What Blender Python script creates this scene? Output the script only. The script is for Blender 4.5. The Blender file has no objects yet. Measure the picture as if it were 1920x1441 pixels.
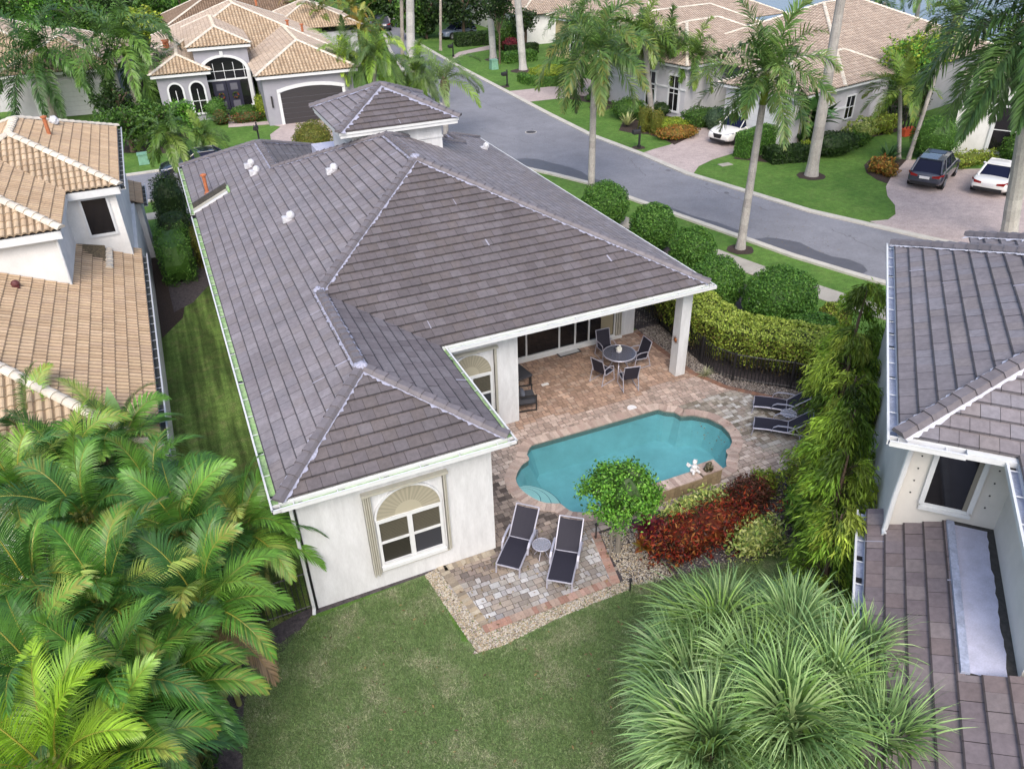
import bpy, math, random
import numpy as np
from mathutils import Vector, Matrix
from mathutils.geometry import tessellate_polygon
R = math.radians
random.seed(7)
rng = np.random.default_rng(7)
C = bpy.context.scene.collection
SC = bpy.context.scene

# ---------------------------------------------------------------- camera
CAMH = 14.5
FPX, CX, CY = 1439.7, 960.0, 720.5
_p, _y, _r = R(32.66), R(23.24), R(-1.708)
FW = np.array([math.sin(_y)*math.cos(_p), math.cos(_y)*math.cos(_p), -math.sin(_p)])
RT = np.array([math.cos(_y), -math.sin(_y), 0.0])
UP = np.cross(RT, FW)
RT, UP = RT*math.cos(_r)+UP*math.sin(_r), -RT*math.sin(_r)+UP*math.cos(_r)
cam_data = bpy.data.cameras.new('camera')
cam = bpy.data.objects.new('camera', cam_data)
C.objects.link(cam)
cam.matrix_world = Matrix(((RT[0], UP[0], -FW[0], 0), (RT[1], UP[1], -FW[1], 0), (RT[2], UP[2], -FW[2], CAMH), (0, 0, 0, 1)))
cam_data.sensor_width = 36
cam_data.lens = FPX/1920*36
cam_data.clip_end = 1500
cam_data.clip_start = 0.1
SC.camera = cam

# ---------------------------------------------------------------- light
w = bpy.data.worlds.new('World'); SC.world = w; w.use_nodes = True
nt = w.node_tree; bg = nt.nodes['Background']
sky = nt.nodes.new('ShaderNodeTexSky'); sky.sky_type = 'NISHITA'; sky.sun_disc = False
SUN_AZ, SUN_EL = R(-158), R(46)      # azimuth clockwise from +Y
sky.sun_elevation = SUN_EL; sky.sun_rotation = SUN_AZ
sky.air_density = 1.0; sky.dust_density = 4.0; sky.ozone_density = 1.0
nt.links.new(sky.outputs[0], bg.inputs[0]); bg.inputs[1].default_value = 0.15
sd = bpy.data.lights.new('sun', 'SUN'); sd.energy = 1.0; sd.angle = R(42); sd.color = (1.0, 0.975, 0.95)
sun = bpy.data.objects.new('sun', sd); C.objects.link(sun)
_d = Vector((math.sin(SUN_AZ)*math.cos(SUN_EL), math.cos(SUN_AZ)*math.cos(SUN_EL), math.sin(SUN_EL)))
sun.rotation_euler = _d.to_track_quat('Z', 'Y').to_euler(); sun.location = (0, 0, 60)
SC.view_settings.view_transform = 'Standard'; SC.view_settings.look = 'None'
SC.view_settings.exposure = 0.84; SC.view_settings.gamma = 1
SC.render.engine = 'CYCLES'
SC.cycles.use_denoising = True
SC.cycles.denoiser = 'OPENIMAGEDENOISE'
SC.cycles.denoising_input_passes = 'RGB_ALBEDO_NORMAL'
SC.cycles.denoising_prefilter = 'ACCURATE'
SC.cycles.sample_clamp_indirect = 3
SC.cycles.use_adaptive_sampling = False
SC.cycles.max_bounces = 6; SC.cycles.diffuse_bounces = 3; SC.cycles.transparent_max_bounces = 8
SC.cycles.caustics_reflective = False; SC.cycles.caustics_refractive = False
SC.render.filter_size = 1.15

# ---------------------------------------------------------------- helpers
def ray(px, py):
    return FW*FPX+RT*(px-CX)-UP*(py-CY)
def G(px, py, z=0.0):
    "the point of the level z that is seen at a photograph pixel"
    d = ray(px, py); t = (z-CAMH)/d[2]
    return (d[0]*t, d[1]*t)
def tag(o, label=None, cat=None, group=None, kind=None):
    if label: o['label'] = label
    if cat: o['category'] = cat
    if group: o['group'] = group
    if kind: o['kind'] = kind
    return o
ORG = {}
def thing(name, label, cat, loc=(0, 0, 0), rz=0.0, group=None):
    o = bpy.data.objects.new(name, None); C.objects.link(o)
    o.empty_display_size = 0.3
    o.location = loc; o.rotation_euler = (0, 0, rz)
    ORG[o.name] = np.array(loc, float)
    return tag(o, label, cat, group)
def dup(root, loc, rz, label=None, group=None, scale=None):
    r = root.copy(); C.objects.link(r); r.location = loc; r.rotation_euler = (0, 0, rz)
    if scale: r.scale = (scale,)*3 if not isinstance(scale, tuple) else scale
    if label: r['label'] = label
    if group: r['group'] = group
    for ch in root.children:
        c = ch.copy(); C.objects.link(c); c.parent = r
        for g in ch.children:
            d = g.copy(); C.objects.link(d); d.parent = c
    return r

class MB:
    def __init__(s): s.v = []; s.f = []; s.c = []; s.m = []
    def face(s, pts, col=(1, 1, 1), m=0):
        n = len(s.v); s.v.extend([tuple(p) for p in pts]); s.f.append(tuple(range(n, n+len(pts)))); s.c.append(col); s.m.append(m)
    def mesh(s, vs, fs, col=(1, 1, 1), m=0):
        n = len(s.v); s.v.extend([tuple(p) for p in vs])
        for f in fs: s.f.append(tuple(i+n for i in f)); s.c.append(col); s.m.append(m)
    def box(s, x0, x1, y0, y1, z0, z1, col=(1, 1, 1), m=0, fr=None):
        vs = [(x, y, z) for z in (z0, z1) for x, y in ((x0, y0), (x1, y0), (x1, y1), (x0, y1))]
        if fr: vs = [fr(*p) for p in vs]
        s.mesh(vs, [(0, 3, 2, 1), (4, 5, 6, 7), (0, 1, 5, 4), (1, 2, 6, 5), (2, 3, 7, 6), (3, 0, 4, 7)], col, m)
    def prism(s, poly, z0, z1, col=(1, 1, 1), m=0, caps=True):
        n = len(poly)
        A = sum(poly[i][0]*poly[(i+1) % n][1]-poly[(i+1) % n][0]*poly[i][1] for i in range(n))
        if A < 0: poly = poly[::-1]
        vs = [(x, y, z0) for x, y in poly]+[(x, y, z1) for x, y in poly]
        fs = [(i, (i+1) % n, n+(i+1) % n, n+i) for i in range(n)]
        if caps:
            for t in tessellate_polygon([[Vector((x, y, 0)) for x, y in poly]]):
                a, b, c = t
                P = [poly[a], poly[b], poly[c]]
                o = (P[1][0]-P[0][0])*(P[2][1]-P[0][1])-(P[1][1]-P[0][1])*(P[2][0]-P[0][0])
                if o < 0: a, c = c, a
                fs.append((n+a, n+b, n+c)); fs.append((c, b, a))
        s.mesh(vs, fs, col, m)
    def sheet(s, poly, z, col=(1, 1, 1), m=0, holes=()):
        loops = [poly]+list(holes); pts = [p for l in loops for p in l]
        for t in tessellate_polygon([[Vector((x, y, 0)) for x, y in l] for l in loops]):
            P = [pts[i] for i in t]
            o = (P[1][0]-P[0][0])*(P[2][1]-P[0][1])-(P[1][1]-P[0][1])*(P[2][0]-P[0][0])
            if o < 0: P = P[::-1]
            s.face([(x, y, z) for x, y in P], col, m)
    def tube(s, pts, r, n=8, col=(1, 1, 1), m=0, cap=True, radii=None):
        pts = [np.array(p, float) for p in pts]; rings = []
        prev = None
        for i, p in enumerate(pts):
            t = pts[min(i+1, len(pts)-1)]-pts[max(i-1, 0)]; t = t/(np.linalg.norm(t)+1e-9)
            if prev is None:
                a = np.array([0, 0, 1.0]) if abs(t[2]) < .9 else np.array([1.0, 0, 0])
                u = np.cross(t, a)
            else: u = prev-t*(prev@t)
            u /= np.linalg.norm(u)+1e-9; prev = u; v = np.cross(t, u)
            rr = radii[i] if radii else r
            rings.append([p+rr*(u*math.cos(2*math.pi*k/n)+v*math.sin(2*math.pi*k/n)) for k in range(n)])
        vs = [q for ring in rings for q in ring]; fs = []
        for i in range(len(pts)-1):
            for k in range(n): fs.append((i*n+k, i*n+(k+1) % n, (i+1)*n+(k+1) % n, (i+1)*n+k))
        if cap: fs += [tuple(range(n))[::-1], tuple((len(pts)-1)*n+k for k in range(n))]
        s.mesh(vs, fs, col, m)
    def lathe(s, prof, n=20, col=(1, 1, 1), m=0, c=(0, 0, 0), fr=None):
        vs = []; fs = []
        for r, z in prof:
            for k in range(n):
                a = 2*math.pi*k/n; vs.append((c[0]+r*math.cos(a), c[1]+r*math.sin(a), c[2]+z))
        for i in range(len(prof)-1):
            for k in range(n): fs.append((i*n+k, i*n+(k+1) % n, (i+1)*n+(k+1) % n, (i+1)*n+k))
        fs.append(tuple(range(n))[::-1]); fs.append(tuple((len(prof)-1)*n+k for k in range(n)))
        if fr: vs = [fr(*p) for p in vs]
        s.mesh(vs, fs, col, m)
    def ball(s, c, r, n=10, col=(1, 1, 1), m=0, sc=(1, 1, 1), jit=0):
        prof = [(math.sin(math.pi*i/n)*r+1e-4, -math.cos(math.pi*i/n)*r) for i in range(n+1)]
        vs = []; k2 = n*2
        for rr, z in prof:
            for k in range(k2):
                a = 2*math.pi*k/k2; j = 1+random.uniform(-jit, jit)
                vs.append((c[0]+rr*math.cos(a)*sc[0]*j, c[1]+rr*math.sin(a)*sc[1]*j, c[2]+z*sc[2]*j))
        fs = [(i*k2+k, i*k2+(k+1) % k2, (i+1)*k2+(k+1) % k2, (i+1)*k2+k) for i in range(n) for k in range(k2)]
        s.mesh(vs, fs, col, m)
    def build(s, name, mat, parent=None, smooth=False, world=True):
        me = bpy.data.meshes.new(name)
        v = np.array(s.v, dtype=float).reshape(-1, 3)
        o = bpy.data.objects.new(name, me)
        org = np.zeros(3)
        if parent is not None:
            org = ORG.get(parent.name, np.zeros(3)); o.parent = parent
            if world: v = v-org
        ORG[o.name] = org
        me.from_pydata(v.tolist(), [], s.f)
        mats = mat if isinstance(mat, (list, tuple)) else [mat]
        for mm in mats: me.materials.append(mm)
        if len(mats) > 1: me.polygons.foreach_set('material_index', s.m)
        ca = me.color_attributes.new('Col', 'FLOAT_COLOR', 'CORNER')
        cs = np.ones((len(me.loops), 4), dtype=np.float32)
        k = 0
        lens = np.array([len(f) for f in s.f])
        cc = np.array([c if len(c) == 3 else c[:3] for c in s.c], dtype=np.float32)
        cs[:, :3] = np.repeat(cc, lens, axis=0)
        ca.data.foreach_set('color', cs.ravel())
        if smooth: me.polygons.foreach_set('use_smooth', [True]*len(s.f))
        me.update()
        C.objects.link(o)
        return o

class MBS:
    "a set of meshes built under one name, one for each call of new()"
    def __init__(s): s.l = []
    def new(s): s.l.append(MB()); return s.l[-1]
    def build(s, name, mat, parent=None, **k): return [m.build(name, mat, parent, **k) for m in s.l if m.f]

def frame(ox, oy, ang, oz=0.0):
    "local (x,y,z) -> world; ang = compass bearing of the local y axis"
    sx, sy = math.sin(ang), math.cos(ang)
    return lambda x, y, z=0.0: (ox+y*sx+x*sy, oy+y*sy-x*sx, z+oz)

# ---------------------------------------------------------------- materials
def lin(r, g, b): return tuple(((x/255)/12.92 if x/255 <= .04045 else ((x/255+.055)/1.055)**2.4) for x in (r, g, b))
def mat(name, col=(.5, .5, .5), rough=.6, attr=False, noise=None, bump=None, metal=0, spec=.5, trans=0.0, stretch=None, alpha=None, rough_noise=0, coat=0):
    """noise=(scale, amount, [colour2]); bump=(scale, strength, distance); attr: multiply by face colour"""
    m = bpy.data.materials.new(name); m.use_nodes = True
    t = m.node_tree; N = t.nodes; L = t.links
    b = N['Principled BSDF']; b.inputs['Roughness'].default_value = rough; b.inputs['Metallic'].default_value = metal
    b.inputs['Specular IOR Level'].default_value = spec
    b.inputs['Coat Weight'].default_value = coat
    tc = N.new('ShaderNodeTexCoord')
    src = tc.outputs['Object']
    if stretch:
        mp = N.new('ShaderNodeMapping'); mp.inputs['Scale'].default_value = stretch
        L.new(src, mp.inputs[0]); src = mp.outputs[0]
    cur = None
    if attr:
        a = N.new('ShaderNodeAttribute'); a.attribute_name = 'Col'; cur = a.outputs['Color']
        if col != (1, 1, 1):
            mx = N.new('ShaderNodeMix'); mx.data_type = 'RGBA'; mx.blend_type = 'MULTIPLY'; mx.inputs[0].default_value = 1
            L.new(cur, mx.inputs[6]); mx.inputs[7].default_value = (*col, 1); cur = mx.outputs[2]
    else:
        rg = N.new('ShaderNodeRGB'); rg.outputs[0].default_value = (*col, 1); cur = rg.outputs[0]
    if noise:
        ns = noise if isinstance(noise, list) else [noise]
        for nz in ns:
            n = N.new('ShaderNodeTexNoise'); n.inputs['Scale'].default_value = nz[0]; n.inputs['Detail'].default_value = 8; n.inputs['Roughness'].default_value = .65
            L.new(src, n.inputs['Vector'])
            cr = N.new('ShaderNodeValToRGB'); cr.color_ramp.elements[0].position = .35; cr.color_ramp.elements[1].position = .65
            L.new(n.outputs['Fac'], cr.inputs[0])
            mx = N.new('ShaderNodeMix'); mx.data_type = 'RGBA'
            if len(nz) > 2:
                mul = N.new('ShaderNodeMath'); mul.operation = 'MULTIPLY'; mul.inputs[1].default_value = nz[1]
                L.new(cr.outputs[0], mul.inputs[0]); L.new(mul.outputs[0], mx.inputs[0])
                L.new(cur, mx.inputs[6]); mx.inputs[7].default_value = (*nz[2], 1)
            else:
                mx.blend_type = 'MULTIPLY'; mx.inputs[0].default_value = 1
                cr.color_ramp.elements[0].color = (1-nz[1],)*3+(1,); cr.color_ramp.elements[1].color = (1+nz[1]*.6,)*3+(1,)
                L.new(cur, mx.inputs[6]); L.new(cr.outputs[0], mx.inputs[7])
            cur = mx.outputs[2]
    L.new(cur, b.inputs['Base Color'])
    if rough_noise:
        n = N.new('ShaderNodeTexNoise'); n.inputs['Scale'].default_value = 3; L.new(src, n.inputs['Vector'])
        mr = N.new('ShaderNodeMapRange'); mr.inputs[3].default_value = rough-rough_noise; mr.inputs[4].default_value = rough+rough_noise
        L.new(n.outputs['Fac'], mr.inputs[0]); L.new(mr.outputs[0], b.inputs['Roughness'])
    if bump:
        n = N.new('ShaderNodeTexNoise'); n.inputs['Scale'].default_value = bump[0]; n.inputs['Detail'].default_value = 6
        L.new(src, n.inputs['Vector'])
        bp = N.new('ShaderNodeBump'); bp.inputs['Strength'].default_value = bump[1]; bp.inputs['Distance'].default_value = bump[2]
        L.new(n.outputs['Fac'], bp.inputs['Height']); L.new(bp.outputs[0], b.inputs['Normal'])
    if trans:
        tr = N.new('ShaderNodeBsdfTranslucent'); L.new(cur, tr.inputs[0])
        ms = N.new('ShaderNodeMixShader'); ms.inputs[0].default_value = trans
        L.new(b.outputs[0], ms.inputs[1]); L.new(tr.outputs[0], ms.inputs[2]); L.new(ms.outputs[0], N['Material Output'].inputs[0])
    if alpha is not None: b.inputs['Alpha'].default_value = alpha
    return m
M = {}
M['tile'] = mat('flat_concrete_tile', (1, 1, 1), .62, attr=True, noise=[(9, .16), (.6, .12)], bump=(60, .25, .01), spec=.4)
M['stile'] = mat('clay_tile', (1, 1, 1), .7, attr=True, noise=[(14, .10), (.9, .08)], bump=(40, .2, .01), spec=.3)
M['capgrey'] = mat('ridge_cap_tile', (.155, .142, .156), .6, attr=True, noise=(7, .15), bump=(40, .2, .01))
M['capcream'] = mat('cream_ridge_cap', (.60, .55, .47), .7, attr=True, noise=(4, .12), bump=(30, .2, .01))
M['mortar'] = mat('blue_grey_mortar', (.34, .35, .45), .8, noise=(20, .25), bump=(60, .5, .02))
M['stucco'] = mat('white_stucco', (.60, .615, .635), .85, noise=[(.5, .07), (2.0, .08), (12, .05)], stretch=(2.5, 2.5, .6), bump=(90, .25, .01), spec=.3)
M['stucco2'] = mat('weathered_stucco', (.70, .70, .69), .85, noise=[(1.3, .10), (25, .05)], bump=(70, .3, .01), spec=.3)
M['cream'] = mat('pale_cream_stucco', (.63, .61, .57), .85, noise=[(1.5, .07)], bump=(90, .25, .01), spec=.3)
M['yellow'] = mat('yellow_stucco', (.60, .50, .28), .85, noise=(2, .06), bump=(50, .2, .01), spec=.3)
M['grey'] = mat('grey_stucco', (.30, .30, .34), .85, noise=(2, .06), bump=(50, .2, .01), spec=.3)
M['lgrey'] = mat('light_grey_stucco', (.47, .47, .50), .85, noise=(2, .06), bump=(50, .2, .01), spec=.3)
M['trim'] = mat('white_trim', (.62, .64, .655), .45, noise=(5, .05))
M['algae'] = mat('gutter_algae', (.26, .46, .17), .6, noise=[(2, .8, (.40, .52, .32)), (9, .35)])
M['gutterblue'] = mat('grey_gutter_floor', (.36, .40, .52), .5, noise=[(4, .25), (25, .2)])
M['dark'] = mat('dark_metal', (.012, .012, .014), .45)
M['black'] = mat('black_aluminium', (.02, .02, .022), .5, metal=.0)
M['glassdark'] = mat('dark_window_glass', (.010, .010, .012), .08, spec=.6)
M['blind'] = mat('window_blind', (.06, .058, .05), .5, attr=True)
M['screen'] = mat('window_screen', (.035, .037, .045), .5, spec=.3)
M['tan'] = mat('tan_shutter_rail', (.42, .41, .355), .5, noise=(6, .1))
M['valance'] = mat('arched_window_blind', (.31, .29, .22), .7, attr=True)
M['terracotta'] = mat('terracotta_pipe', (.42, .14, .06), .7, noise=(12, .2))
M['ventwhite'] = mat('white_roof_vent', (.55, .56, .60), .5, noise=(10, .3))
M['asphalt'] = mat('asphalt', (.215, .22, .25), .85, noise=[(.12, .16), (.9, .10), (7, .09), (60, .22)], bump=(120, .35, .01))
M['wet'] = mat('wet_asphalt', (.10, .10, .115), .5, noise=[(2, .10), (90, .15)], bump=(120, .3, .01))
M['kerb'] = mat('kerb_concrete', (.50, .48, .43), .85, noise=[(1.5, .12), (30, .08)], bump=(60, .3, .01))
M['walk'] = mat('sidewalk_concrete', (.36, .34, .30), .85, noise=[(1.2, .15), (30, .08)], bump=(60, .3, .01))
M['paver'] = mat('clay_paver', (1, 1, 1), .75, attr=True, noise=[(25, .18), (2.0, .12)], bump=(80, .4, .01), spec=.3)
M['drive'] = mat('driveway_pavers', (.46, .385, .37), .8, noise=[(.5, .14), (3, .14), (14, .22)], bump=(50, .4, .01), spec=.3)
M['sand'] = mat('paver_bed_sand', (.075, .065, .055), .9, noise=(30, .3))
M['mulch'] = mat('dark_mulch', (.035, .024, .02), .9, noise=[(14, .9, (.07, .045, .035)), (40, .4)], bump=(40, 1, .05))
M['soil'] = mat('purple_grey_soil', (.045, .038, .045), .9, noise=[(8, .8, (.13, .11, .115)), (60, .5)], bump=(60, .8, .03))
M['pebble'] = mat('pebbles', (1, 1, 1), .7, attr=True, noise=(60, .1))
M['pool'] = mat('pool_plaster', (.34, .60, .64), .6, noise=[(.6, .16), (3, .06)])
M['poolstep'] = mat('pool_step_plaster', (.80, .88, .84), .6, noise=[(2, .05)])
M['pooltile'] = mat('waterline_tile', (.22, .22, .19), .3, noise=(30, .4))
M['tantile'] = mat('tan_wall_tile', (1, 1, 1), .5, attr=True, noise=(20, .15))
M['alu'] = mat('silver_frame', (.42, .42, .50), .35, metal=.3)
M['sling'] = mat('navy_mesh_sling', (.016, .015, .028), .75, noise=(200, .3))
M['cushion'] = mat('charcoal_cushion', (.05, .053, .065), .9, noise=(60, .2))
M['bark'] = mat('grey_palm_bark', (1, 1, 1), .9, attr=True, noise=[(6, .15), (30, .2)], bump=(20, .5, .03), stretch=(1, 1, .5))
M['wood'] = mat('brown_bark', (.12, .085, .06), .9, noise=(12, .3), bump=(20, .6, .03))
M['leaf'] = mat('leaf', (1, 1, 1), .5, attr=True, trans=.22, spec=.35)
M['palmleaf'] = mat('palm_leaf', (1, 1, 1), .42, attr=True, trans=.25, spec=.5)
M['lake'] = mat('lake_water', (.10, .13, .22), .15, noise=(.05, .15), bump=(.8, .3, .2))
M['carglass'] = mat('car_glass', (.010, .013, .035), .12, spec=.12)
M['tyre'] = mat('tyre_rubber', (.015, .015, .016), .8)
M['rim'] = mat('alloy_rim', (.35, .35, .37), .3, metal=.8)
M['orange'] = mat('orange_plastic', (.55, .09, .04), .5)
M['green_bin'] = mat('green_utility_box', (.16, .33, .24), .6, noise=(5, .2))
M['membrane'] = mat('white_roof_membrane', (.50, .51, .64), .7, noise=[(1.2, .14), (5, .10), (40, .08)], bump=(90, .2, .01))
M['flash'] = mat('dark_flashing', (.05, .048, .045), .7, noise=(10, .4))
M['statue'] = mat('white_statue', (.70, .70, .72), .6, noise=(20, .15))
M['bronze'] = mat('bronze_statue', (.05, .04, .022), .4, noise=(30, .4))
# ---------------------------------------------------------------- roofs
def clip(poly, a, b):
    "keep the part of the polygon left of a->b"
    out = []; n = len(poly); dx, dy = b[0]-a[0], b[1]-a[1]
    def sd(p): return dx*(p[1]-a[1])-dy*(p[0]-a[0])
    for i in range(n):
        p, q = poly[i], poly[(i+1) % n]; sp, sq = sd(p), sd(q)
        if sp >= 0: out.append(p)
        if sp*sq < 0:
            t = sp/(sp-sq); out.append((p[0]+t*(q[0]-p[0]), p[1]+t*(q[1]-p[1])))
    return out
FLAT_L = [(.212, .192, .208), (.222, .203, .218), (.200, .180, .194), (.234, .216, .234), (.208, .186, .194), (.204, .189, .208)]  # side slopes: sky sheen painted in as lighter tile colours
FLAT_F = [(.122, .107, .113), (.130, .115, .122), (.115, .101, .106), (.138, .124, .132), (.125, .108, .109)]  # same tiles on front slopes: shade painted in as darker colours
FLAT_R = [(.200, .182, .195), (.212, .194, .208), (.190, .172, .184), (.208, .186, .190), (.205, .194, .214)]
STILE = [(.42, .305, .20), (.39, .28, .18), (.45, .335, .225), (.41, .30, .205), (.44, .325, .21)]
STILEF = [(.45, .345, .235), (.49, .38, .265), (.41, .305, .205), (.47, .36, .25)]
SFAR = [(.42, .34, .27), (.47, .385, .31), (.38, .305, .245), (.44, .35, .27)]
SPINK = [(.43, .345, .28), (.47, .385, .315), (.40, .32, .26)]
def tiles(mb, polys, Rd, p0, e, s, style='F', pal=FLAT_L, expo=.335, width=.32, K=6, seed=0, var=.055, nose=.30, streak=.014, base=(.03, .025, .025), fr=None):
    """roof plane rising along the plan direction Rd from height e at p0; polys are convex plan polygons"""
    Rd = np.array(Rd, float); Rd /= np.linalg.norm(Rd); E = np.array([Rd[1], -Rd[0]]); p0 = np.array(p0, float)
    k = math.sqrt(1+s*s); nrm = np.array([-s*Rd[0], -s*Rd[1], 1.0])/k
    def to3(u, v, h):
        p = p0+E*u+Rd*(v/k); q = np.array([p[0], p[1], e+s*v/k])+nrm*h
        return fr(*q) if fr else tuple(q)
    rs = {}
    for poly in polys:
        uv = [((np.array(p)-p0)@E, ((np.array(p)-p0)@Rd)*k) for p in poly]
        A = sum(uv[i][0]*uv[(i+1) % len(uv)][1]-uv[(i+1) % len(uv)][0]*uv[i][1] for i in range(len(uv)))
        if A < 0: uv = uv[::-1]
        mb.face([to3(u, v, 0) for u, v in uv], base)
        u0, u1 = min(p[0] for p in uv), max(p[0] for p in uv); v0, v1 = min(p[1] for p in uv), max(p[1] for p in uv)
        for r in range(int(math.floor(v0/expo)), int(math.ceil(v1/expo))):
            off = (width/2 if r % 2 and style == 'F' else 0)
            for c in range(int(math.floor((u0-off)/width))-1, int(math.ceil((u1-off)/width))+1):
                key = (r, c)
                ua, ub = c*width+off, (c+1)*width+off; va, vb = r*expo, (r+1)*expo
                if key not in rs:
                    rr = random.Random(r*7919+c*104729+seed*31)
                    col = np.array(rr.choice(pal))*(1+rr.uniform(-var, var)); rs[key] = (tuple(col), rr.uniform(-.003, .005))
                col, dh = rs[key]
                if style == 'F': cols = [(ua+.004, ub-.004)]
                else: cols = [(ua+width*i/K, ua+width*(i+1)/K) for i in range(K)]
                for i, (xa, xb) in enumerate(cols):
                    q = [(xa, va), (xb, va), (xb, vb), (xa, vb)]
                    for j in range(len(uv)):
                        q = clip(q, uv[j], uv[(j+1) % len(uv)])
                        if len(q) < 3: break
                    if len(q) < 3: continue
                    if style == 'F':
                        def hh(u, v): return .052-.040*(v-va)/expo+dh
                    else:
                        pa = .075*abs(math.sin(math.pi*(i/K)))**.8; pb = .075*abs(math.sin(math.pi*((i+1)/K)))**.8
                        def hh(u, v): return .03-.024*(v-va)/expo+dh+pa+(pb-pa)*(u-xa)/(xb-xa)
                    vk = 1.0 if style == 'F' else (.66 if i in (0, K-1) else 1.06)  # valley dirt and barrel shading painted in: valleys darker, crests lighter
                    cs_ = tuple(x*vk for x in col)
                    # course shadow line, with edge dirt, painted dark along the tile nose
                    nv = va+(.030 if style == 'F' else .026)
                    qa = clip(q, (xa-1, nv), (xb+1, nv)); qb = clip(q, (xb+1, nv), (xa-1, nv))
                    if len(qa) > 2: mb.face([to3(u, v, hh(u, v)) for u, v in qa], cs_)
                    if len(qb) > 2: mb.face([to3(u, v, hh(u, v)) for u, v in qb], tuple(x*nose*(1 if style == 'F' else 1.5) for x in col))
                    if style == 'F' and streak and random.Random(r*31+c*17+seed).random() < streak:
                        r3 = random.Random(r*3+c*7+seed); um = xa+(xb-xa)*r3.uniform(.2, .8); w3 = r3.uniform(.008, .028); q3 = q
                        for ln_ in (((um-w3, -99), (um-w3, 999)), ((um+w3, 999), (um+w3, -99))): q3 = clip(q3, ln_[1], ln_[0]) if len(q3) > 2 else q3
                        if len(q3) > 2: mb.face([to3(u, v, hh(u, v)+.004) for u, v in q3], (.33, .33, .40))
                    low = sorted([p for p in q if abs(p[1]-va) < 1e-6])
                    if len(low) >= 2:
                        a, b = low[0], low[-1]
                        dk = tuple(x*.22 for x in col)
                        ha, hb = hh(*a), hh(*b)
                        la, lb = (0, 0) if style == 'F' else (max(ha-.035, 0), max(hb-.035, 0))
                        mb.face([to3(a[0], a[1], la), to3(b[0], b[1], lb), to3(b[0], b[1], hb), to3(a[0], a[1], ha)], col)
def caps(mb, p0, p1, style='F', w=.13, h=.10, col=(1, 1, 1), expo=.33, lift=.05):
    if isinstance(mb, MBS): mb = mb.new()
    p0, p1 = np.array(p0, float), np.array(p1, float); d = p1-p0; L = np.linalg.norm(d); t = d/L
    sd_ = np.cross(t, [0, 0, 1]); sd_ /= np.linalg.norm(sd_); up = np.cross(sd_, t)
    n = max(1, round(L/expo)); st = L/n
    if style == 'F': sec = [(-1, -.35), (-.62, .8), (.62, .8), (1, -.35)]
    else: sec = [(math.cos(math.pi*(1-i/6.)), math.sin(math.pi*i/6.)*1.0-.1) for i in range(7)]
    for i in range(n):
        j = random.uniform(-.006, .006); cc = tuple(np.array(col)*random.uniform(.88, 1.1))
        a = p0+t*(i*st-.03); b = p0+t*((i+1)*st+.03)
        ra = [a+sd_*(x*w*1.08+j)+up*(y*h+.03+lift) for x, y in sec]; rb = [b+sd_*(x*w*.92)+up*(y*h*.9+lift) for x, y in sec]
        m_ = len(sec)
        mb.mesh(ra+rb, [(k, k+1, m_+k+1, m_+k) for k in range(m_-1)]+[tuple(range(m_))[::-1]], cc)
def mortar(mb, p0, p1, fall, w0=.17, amp=.12, sides=(1, -1)):
    if isinstance(mb, MBS): mb = mb.new()
    p0, p1 = np.array(p0, float), np.array(p1, float); d = p1-p0; L = np.linalg.norm(d); t = d/L
    sd_ = np.cross(t, [0, 0, 1]); sd_ /= np.linalg.norm(sd_)
    for sg in sides:
        n = int(L/.07); wv = [w0+random.uniform(0, amp)*(random.random() < .6) for _ in range(n+1)]
        for i in range(n):
            q = []
            for k, ww in ((i, .02), (i, wv[i]), (i+1, wv[i+1]), (i+1, .02)):
                q.append(p0+t*(L*k/n)+sd_*sg*ww+np.array([0, 0, .060-fall*ww]))
            mb.face(q if sg < 0 else q[::-1])
def gutter(mb, a, b, out, z, wd=.19, dp=.10, hang=.85):
    "a,b inner line (plan), out = outward unit vector; materials 0 white, 1 floor, 2 dark"
    a, b, out = np.array(a, float), np.array(b, float), np.array(out, float)
    t = b-a; L = np.linalg.norm(t); t /= L
    fr = lambda x, y, zz: (a[0]+t[0]*x+out[0]*y, a[1]+t[1]*x+out[1]*y, zz)
    mb.box(0, L, 0, .012, z-dp, z+.01, m=0, fr=fr)
    mb.box(0, L, .012, wd-.02, z-dp, z-dp+.02, m=0, fr=fr)
    mb.face([fr(0, .012, z-dp+.023), fr(L, .012, z-dp+.023), fr(L, wd-.02, z-dp+.023), fr(0, wd-.02, z-dp+.023)], m=1)
    mb.box(0, L, wd-.02, wd, z-dp, z, m=0, fr=fr)
    mb.box(0, L, wd-.035, wd+.008, z, z+.014, m=0, fr=fr)
    n = max(1, int(L/hang))
    for i in range(n):
        x = (i+.5)*L/n; mb.box(x-.012, x+.012, .012, wd-.03, z-.012, z-.004, m=0, fr=fr)
        if random.random() < .5: mb.box(x+.1, x+.16+random.random()*.08, .03, wd-.05, z-dp+.024, z-dp+.03, m=2, fr=fr)
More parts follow.
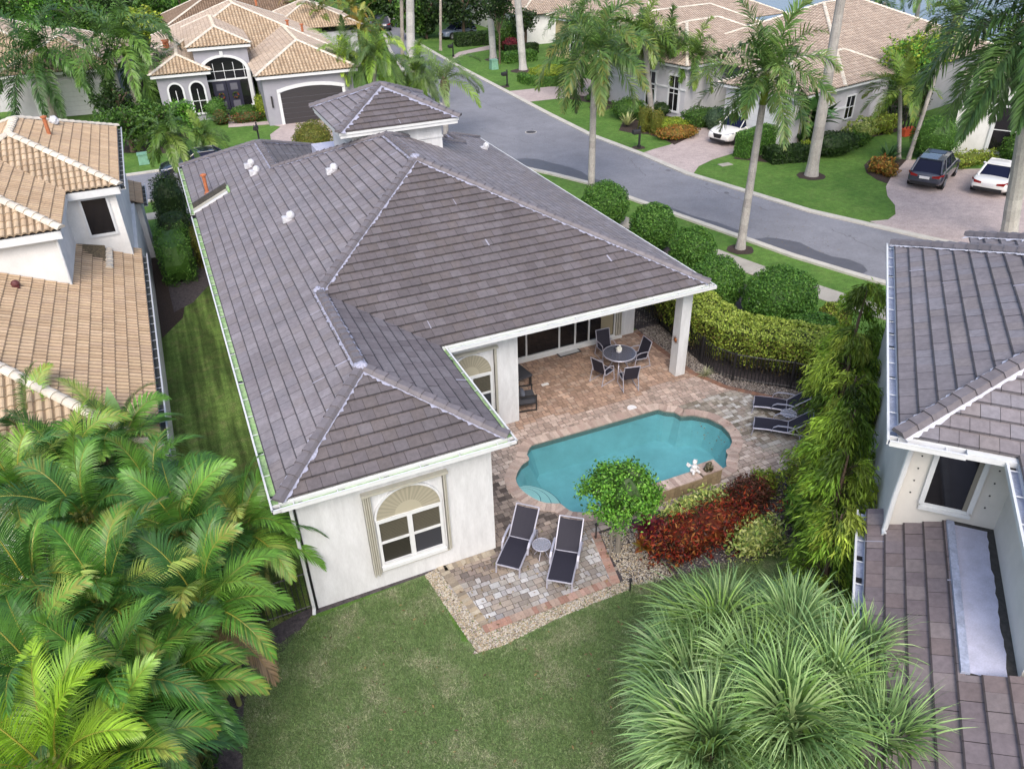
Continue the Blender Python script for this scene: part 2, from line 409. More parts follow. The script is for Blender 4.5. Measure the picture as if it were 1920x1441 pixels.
def hip_roof(mb, cap, x0, x1, y0, y1, e, s, fr=None, style='S', pals=(SFAR, SFAR), K=4, capw=.13, st='S', seed=0, sides='LRFB', over=None, mort=None, sw=.26):
    "hip roof over a local rectangle; pals = (side slopes, front/back slopes)"
    w = x1-x0; d = y1-y0
    f = fr or (lambda x, y, z: (x, y, z))
    if w <= d:
        h = w/2; A = (x0+h, y0+h); B = (x0+h, y1-h)
        P = {'L': [(x0, y0), A, B, (x0, y1)], 'R': [(x1, y0), (x1, y1), B, A], 'F': [(x0, y0), (x1, y0), A], 'B': [(x0, y1), B, (x1, y1)]}
        rid = [((x0, y0), A), ((x1, y0), A), ((x0, y1), B), ((x1, y1), B)]
    else:
        h = d/2; A = (x0+h, y0+h); B = (x1-h, y0+h)
        P = {'L': [(x0, y0), A, (x0, y1)], 'R': [(x1, y0), (x1, y1), B], 'F': [(x0, y0), (x1, y0), B, A], 'B': [(x0, y1), A, B, (x1, y1)]}
        rid = [((x0, y0), A), ((x0, y1), A), ((x1, y0), B), ((x1, y1), B)]
    D = {'L': ((1, 0), (x0, y0)), 'R': ((-1, 0), (x1, y0)), 'F': ((0, 1), (x0, y0)), 'B': ((0, -1), (x0, y1))}
    for k in sides:
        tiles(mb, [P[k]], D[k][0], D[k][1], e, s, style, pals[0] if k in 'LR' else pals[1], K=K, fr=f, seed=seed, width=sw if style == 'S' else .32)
    zt = e+s*h
    for a, b in rid:
        caps(cap, f(a[0], a[1], e), f(b[0], b[1], zt), st, w=capw)
        if mort: mortar(mort, f(a[0], a[1], e), f(b[0], b[1], zt), .31)
    if A != B:
        caps(cap, f(A[0], A[1], zt), f(B[0], B[1], zt), st, w=capw)
    return zt

# ---------------------------------------------------------------- main house
S = .44; E0 = 3.72; X0 = .3
mh = thing('house', 'white stucco house with a cupola on its lavender grey tile roof, beside the swimming pool', 'house', (7.0, 24, 0))
wb = MB()
wb.prism([(.583, 13.70), (5.28, 13.70), (5.28, 18.67), (8.24, 18.67), (8.24, 22.05), (14.65, 22.05), (14.65, 37.6), (10.3, 37.6), (10.3, 35.8), (6.8, 35.8), (6.8, 40.1), (.583, 40.1)], 0, 3.47)
wb.build('wall', M['stucco'], mh)
bb = MB()
bb.box(8.243, 14.653, 18.672, 19.05, 3.13, 3.466); bb.box(14.30, 14.650, 19.05, 22.046, 3.13, 3.466); bb.box(8.243, 14.30, 19.05, 22.046, 3.38, 3.464)
bb.build('beam', M['stucco'], mh)
pb = MB(); pb.box(14.27, 14.655, 18.668, 19.06, 0, 3.129); pb.build('pillar', M['stucco'], mh)
sb = MB()
sb.prism([(.30, 13.44), (5.60, 13.44), (5.60, 18.14), (14.80, 18.14), (14.80, 38.0), (10.0, 38.0), (10.0, 36.1), (7.1, 36.1), (7.1, 40.45), (.30, 40.45)], 3.475, 3.70)
sb.build('fascia', M['trim'], mh)
rb, rl = MB(), None
def zr(x): return E0+S*(x-X0)
# left slope
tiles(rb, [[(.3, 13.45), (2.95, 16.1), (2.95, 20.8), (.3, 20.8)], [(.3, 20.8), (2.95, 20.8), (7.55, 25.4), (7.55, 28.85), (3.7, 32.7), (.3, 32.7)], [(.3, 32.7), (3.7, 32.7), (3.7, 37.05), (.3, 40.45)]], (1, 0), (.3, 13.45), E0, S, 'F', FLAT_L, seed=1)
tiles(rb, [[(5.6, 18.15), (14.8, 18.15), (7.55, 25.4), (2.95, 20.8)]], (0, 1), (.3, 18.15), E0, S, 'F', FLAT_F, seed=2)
tiles(rb, [[(5.6, 13.45), (5.6, 18.15), (2.95, 20.8), (2.95, 16.1)]], (-1, 0), (5.6, 13.45), E0, S, 'F', [(.150, .133, .144), (.160, .144, .156), (.140, .124, .134), (.172, .157, .170)], seed=3)  # half shade painted in, between the side and front palettes
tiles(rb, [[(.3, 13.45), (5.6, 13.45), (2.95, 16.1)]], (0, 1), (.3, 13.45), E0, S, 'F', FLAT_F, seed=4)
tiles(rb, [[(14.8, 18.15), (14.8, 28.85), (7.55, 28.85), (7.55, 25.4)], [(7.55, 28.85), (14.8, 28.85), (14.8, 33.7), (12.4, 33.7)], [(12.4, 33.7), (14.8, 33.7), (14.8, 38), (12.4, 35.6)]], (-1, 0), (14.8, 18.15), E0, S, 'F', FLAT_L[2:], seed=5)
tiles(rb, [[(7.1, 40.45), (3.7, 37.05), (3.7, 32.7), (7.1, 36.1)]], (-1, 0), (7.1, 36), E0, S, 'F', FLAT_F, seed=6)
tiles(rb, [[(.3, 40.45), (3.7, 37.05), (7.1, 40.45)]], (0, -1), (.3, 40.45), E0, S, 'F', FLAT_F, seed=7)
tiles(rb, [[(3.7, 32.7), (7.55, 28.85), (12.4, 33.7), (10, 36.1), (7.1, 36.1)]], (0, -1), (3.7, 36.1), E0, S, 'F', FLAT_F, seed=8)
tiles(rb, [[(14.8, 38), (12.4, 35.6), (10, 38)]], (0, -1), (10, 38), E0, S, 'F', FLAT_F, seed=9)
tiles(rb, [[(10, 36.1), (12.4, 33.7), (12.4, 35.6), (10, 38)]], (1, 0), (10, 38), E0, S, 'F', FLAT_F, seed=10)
roof = rb.build('roof', M['tile'], mh)
zw, zm, zb, zk = zr(2.95), zr(7.55), zr(3.7), E0+S*2.4
cb, mb_ = MBS(), MBS()
for a, b in [((.3, 13.45, E0), (2.95, 16.1, zw)), ((5.6, 13.45, E0), (2.95, 16.1, zw)), ((2.95, 16.1, zw), (2.95, 20.8, zw)), ((2.95, 20.8, zw), (7.55, 25.4, zm)), ((14.8, 18.15, E0), (7.55, 25.4, zm)),
             ((7.55, 25.4, zm), (7.55, 28.85, zm)), ((7.55, 28.85, zm), (3.7, 32.7, zb)), ((3.7, 32.7, zb), (3.7, 37.05, zb)), ((.3, 40.45, E0), (3.7, 37.05, zb)), ((7.1, 40.45, E0), (3.7, 37.05, zb)),
             ((12.4, 33.7, zk), (7.55, 28.85, zm)), ((14.8, 38, E0), (12.4, 35.6, zk)), ((12.4, 33.7, zk), (12.4, 35.6, zk))]:
    caps(cb, a, b, 'F', w=.135, h=.085); mortar(mb_, a, b, .44 if a[0] == b[0] or a[1] == b[1] else .31, w0=.150, amp=.07)
for q in ((2.95, 16.1, zw), (2.95, 20.8, zw), (7.55, 25.4, zm)): mb_.new().ball((q[0], q[1], q[2]+.06), .17, 6, sc=(1, 1, .62), jit=.12)
cb.build('ridge_cap', M['capgrey'], roof); mb_.build('mortar_bed', M['mortar'], roof)
gb = MB()
gz = 3.665
gutter(gb, (.30, 13.25), (.30, 32.9), (-1, 0), gz); gutter(gb, (.30, 33.4), (.30, 40.5), (-1, 0), gz)
gutter(gb, (.11, 13.44), (5.79, 13.44), (0, -1), gz); gutter(gb, (5.60, 18.14), (5.60, 13.25), (1, 0), gz)
gutter(gb, (5.79, 18.14), (14.99, 18.14), (0, -1), gz); gutter(gb, (14.80, 18.0), (14.80, 38.1), (1, 0), gz)
gb.build('gutter', [M['trim'], M['algae'], M['dark']], mh)
# end plate of the lanai gutter and downspout on the left corner
db = MB(); db.tube([(.50, 13.62, 3.5), (.50, 13.62, .15), (.46, 13.5, .05)], .045, 6); db.box(.56, .60, 13.66, 13.70, 0.0, 3.4, m=1)
db.build('downspout', [M['trim'], M['dark']], mh)
# notch in the left eave with its flashing
nb = MB()
def slopebox(mbx, xa, xb, ya, yb, h0, h1, m=0):
    vs = [(x, y, zr(x)+h) for h in (h0, h1) for x, y in ((xa, ya), (xb, ya), (xb, yb), (xa, yb))]
    mbx.mesh(vs, [(0, 3, 2, 1), (4, 5, 6, 7), (0, 1, 5, 4), (1, 2, 6, 5), (2, 3, 7, 6), (3, 0, 4, 7)], m=m)
slopebox(nb, .28, 1.75, 33.55, 33.68, 0, .27, 0); slopebox(nb, .25, 1.7, 33.1, 33.53, .04, .075, 1); slopebox(nb, .25, 1.75, 32.98, 33.1, .03, .10, 2); slopebox(nb, 1.72, 1.82, 32.98, 33.68, .03, .13, 3)
nb.build('roof_flashing', [M['flash'], M['tan'], M['trim'], M['algae']], roof)
# vents and pipes, standing on the tiles
def dome_vent(x, y, zz, par, s=1):
    b = MB(); b.ball((x, y, zz+.16*s), .15*s, 7, sc=(1, 1, 1.1)); b.box(x-.02*s, x+.02*s, y-.1*s, y+.1*s, zz+.05, zz+.1)
    b.box(x-.30*s, x+.02*s, y-.11*s, y+.11*s, zz-.06, zz+.15*s); b.build('roof_vent', M['ventwhite'], par, smooth=False)
for px, py in ((546, 412), (627, 322), (482, 325), (472, 312)):
    d = ray(px, py); t = (E0-S*X0-CAMH)/(d[2]-S*d[0]); dome_vent(d[0]*t, d[1]*t, CAMH+d[2]*t, roof)
d = ray(912, 282); e2 = E0+S*14.8; t = (e2-CAMH)/(d[2]+S*d[0]); dome_vent(d[0]*t, d[1]*t, CAMH+d[2]*t+.06, roof)
d = ray(389, 362); t = (E0-S*X0-CAMH)/(d[2]-S*d[0]); px_, py_, pz_ = d[0]*t, d[1]*t, CAMH+d[2]*t
b = MB(); b.lathe([(.14, -.05), (.11, .04), (.075, .08), (.075, .72), (.13, .74), (.13, .80), (.04, .84)], 12, c=(px_, py_, pz_)); b.build('chimney_pipe', M['terracotta'], roof)
# cupola
cu = MB(); cz = 7.06; cx_, cy_ = 8.30, 31.85
cu.box(cx_-1.83, cx_+1.80, cy_-1.95, cy_+1.80, 4.6, 6.82); cu.box(cx_-1.87, cx_+1.84, cy_-1.99, cy_+1.84, 6.28, 6.34)
cupw = cu.build('cupola', M['stucco'], mh)
b = MB(); b.box(5.75, 7.1, 32.9, 35.2, 4.2, 5.30); b.build('flat_entry_roof', M['membrane'], mh)
cf = MB(); cf.box(cx_-2.36, cx_+2.36, cy_-2.36, cy_+2.36, 6.822, 7.03); cf.box(cx_-2.40, cx_+2.40, cy_-2.40, cy_+2.40, 6.95, 7.045); cf.build('cupola_fascia', M['trim'], cupw)
cr, cc_, cm_ = MB(), MBS(), MBS()
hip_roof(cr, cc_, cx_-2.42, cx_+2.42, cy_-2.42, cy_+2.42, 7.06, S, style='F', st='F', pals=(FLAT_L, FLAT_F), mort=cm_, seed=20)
cr.build('cupola_roof', M['tile'], cupw); cc_.build('cupola_ridge_cap', M['capgrey'], cupw); cm_.build('cupola_mortar', M['mortar'], cupw)

# windows ------------------------------------------------------------
def arch_window(par, fr, x0, x1, z0, zs, rails=True, arch_h=None, full=True):
    """fr(x, depth, z): depth positive = out of the wall; lights below zs, arch above"""
    cxm = (x0+x1)/2; rx = (x1-x0)/2; rz = arch_h or rx*.78
    wf = MB(); fw_ = .07
    def bx(a, b, zz0, zz1, d0=.0, d1=.06, m=0, mbx=None): (mbx or wf).box(a, b, d0, d1, zz0, zz1, m=m, fr=lambda x, y, z: fr(x, y, z))
    bx(x0, x0+fw_, z0, zs); bx(x1-fw_, x1, z0, zs); bx(x0+fw_, x1-fw_, z0, z0+.09, 0, .085); bx(x0+fw_, x1-fw_, zs-.10, zs); bx(cxm-.06, cxm+.06, z0+.09, zs-.10, 0, .065)
    zm_ = (z0+zs)/2
    bx(x0+fw_, cxm-.06, zm_-.03, zm_+.03, 0, .05); bx(cxm+.06, x1-fw_, zm_-.03, zm_+.03, 0, .05)
    bx(x0-.02, x1+.02, z0-.10, z0-.002, 0, .12)
    win = wf.build('window', M['trim'], par)
    bl = MB()
    for xa, xb in ((x0+fw_, cxm-.06), (cxm+.06, x1-fw_)):
        for za, zb_, dk in ((z0+.09, zm_-.03, 0), (zm_+.03, zs-.10, 1)):
            n = int((zb_-za)/.045)
            for i in range(n):
                zz = za+(zb_-za)*i/n
                v = 1.5 if dk else .45
                bl.box(xa, xb, .006, .014, zz, zz+.03, col=(v*1.05, v, v*.85), fr=fr)
            bl.box(xa, xb, .0, .006, za, zb_, col=(.2, .2, .22), fr=fr)
    bl.build('blind', M['blind'], win)
    gp = MB()
    gp.box(cxm+.06, x1-fw_, .018, .022, z0+.09, zm_-.03, fr=fr)
    gp.build('insect_screen', M['screen'], win)
    # pleated arch
    va = MB(); n = 36
    for i in range(n):
        a0, a1 = math.pi*i/n, math.pi*(i+1)/n
        r0 = .42
        P = lambda a, k: fr(cxm+math.cos(a)*rx*.97*k, .02+(0.02 if k == 1 else 0), zs+math.sin(a)*rz*k)
        g = .88+.18*(i % 2)+random.uniform(-.05, .05)
        va.face([P(a0, r0), P(a0, 1), P(a1, 1), P(a1, r0)], (g, g, g))
        va.face([fr(cxm, .03, zs), P(a0, r0), P(a1, r0)], (1.15, 1.15, 1.15))
    va.build('arched_blind', M['valance'], win)
    af = MB(); n = 24
    for i in range(n):
        a0, a1 = math.pi*i/n, math.pi*(i+1)/n
        q = [(cxm+math.cos(a)*rx*k, zs+math.sin(a)*rz*k) for a, k in ((a0, .965), (a0, 1.03), (a1, 1.03), (a1, .965))]
        for dd in (.055,): af.face([fr(x, dd, z) for x, z in q])
        af.face([fr(q[0][0], 0, q[0][1]), fr(q[0][0], .055, q[0][1]), fr(q[3][0], .055, q[3][1]), fr(q[3][0], 0, q[3][1])])
        af.face([fr(q[1][0], 0, q[1][1]), fr(q[1][0], .055, q[1][1]), fr(q[2][0], .055, q[2][1]), fr(q[2][0], 0, q[2][1])])
    af.build('arch_frame', M['stucco'], win)
    if rails:
        tr = MB(); ztop = zs+rz+.06
        bx2 = lambda a, b, zz0, zz1, d0, d1: tr.box(a, b, d0, d1, zz0, zz1, fr=fr)
        for i, o in enumerate((0, .05, .10, .15)): bx2(x0-.22+o, x0-.22+o+.03, z0-.22, ztop, 0, .13-(i % 2)*.04)
        bx2(x0-.22, x0-.04, z0-.22, ztop, 0, .05)
        for i, o in enumerate((0, .05)): bx2(x1+.08+o, x1+.08+o+.03, z0-.12, ztop, 0, .12-(i % 2)*.04)
        bx2(x1+.08, x1+.16, z0-.12, ztop, 0, .05)
        bx2(x0-.24, x1+.20, ztop, ztop+.06, 0, .15); bx2(x0-.04, x1+.08, z0-.17, z0-.13, 0, .07)
        tr.build('shutter_track', M['tan'], win)
    return win
# front wall window: world x 2.15..3.86
arch_window(mh, lambda x, d, z: (x, 13.70-d, z), 2.28, 3.92, .72, 2.18, arch_h=.80)
arch_window(mh, lambda x, d, z: (x, 18.67-d, z), 5.95, 7.35, .72, 2.18, arch_h=.75)
# sliding doors of the lanai
sl = MB(); fx = 13.75
ys = 22.05
sl.box(8.24, fx+.3, ys-.14, ys-.001, 0, .16); sl.box(8.24, fx, ys-.10, ys-.001, .16, .22)
for x in (8.24, 9.55, 10.02, 11.36, 12.02, 12.60, fx-.05): sl.box(x, x+.06, ys-.08, ys-.001, .22, 2.45)
sl.box(8.24, fx, ys-.09, ys-.001, 2.45, 2.53)
sd_ = sl.build('sliding_door', M['trim'], mh)
g2 = MB(); g2.box(8.30, fx-.05, ys-.04, ys-.002, .22, 2.45); g2.build('glass', M['glassdark'], sd_)
g3 = MB(); g3.box(13.15, fx-.08, ys-.052, ys-.043, .24, 2.4, col=(5, 4.6, 3.6)); g3.build('curtain', M['blind'], sd_)
sr = MB()
for i in range(5): sr.box(fx+.02+i*.05, fx+.05+i*.05, ys-.14+.03*(i % 2), ys-.001, .16, 2.6)
sr.build('shutter_stack', M['tan'], mh)
# copper sun on the pillar
sun_b = MB()
cs_, cz_ = 14.47, 2.1
d = ray(1266.7, 636.7); t = 14.262/d[0]; oy, oz = d[1]*t, CAMH+d[2]*t
so = thing('sun_ornament', 'copper sun shaped ornament hanging on the white lanai pillar', 'ornament', (14.262, oy, oz))
b = MB(); b.ball((14.255, oy, oz), .075, 6, sc=(.4, 1, 1)); b.build('face', mat('copper_face', (.40, .15, .05), .4, metal=.5), so)
b = MB()
for i in range(12):
    a = 2*math.pi*i/12; r1 = .21 if i % 2 else .16
    P = lambda a, r, x: (x, oy+math.cos(a)*r, oz+math.sin(a)*r)
    for x in (14.258, 14.250):
        b.face([P(a-.17, .07, x), P(a, r1, x), P(a+.17, .07, x)])
b.build('sun_rays', mat('copper_rays', (.22, .09, .04), .5, metal=.5), so)

# ---------------------------------------------------------------- left house (axis aligned with ours)
lh = thing('house', 'white two storey house with a beige barrel tile roof beside the side lawn', 'house', (-6, 28, 0))
b = MB(); b.box(-15, -2.12, 17.9, 40.5, 0, 2.9); b.box(-15, -2.25, 31.1, 41.0, 2.6, 5.75); b.box(-15, -4.02, 27.2, 31.1, 2.6, 5.75)
b.box(-2.30, -1.9, 38.9, 41.4, 0, 2.7)
b.build('wall', M['stucco2'], lh)
b = MB(); b.box(-15, -2.03, 17.6, 31.8, 2.78, 2.98); b.box(-8.7, -2.03, 30.78, 40.1, 5.62, 5.88); b.box(-8.8, -3.78, 26.85, 30.78, 5.62, 5.88)
b.build('fascia', M['trim'], lh)
rb, cb = MB(), MBS()
# lower roof: right slope beside the lawn, front hip
xe, e = -2.0, 3.0
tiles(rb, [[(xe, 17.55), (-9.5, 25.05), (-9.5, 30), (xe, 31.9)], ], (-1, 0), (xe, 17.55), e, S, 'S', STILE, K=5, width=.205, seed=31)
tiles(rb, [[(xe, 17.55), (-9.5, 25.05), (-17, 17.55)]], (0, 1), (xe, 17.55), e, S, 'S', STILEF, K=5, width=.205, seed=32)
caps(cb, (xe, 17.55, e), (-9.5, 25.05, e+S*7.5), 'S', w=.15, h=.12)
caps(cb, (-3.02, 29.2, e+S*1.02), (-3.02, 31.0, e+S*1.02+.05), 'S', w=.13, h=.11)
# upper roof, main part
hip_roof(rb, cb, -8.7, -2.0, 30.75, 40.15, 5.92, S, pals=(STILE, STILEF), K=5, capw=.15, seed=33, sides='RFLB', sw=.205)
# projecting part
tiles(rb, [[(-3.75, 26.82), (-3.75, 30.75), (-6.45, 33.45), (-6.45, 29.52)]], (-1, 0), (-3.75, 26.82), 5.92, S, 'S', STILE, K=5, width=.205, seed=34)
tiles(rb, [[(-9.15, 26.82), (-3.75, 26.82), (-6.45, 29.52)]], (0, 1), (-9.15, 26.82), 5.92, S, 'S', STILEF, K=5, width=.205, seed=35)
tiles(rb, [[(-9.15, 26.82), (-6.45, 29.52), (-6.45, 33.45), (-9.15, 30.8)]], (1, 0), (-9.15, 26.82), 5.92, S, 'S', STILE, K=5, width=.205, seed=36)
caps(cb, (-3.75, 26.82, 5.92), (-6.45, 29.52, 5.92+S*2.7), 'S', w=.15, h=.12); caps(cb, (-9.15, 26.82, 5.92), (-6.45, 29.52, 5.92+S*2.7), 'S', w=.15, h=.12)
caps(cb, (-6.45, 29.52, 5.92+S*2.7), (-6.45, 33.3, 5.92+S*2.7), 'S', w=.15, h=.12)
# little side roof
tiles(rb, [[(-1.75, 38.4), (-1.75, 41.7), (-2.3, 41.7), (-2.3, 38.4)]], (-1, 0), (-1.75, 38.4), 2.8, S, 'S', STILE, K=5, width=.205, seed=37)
lr = rb.build('roof', M['stile'], lh); cb.build('ridge_cap', M['capcream'], lr)
b = MB(); b.mesh([(-3.99, 29.7, 3.88), (-3.12, 29.7, 3.56), (-3.12, 31.08, 3.72), (-3.99, 31.08, 3.95), (-3.99, 29.7, 3.3), (-3.12, 29.7, 3.3), (-3.12, 31.08, 3.3), (-3.99, 31.08, 3.3)], [(0, 1, 2, 3), (0, 4, 5, 1), (1, 5, 6, 2)]); b.build('valley_debris', mat('mossy_gravel', (.17, .13, .075), .9, noise=[(18, .6), (60, .5)], bump=(40, 1, .04)), lr)
gb = MB(); gutter(gb, (-2.0, 17.45), (-2.0, 31.5), (1, 0), 2.97, hang=.6); gutter(gb, (-2.0, 30.7), (-2.0, 40.2), (1, 0), 5.88, hang=.6); gutter(gb, (-1.75, 38.4), (-1.75, 41.7), (1, 0), 2.78, hang=.6)
gutter(gb, (-15, 17.58), (-1.85, 17.58), (0, -1), 2.97)
gb.build('gutter', [mat('grey_white_gutter', (.42, .44, .47), .5), mat('dirty_gutter_floor', (.05, .055, .05), .8), M['dark']], lh)
b = MB(); x0, x1, z0, z1, yy = -3.42, -2.60, 4.18, 5.48, 31.1
for a in ((x0-.08, x1+.08, z1, z1+.10), (x0-.08, x1+.08, z0-.10, z0), (x0-.08, x0, z0, z1), (x1, x1+.08, z0, z1)): b.box(a[0], a[1], yy-.06, yy-.001, a[2], a[3])
wn = b.build('window', M['trim'], lh); b = MB(); b.box(x0, x1, yy-.03, yy-.002, z0, z1); b.build('glass', M['glassdark'], wn)
b = MB(); b.box(-3.98, -2.27, 31.02, 31.09, 5.5, 5.61); b.build('trim', M['trim'], lh)
b = MB(); b.tube([(-4.0, 27.1, 5.6), (-4.05, 27.12, 3.9)], .04, 6); b.build('downspout', M['trim'], lh)
def on_plane_x(px, py, xe, e, sg=-1):
    d = ray(px, py); k = sg*S; t = (e-k*xe-CAMH)/(d[2]-k*d[0]); return (d[0]*t, d[1]*t, CAMH+d[2]*t)
b = MB(); p = on_plane_x(94, 256, -2.0, 5.92); b.lathe([(.17, -.06), (.10, .05), (.075, .08), (.075, .70), (.12, .72), (.12, .77), (.03, .8)], 12, c=p); b.build('chimney_pipe', M['terracotta'], lr)
b = MB(); p = on_plane_x(105, 236, -2.0, 5.92); b.ball((p[0], p[1], p[2]+.2), .2, 6, jit=.15); b.build('roof_vent', M['ventwhite'], lr)
b = MB(); p = on_plane_x(32, 540, -2.0, 3.0); b.ball((p[0], p[1], p[2]+.14), .13, 6); b.box(p[0]-.2, p[0]+.1, p[1]-.15, p[1]+.15, p[2]-.02, p[2]+.1); b.build('roof_vent', mat('dark_red_vent', (.10, .025, .025), .5), lr)

# ---------------------------------------------------------------- right house
RA = R(46.3); RC = (10.662, 7.499)
rf = frame(RC[0], RC[1], RA)       # local x = to the right (V), y = away (U)
def rp(x, y): q = rf(x, y); return (q[0], q[1])
rh = thing('house', 'cream two storey house with a lavender tile roof at the right edge', 'house', (*rp(6, 4), 0))
def lbox(mb, x0, x1, y0, y1, z0, z1, m=0, col=(1, 1, 1)): mb.box(x0, x1, y0, y1, z0, z1, m=m, col=col, fr=rf)
b = MB(); lbox(b, .45, 12, .70, 9.4, 0, 5.72); lbox(b, 2.3, 11.8, 9.4, 10.5, 0, 5.95); lbox(b, .45, 12, -9, .70, 0, 3.0); lbox(b, 2.30, 12, -2.9, .70, 3.0, 5.72)
b.build('wall', M['cream'], rh)
b = MB(); lbox(b, .15, 12, .15, 9.6, 5.74, 5.96); lbox(b, 2.05, 12, -3.3, .15, 5.74, 5.96); lbox(b, .15, 12, -9.4, 1.3, 3.0, 3.2); b.build('fascia', M['trim'], rh)
rb, cb, mo = MB(), MBS(), MBS(); rb2 = MB()
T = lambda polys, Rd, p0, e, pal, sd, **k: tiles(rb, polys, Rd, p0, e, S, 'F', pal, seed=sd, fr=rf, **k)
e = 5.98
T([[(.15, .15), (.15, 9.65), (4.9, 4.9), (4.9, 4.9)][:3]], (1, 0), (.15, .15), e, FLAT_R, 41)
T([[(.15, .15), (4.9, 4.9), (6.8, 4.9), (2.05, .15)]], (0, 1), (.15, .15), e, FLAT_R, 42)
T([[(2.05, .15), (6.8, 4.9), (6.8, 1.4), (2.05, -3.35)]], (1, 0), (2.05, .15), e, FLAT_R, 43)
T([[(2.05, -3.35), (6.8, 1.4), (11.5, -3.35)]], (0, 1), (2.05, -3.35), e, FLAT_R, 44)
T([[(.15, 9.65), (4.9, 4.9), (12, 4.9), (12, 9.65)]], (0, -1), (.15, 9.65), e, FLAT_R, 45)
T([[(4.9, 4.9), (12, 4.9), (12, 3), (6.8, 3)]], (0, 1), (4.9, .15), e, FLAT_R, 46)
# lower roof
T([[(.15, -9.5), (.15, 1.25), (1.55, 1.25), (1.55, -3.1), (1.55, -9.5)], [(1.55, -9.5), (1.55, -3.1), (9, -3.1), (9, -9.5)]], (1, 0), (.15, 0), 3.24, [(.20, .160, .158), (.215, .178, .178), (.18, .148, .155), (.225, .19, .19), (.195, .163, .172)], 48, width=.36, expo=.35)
rr = rb.build('roof', M['tile'], rh)
zc = e+S*4.75
for a, b_ in [((.15, .15, e), (4.9, 4.9, zc)), ((.15, 9.65, e), (4.9, 4.9, zc)), ((2.05, -3.35, e), (6.8, 1.4, zc))]:
    A, B = rf(*a), rf(*b_); caps(cb, A, B, 'F', w=.15, h=.10); mortar(mo, A, B, .31, w0=.19, amp=.05, sides=(1,) if a[1] > 5 else (1, -1))
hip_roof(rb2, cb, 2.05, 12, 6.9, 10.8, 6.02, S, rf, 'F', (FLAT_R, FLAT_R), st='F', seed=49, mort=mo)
rb2.build('roof', M['tile'], rh)
cb.build('ridge_cap', M['capgrey'], rr); mo.build('mortar_bed', mat('pale_mortar', (.55, .56, .64), .8, noise=(20, .2)), rr)
gb = MB()
def lgut(x0, y0, x1, y1, ox, oy, z):
    a, b_ = rp(x0, y0), rp(x1, y1); o = np.array(rp(x0+ox, y0+oy))-np.array(a); gutter(gb, a, b_, o, z, hang=.62)
lgut(.15, 0, .15, 9.75, -1, 0, 5.94); lgut(0, .15, 1.25, .15, 0, -1, 5.94); lgut(2.05, -3.4, 2.05, .15, -1, 0, 5.94); lgut(.15, -9.4, .15, 1.25, -1, 0, 3.2)
gb.build('gutter', [M['trim'], M['gutterblue'], M['dark']], rh)
b = MB(); lbox(b, 1.25, 2.10, -.02, .13, 5.86, 5.975); b.build('soffit_board', M['trim'], rh)
b = MB(); lbox(b, .95, 1.80, .66, .699, 4.12, 4.22); lbox(b, .92, 1.83, .62, .66, 4.06, 4.14)
for a in ((.90, .99, 4.2, 5.6), (1.74, 1.83, 4.2, 5.6)): lbox(b, a[0], a[1], .62, .699, a[2], a[3])
lbox(b, .99, 1.74, .62, .699, 5.52, 5.6)
wn = b.build('window', M['trim'], rh); b = MB(); lbox(b, .99, 1.74, .66, .697, 4.22, 5.52); b.build('glass', M['glassdark'], wn)
b = MB(); lbox(b, 1.66, 1.74, .645, .659, 4.22, 5.52); b.build('curtain', mat('grey_curtain', (.20, .19, .165), .8), wn)
for x in (.72, 2.02):
    for i in range(4): b = MB(); lbox(b, x-.014, x+.014, .69, .703, 4.35+i*.3, 4.378+i*.3); b.build('shutter_anchor', M['dark'], rh)
b = MB(); b.tube([rf(.50, .62, 5.72), rf(.46, .60, 4.2), rf(.46, .55, 3.42), rf(.46, .40, 3.40)], .055, 8); b.build('downspout', M['trim'], rh)
# flat membrane roof in the corner with flashing
b = MB(); lbox(b, 1.55, 2.30, -3.10, .70, 3.4, 3.89); b.build('flashing', M['flash'], rr)
b = MB()
n = 24; Lp, Rp = [], []
for i in range(n+1):
    y = -3.04+3.62*i/n; Lp.append((1.60+random.uniform(-.01, .01), y)); Rp.append((2.16+random.uniform(-.02, .02), y))
for i in range(n):
    q = [Lp[i], Rp[i], Rp[i+1], Lp[i+1]]; b.face([rf(x, y, 3.90) for x, y in q])
b.build('flat_roof_membrane', M['membrane'], rr)
b = MB(); lbox(b, 1.47, 1.60, -3.08, .64, 3.86, 3.94); b.build('metal_edge', M['gutterblue'], rr)
b = MB()
for i in range(0): lbox(b, *(lambda x, y, s1, s2: (x, x+s1, y, y+s2))(random.uniform(1.65, 2.1), random.uniform(-3, .3), random.uniform(.01, .05), random.uniform(.01, .05)), 3.901, 3.904)
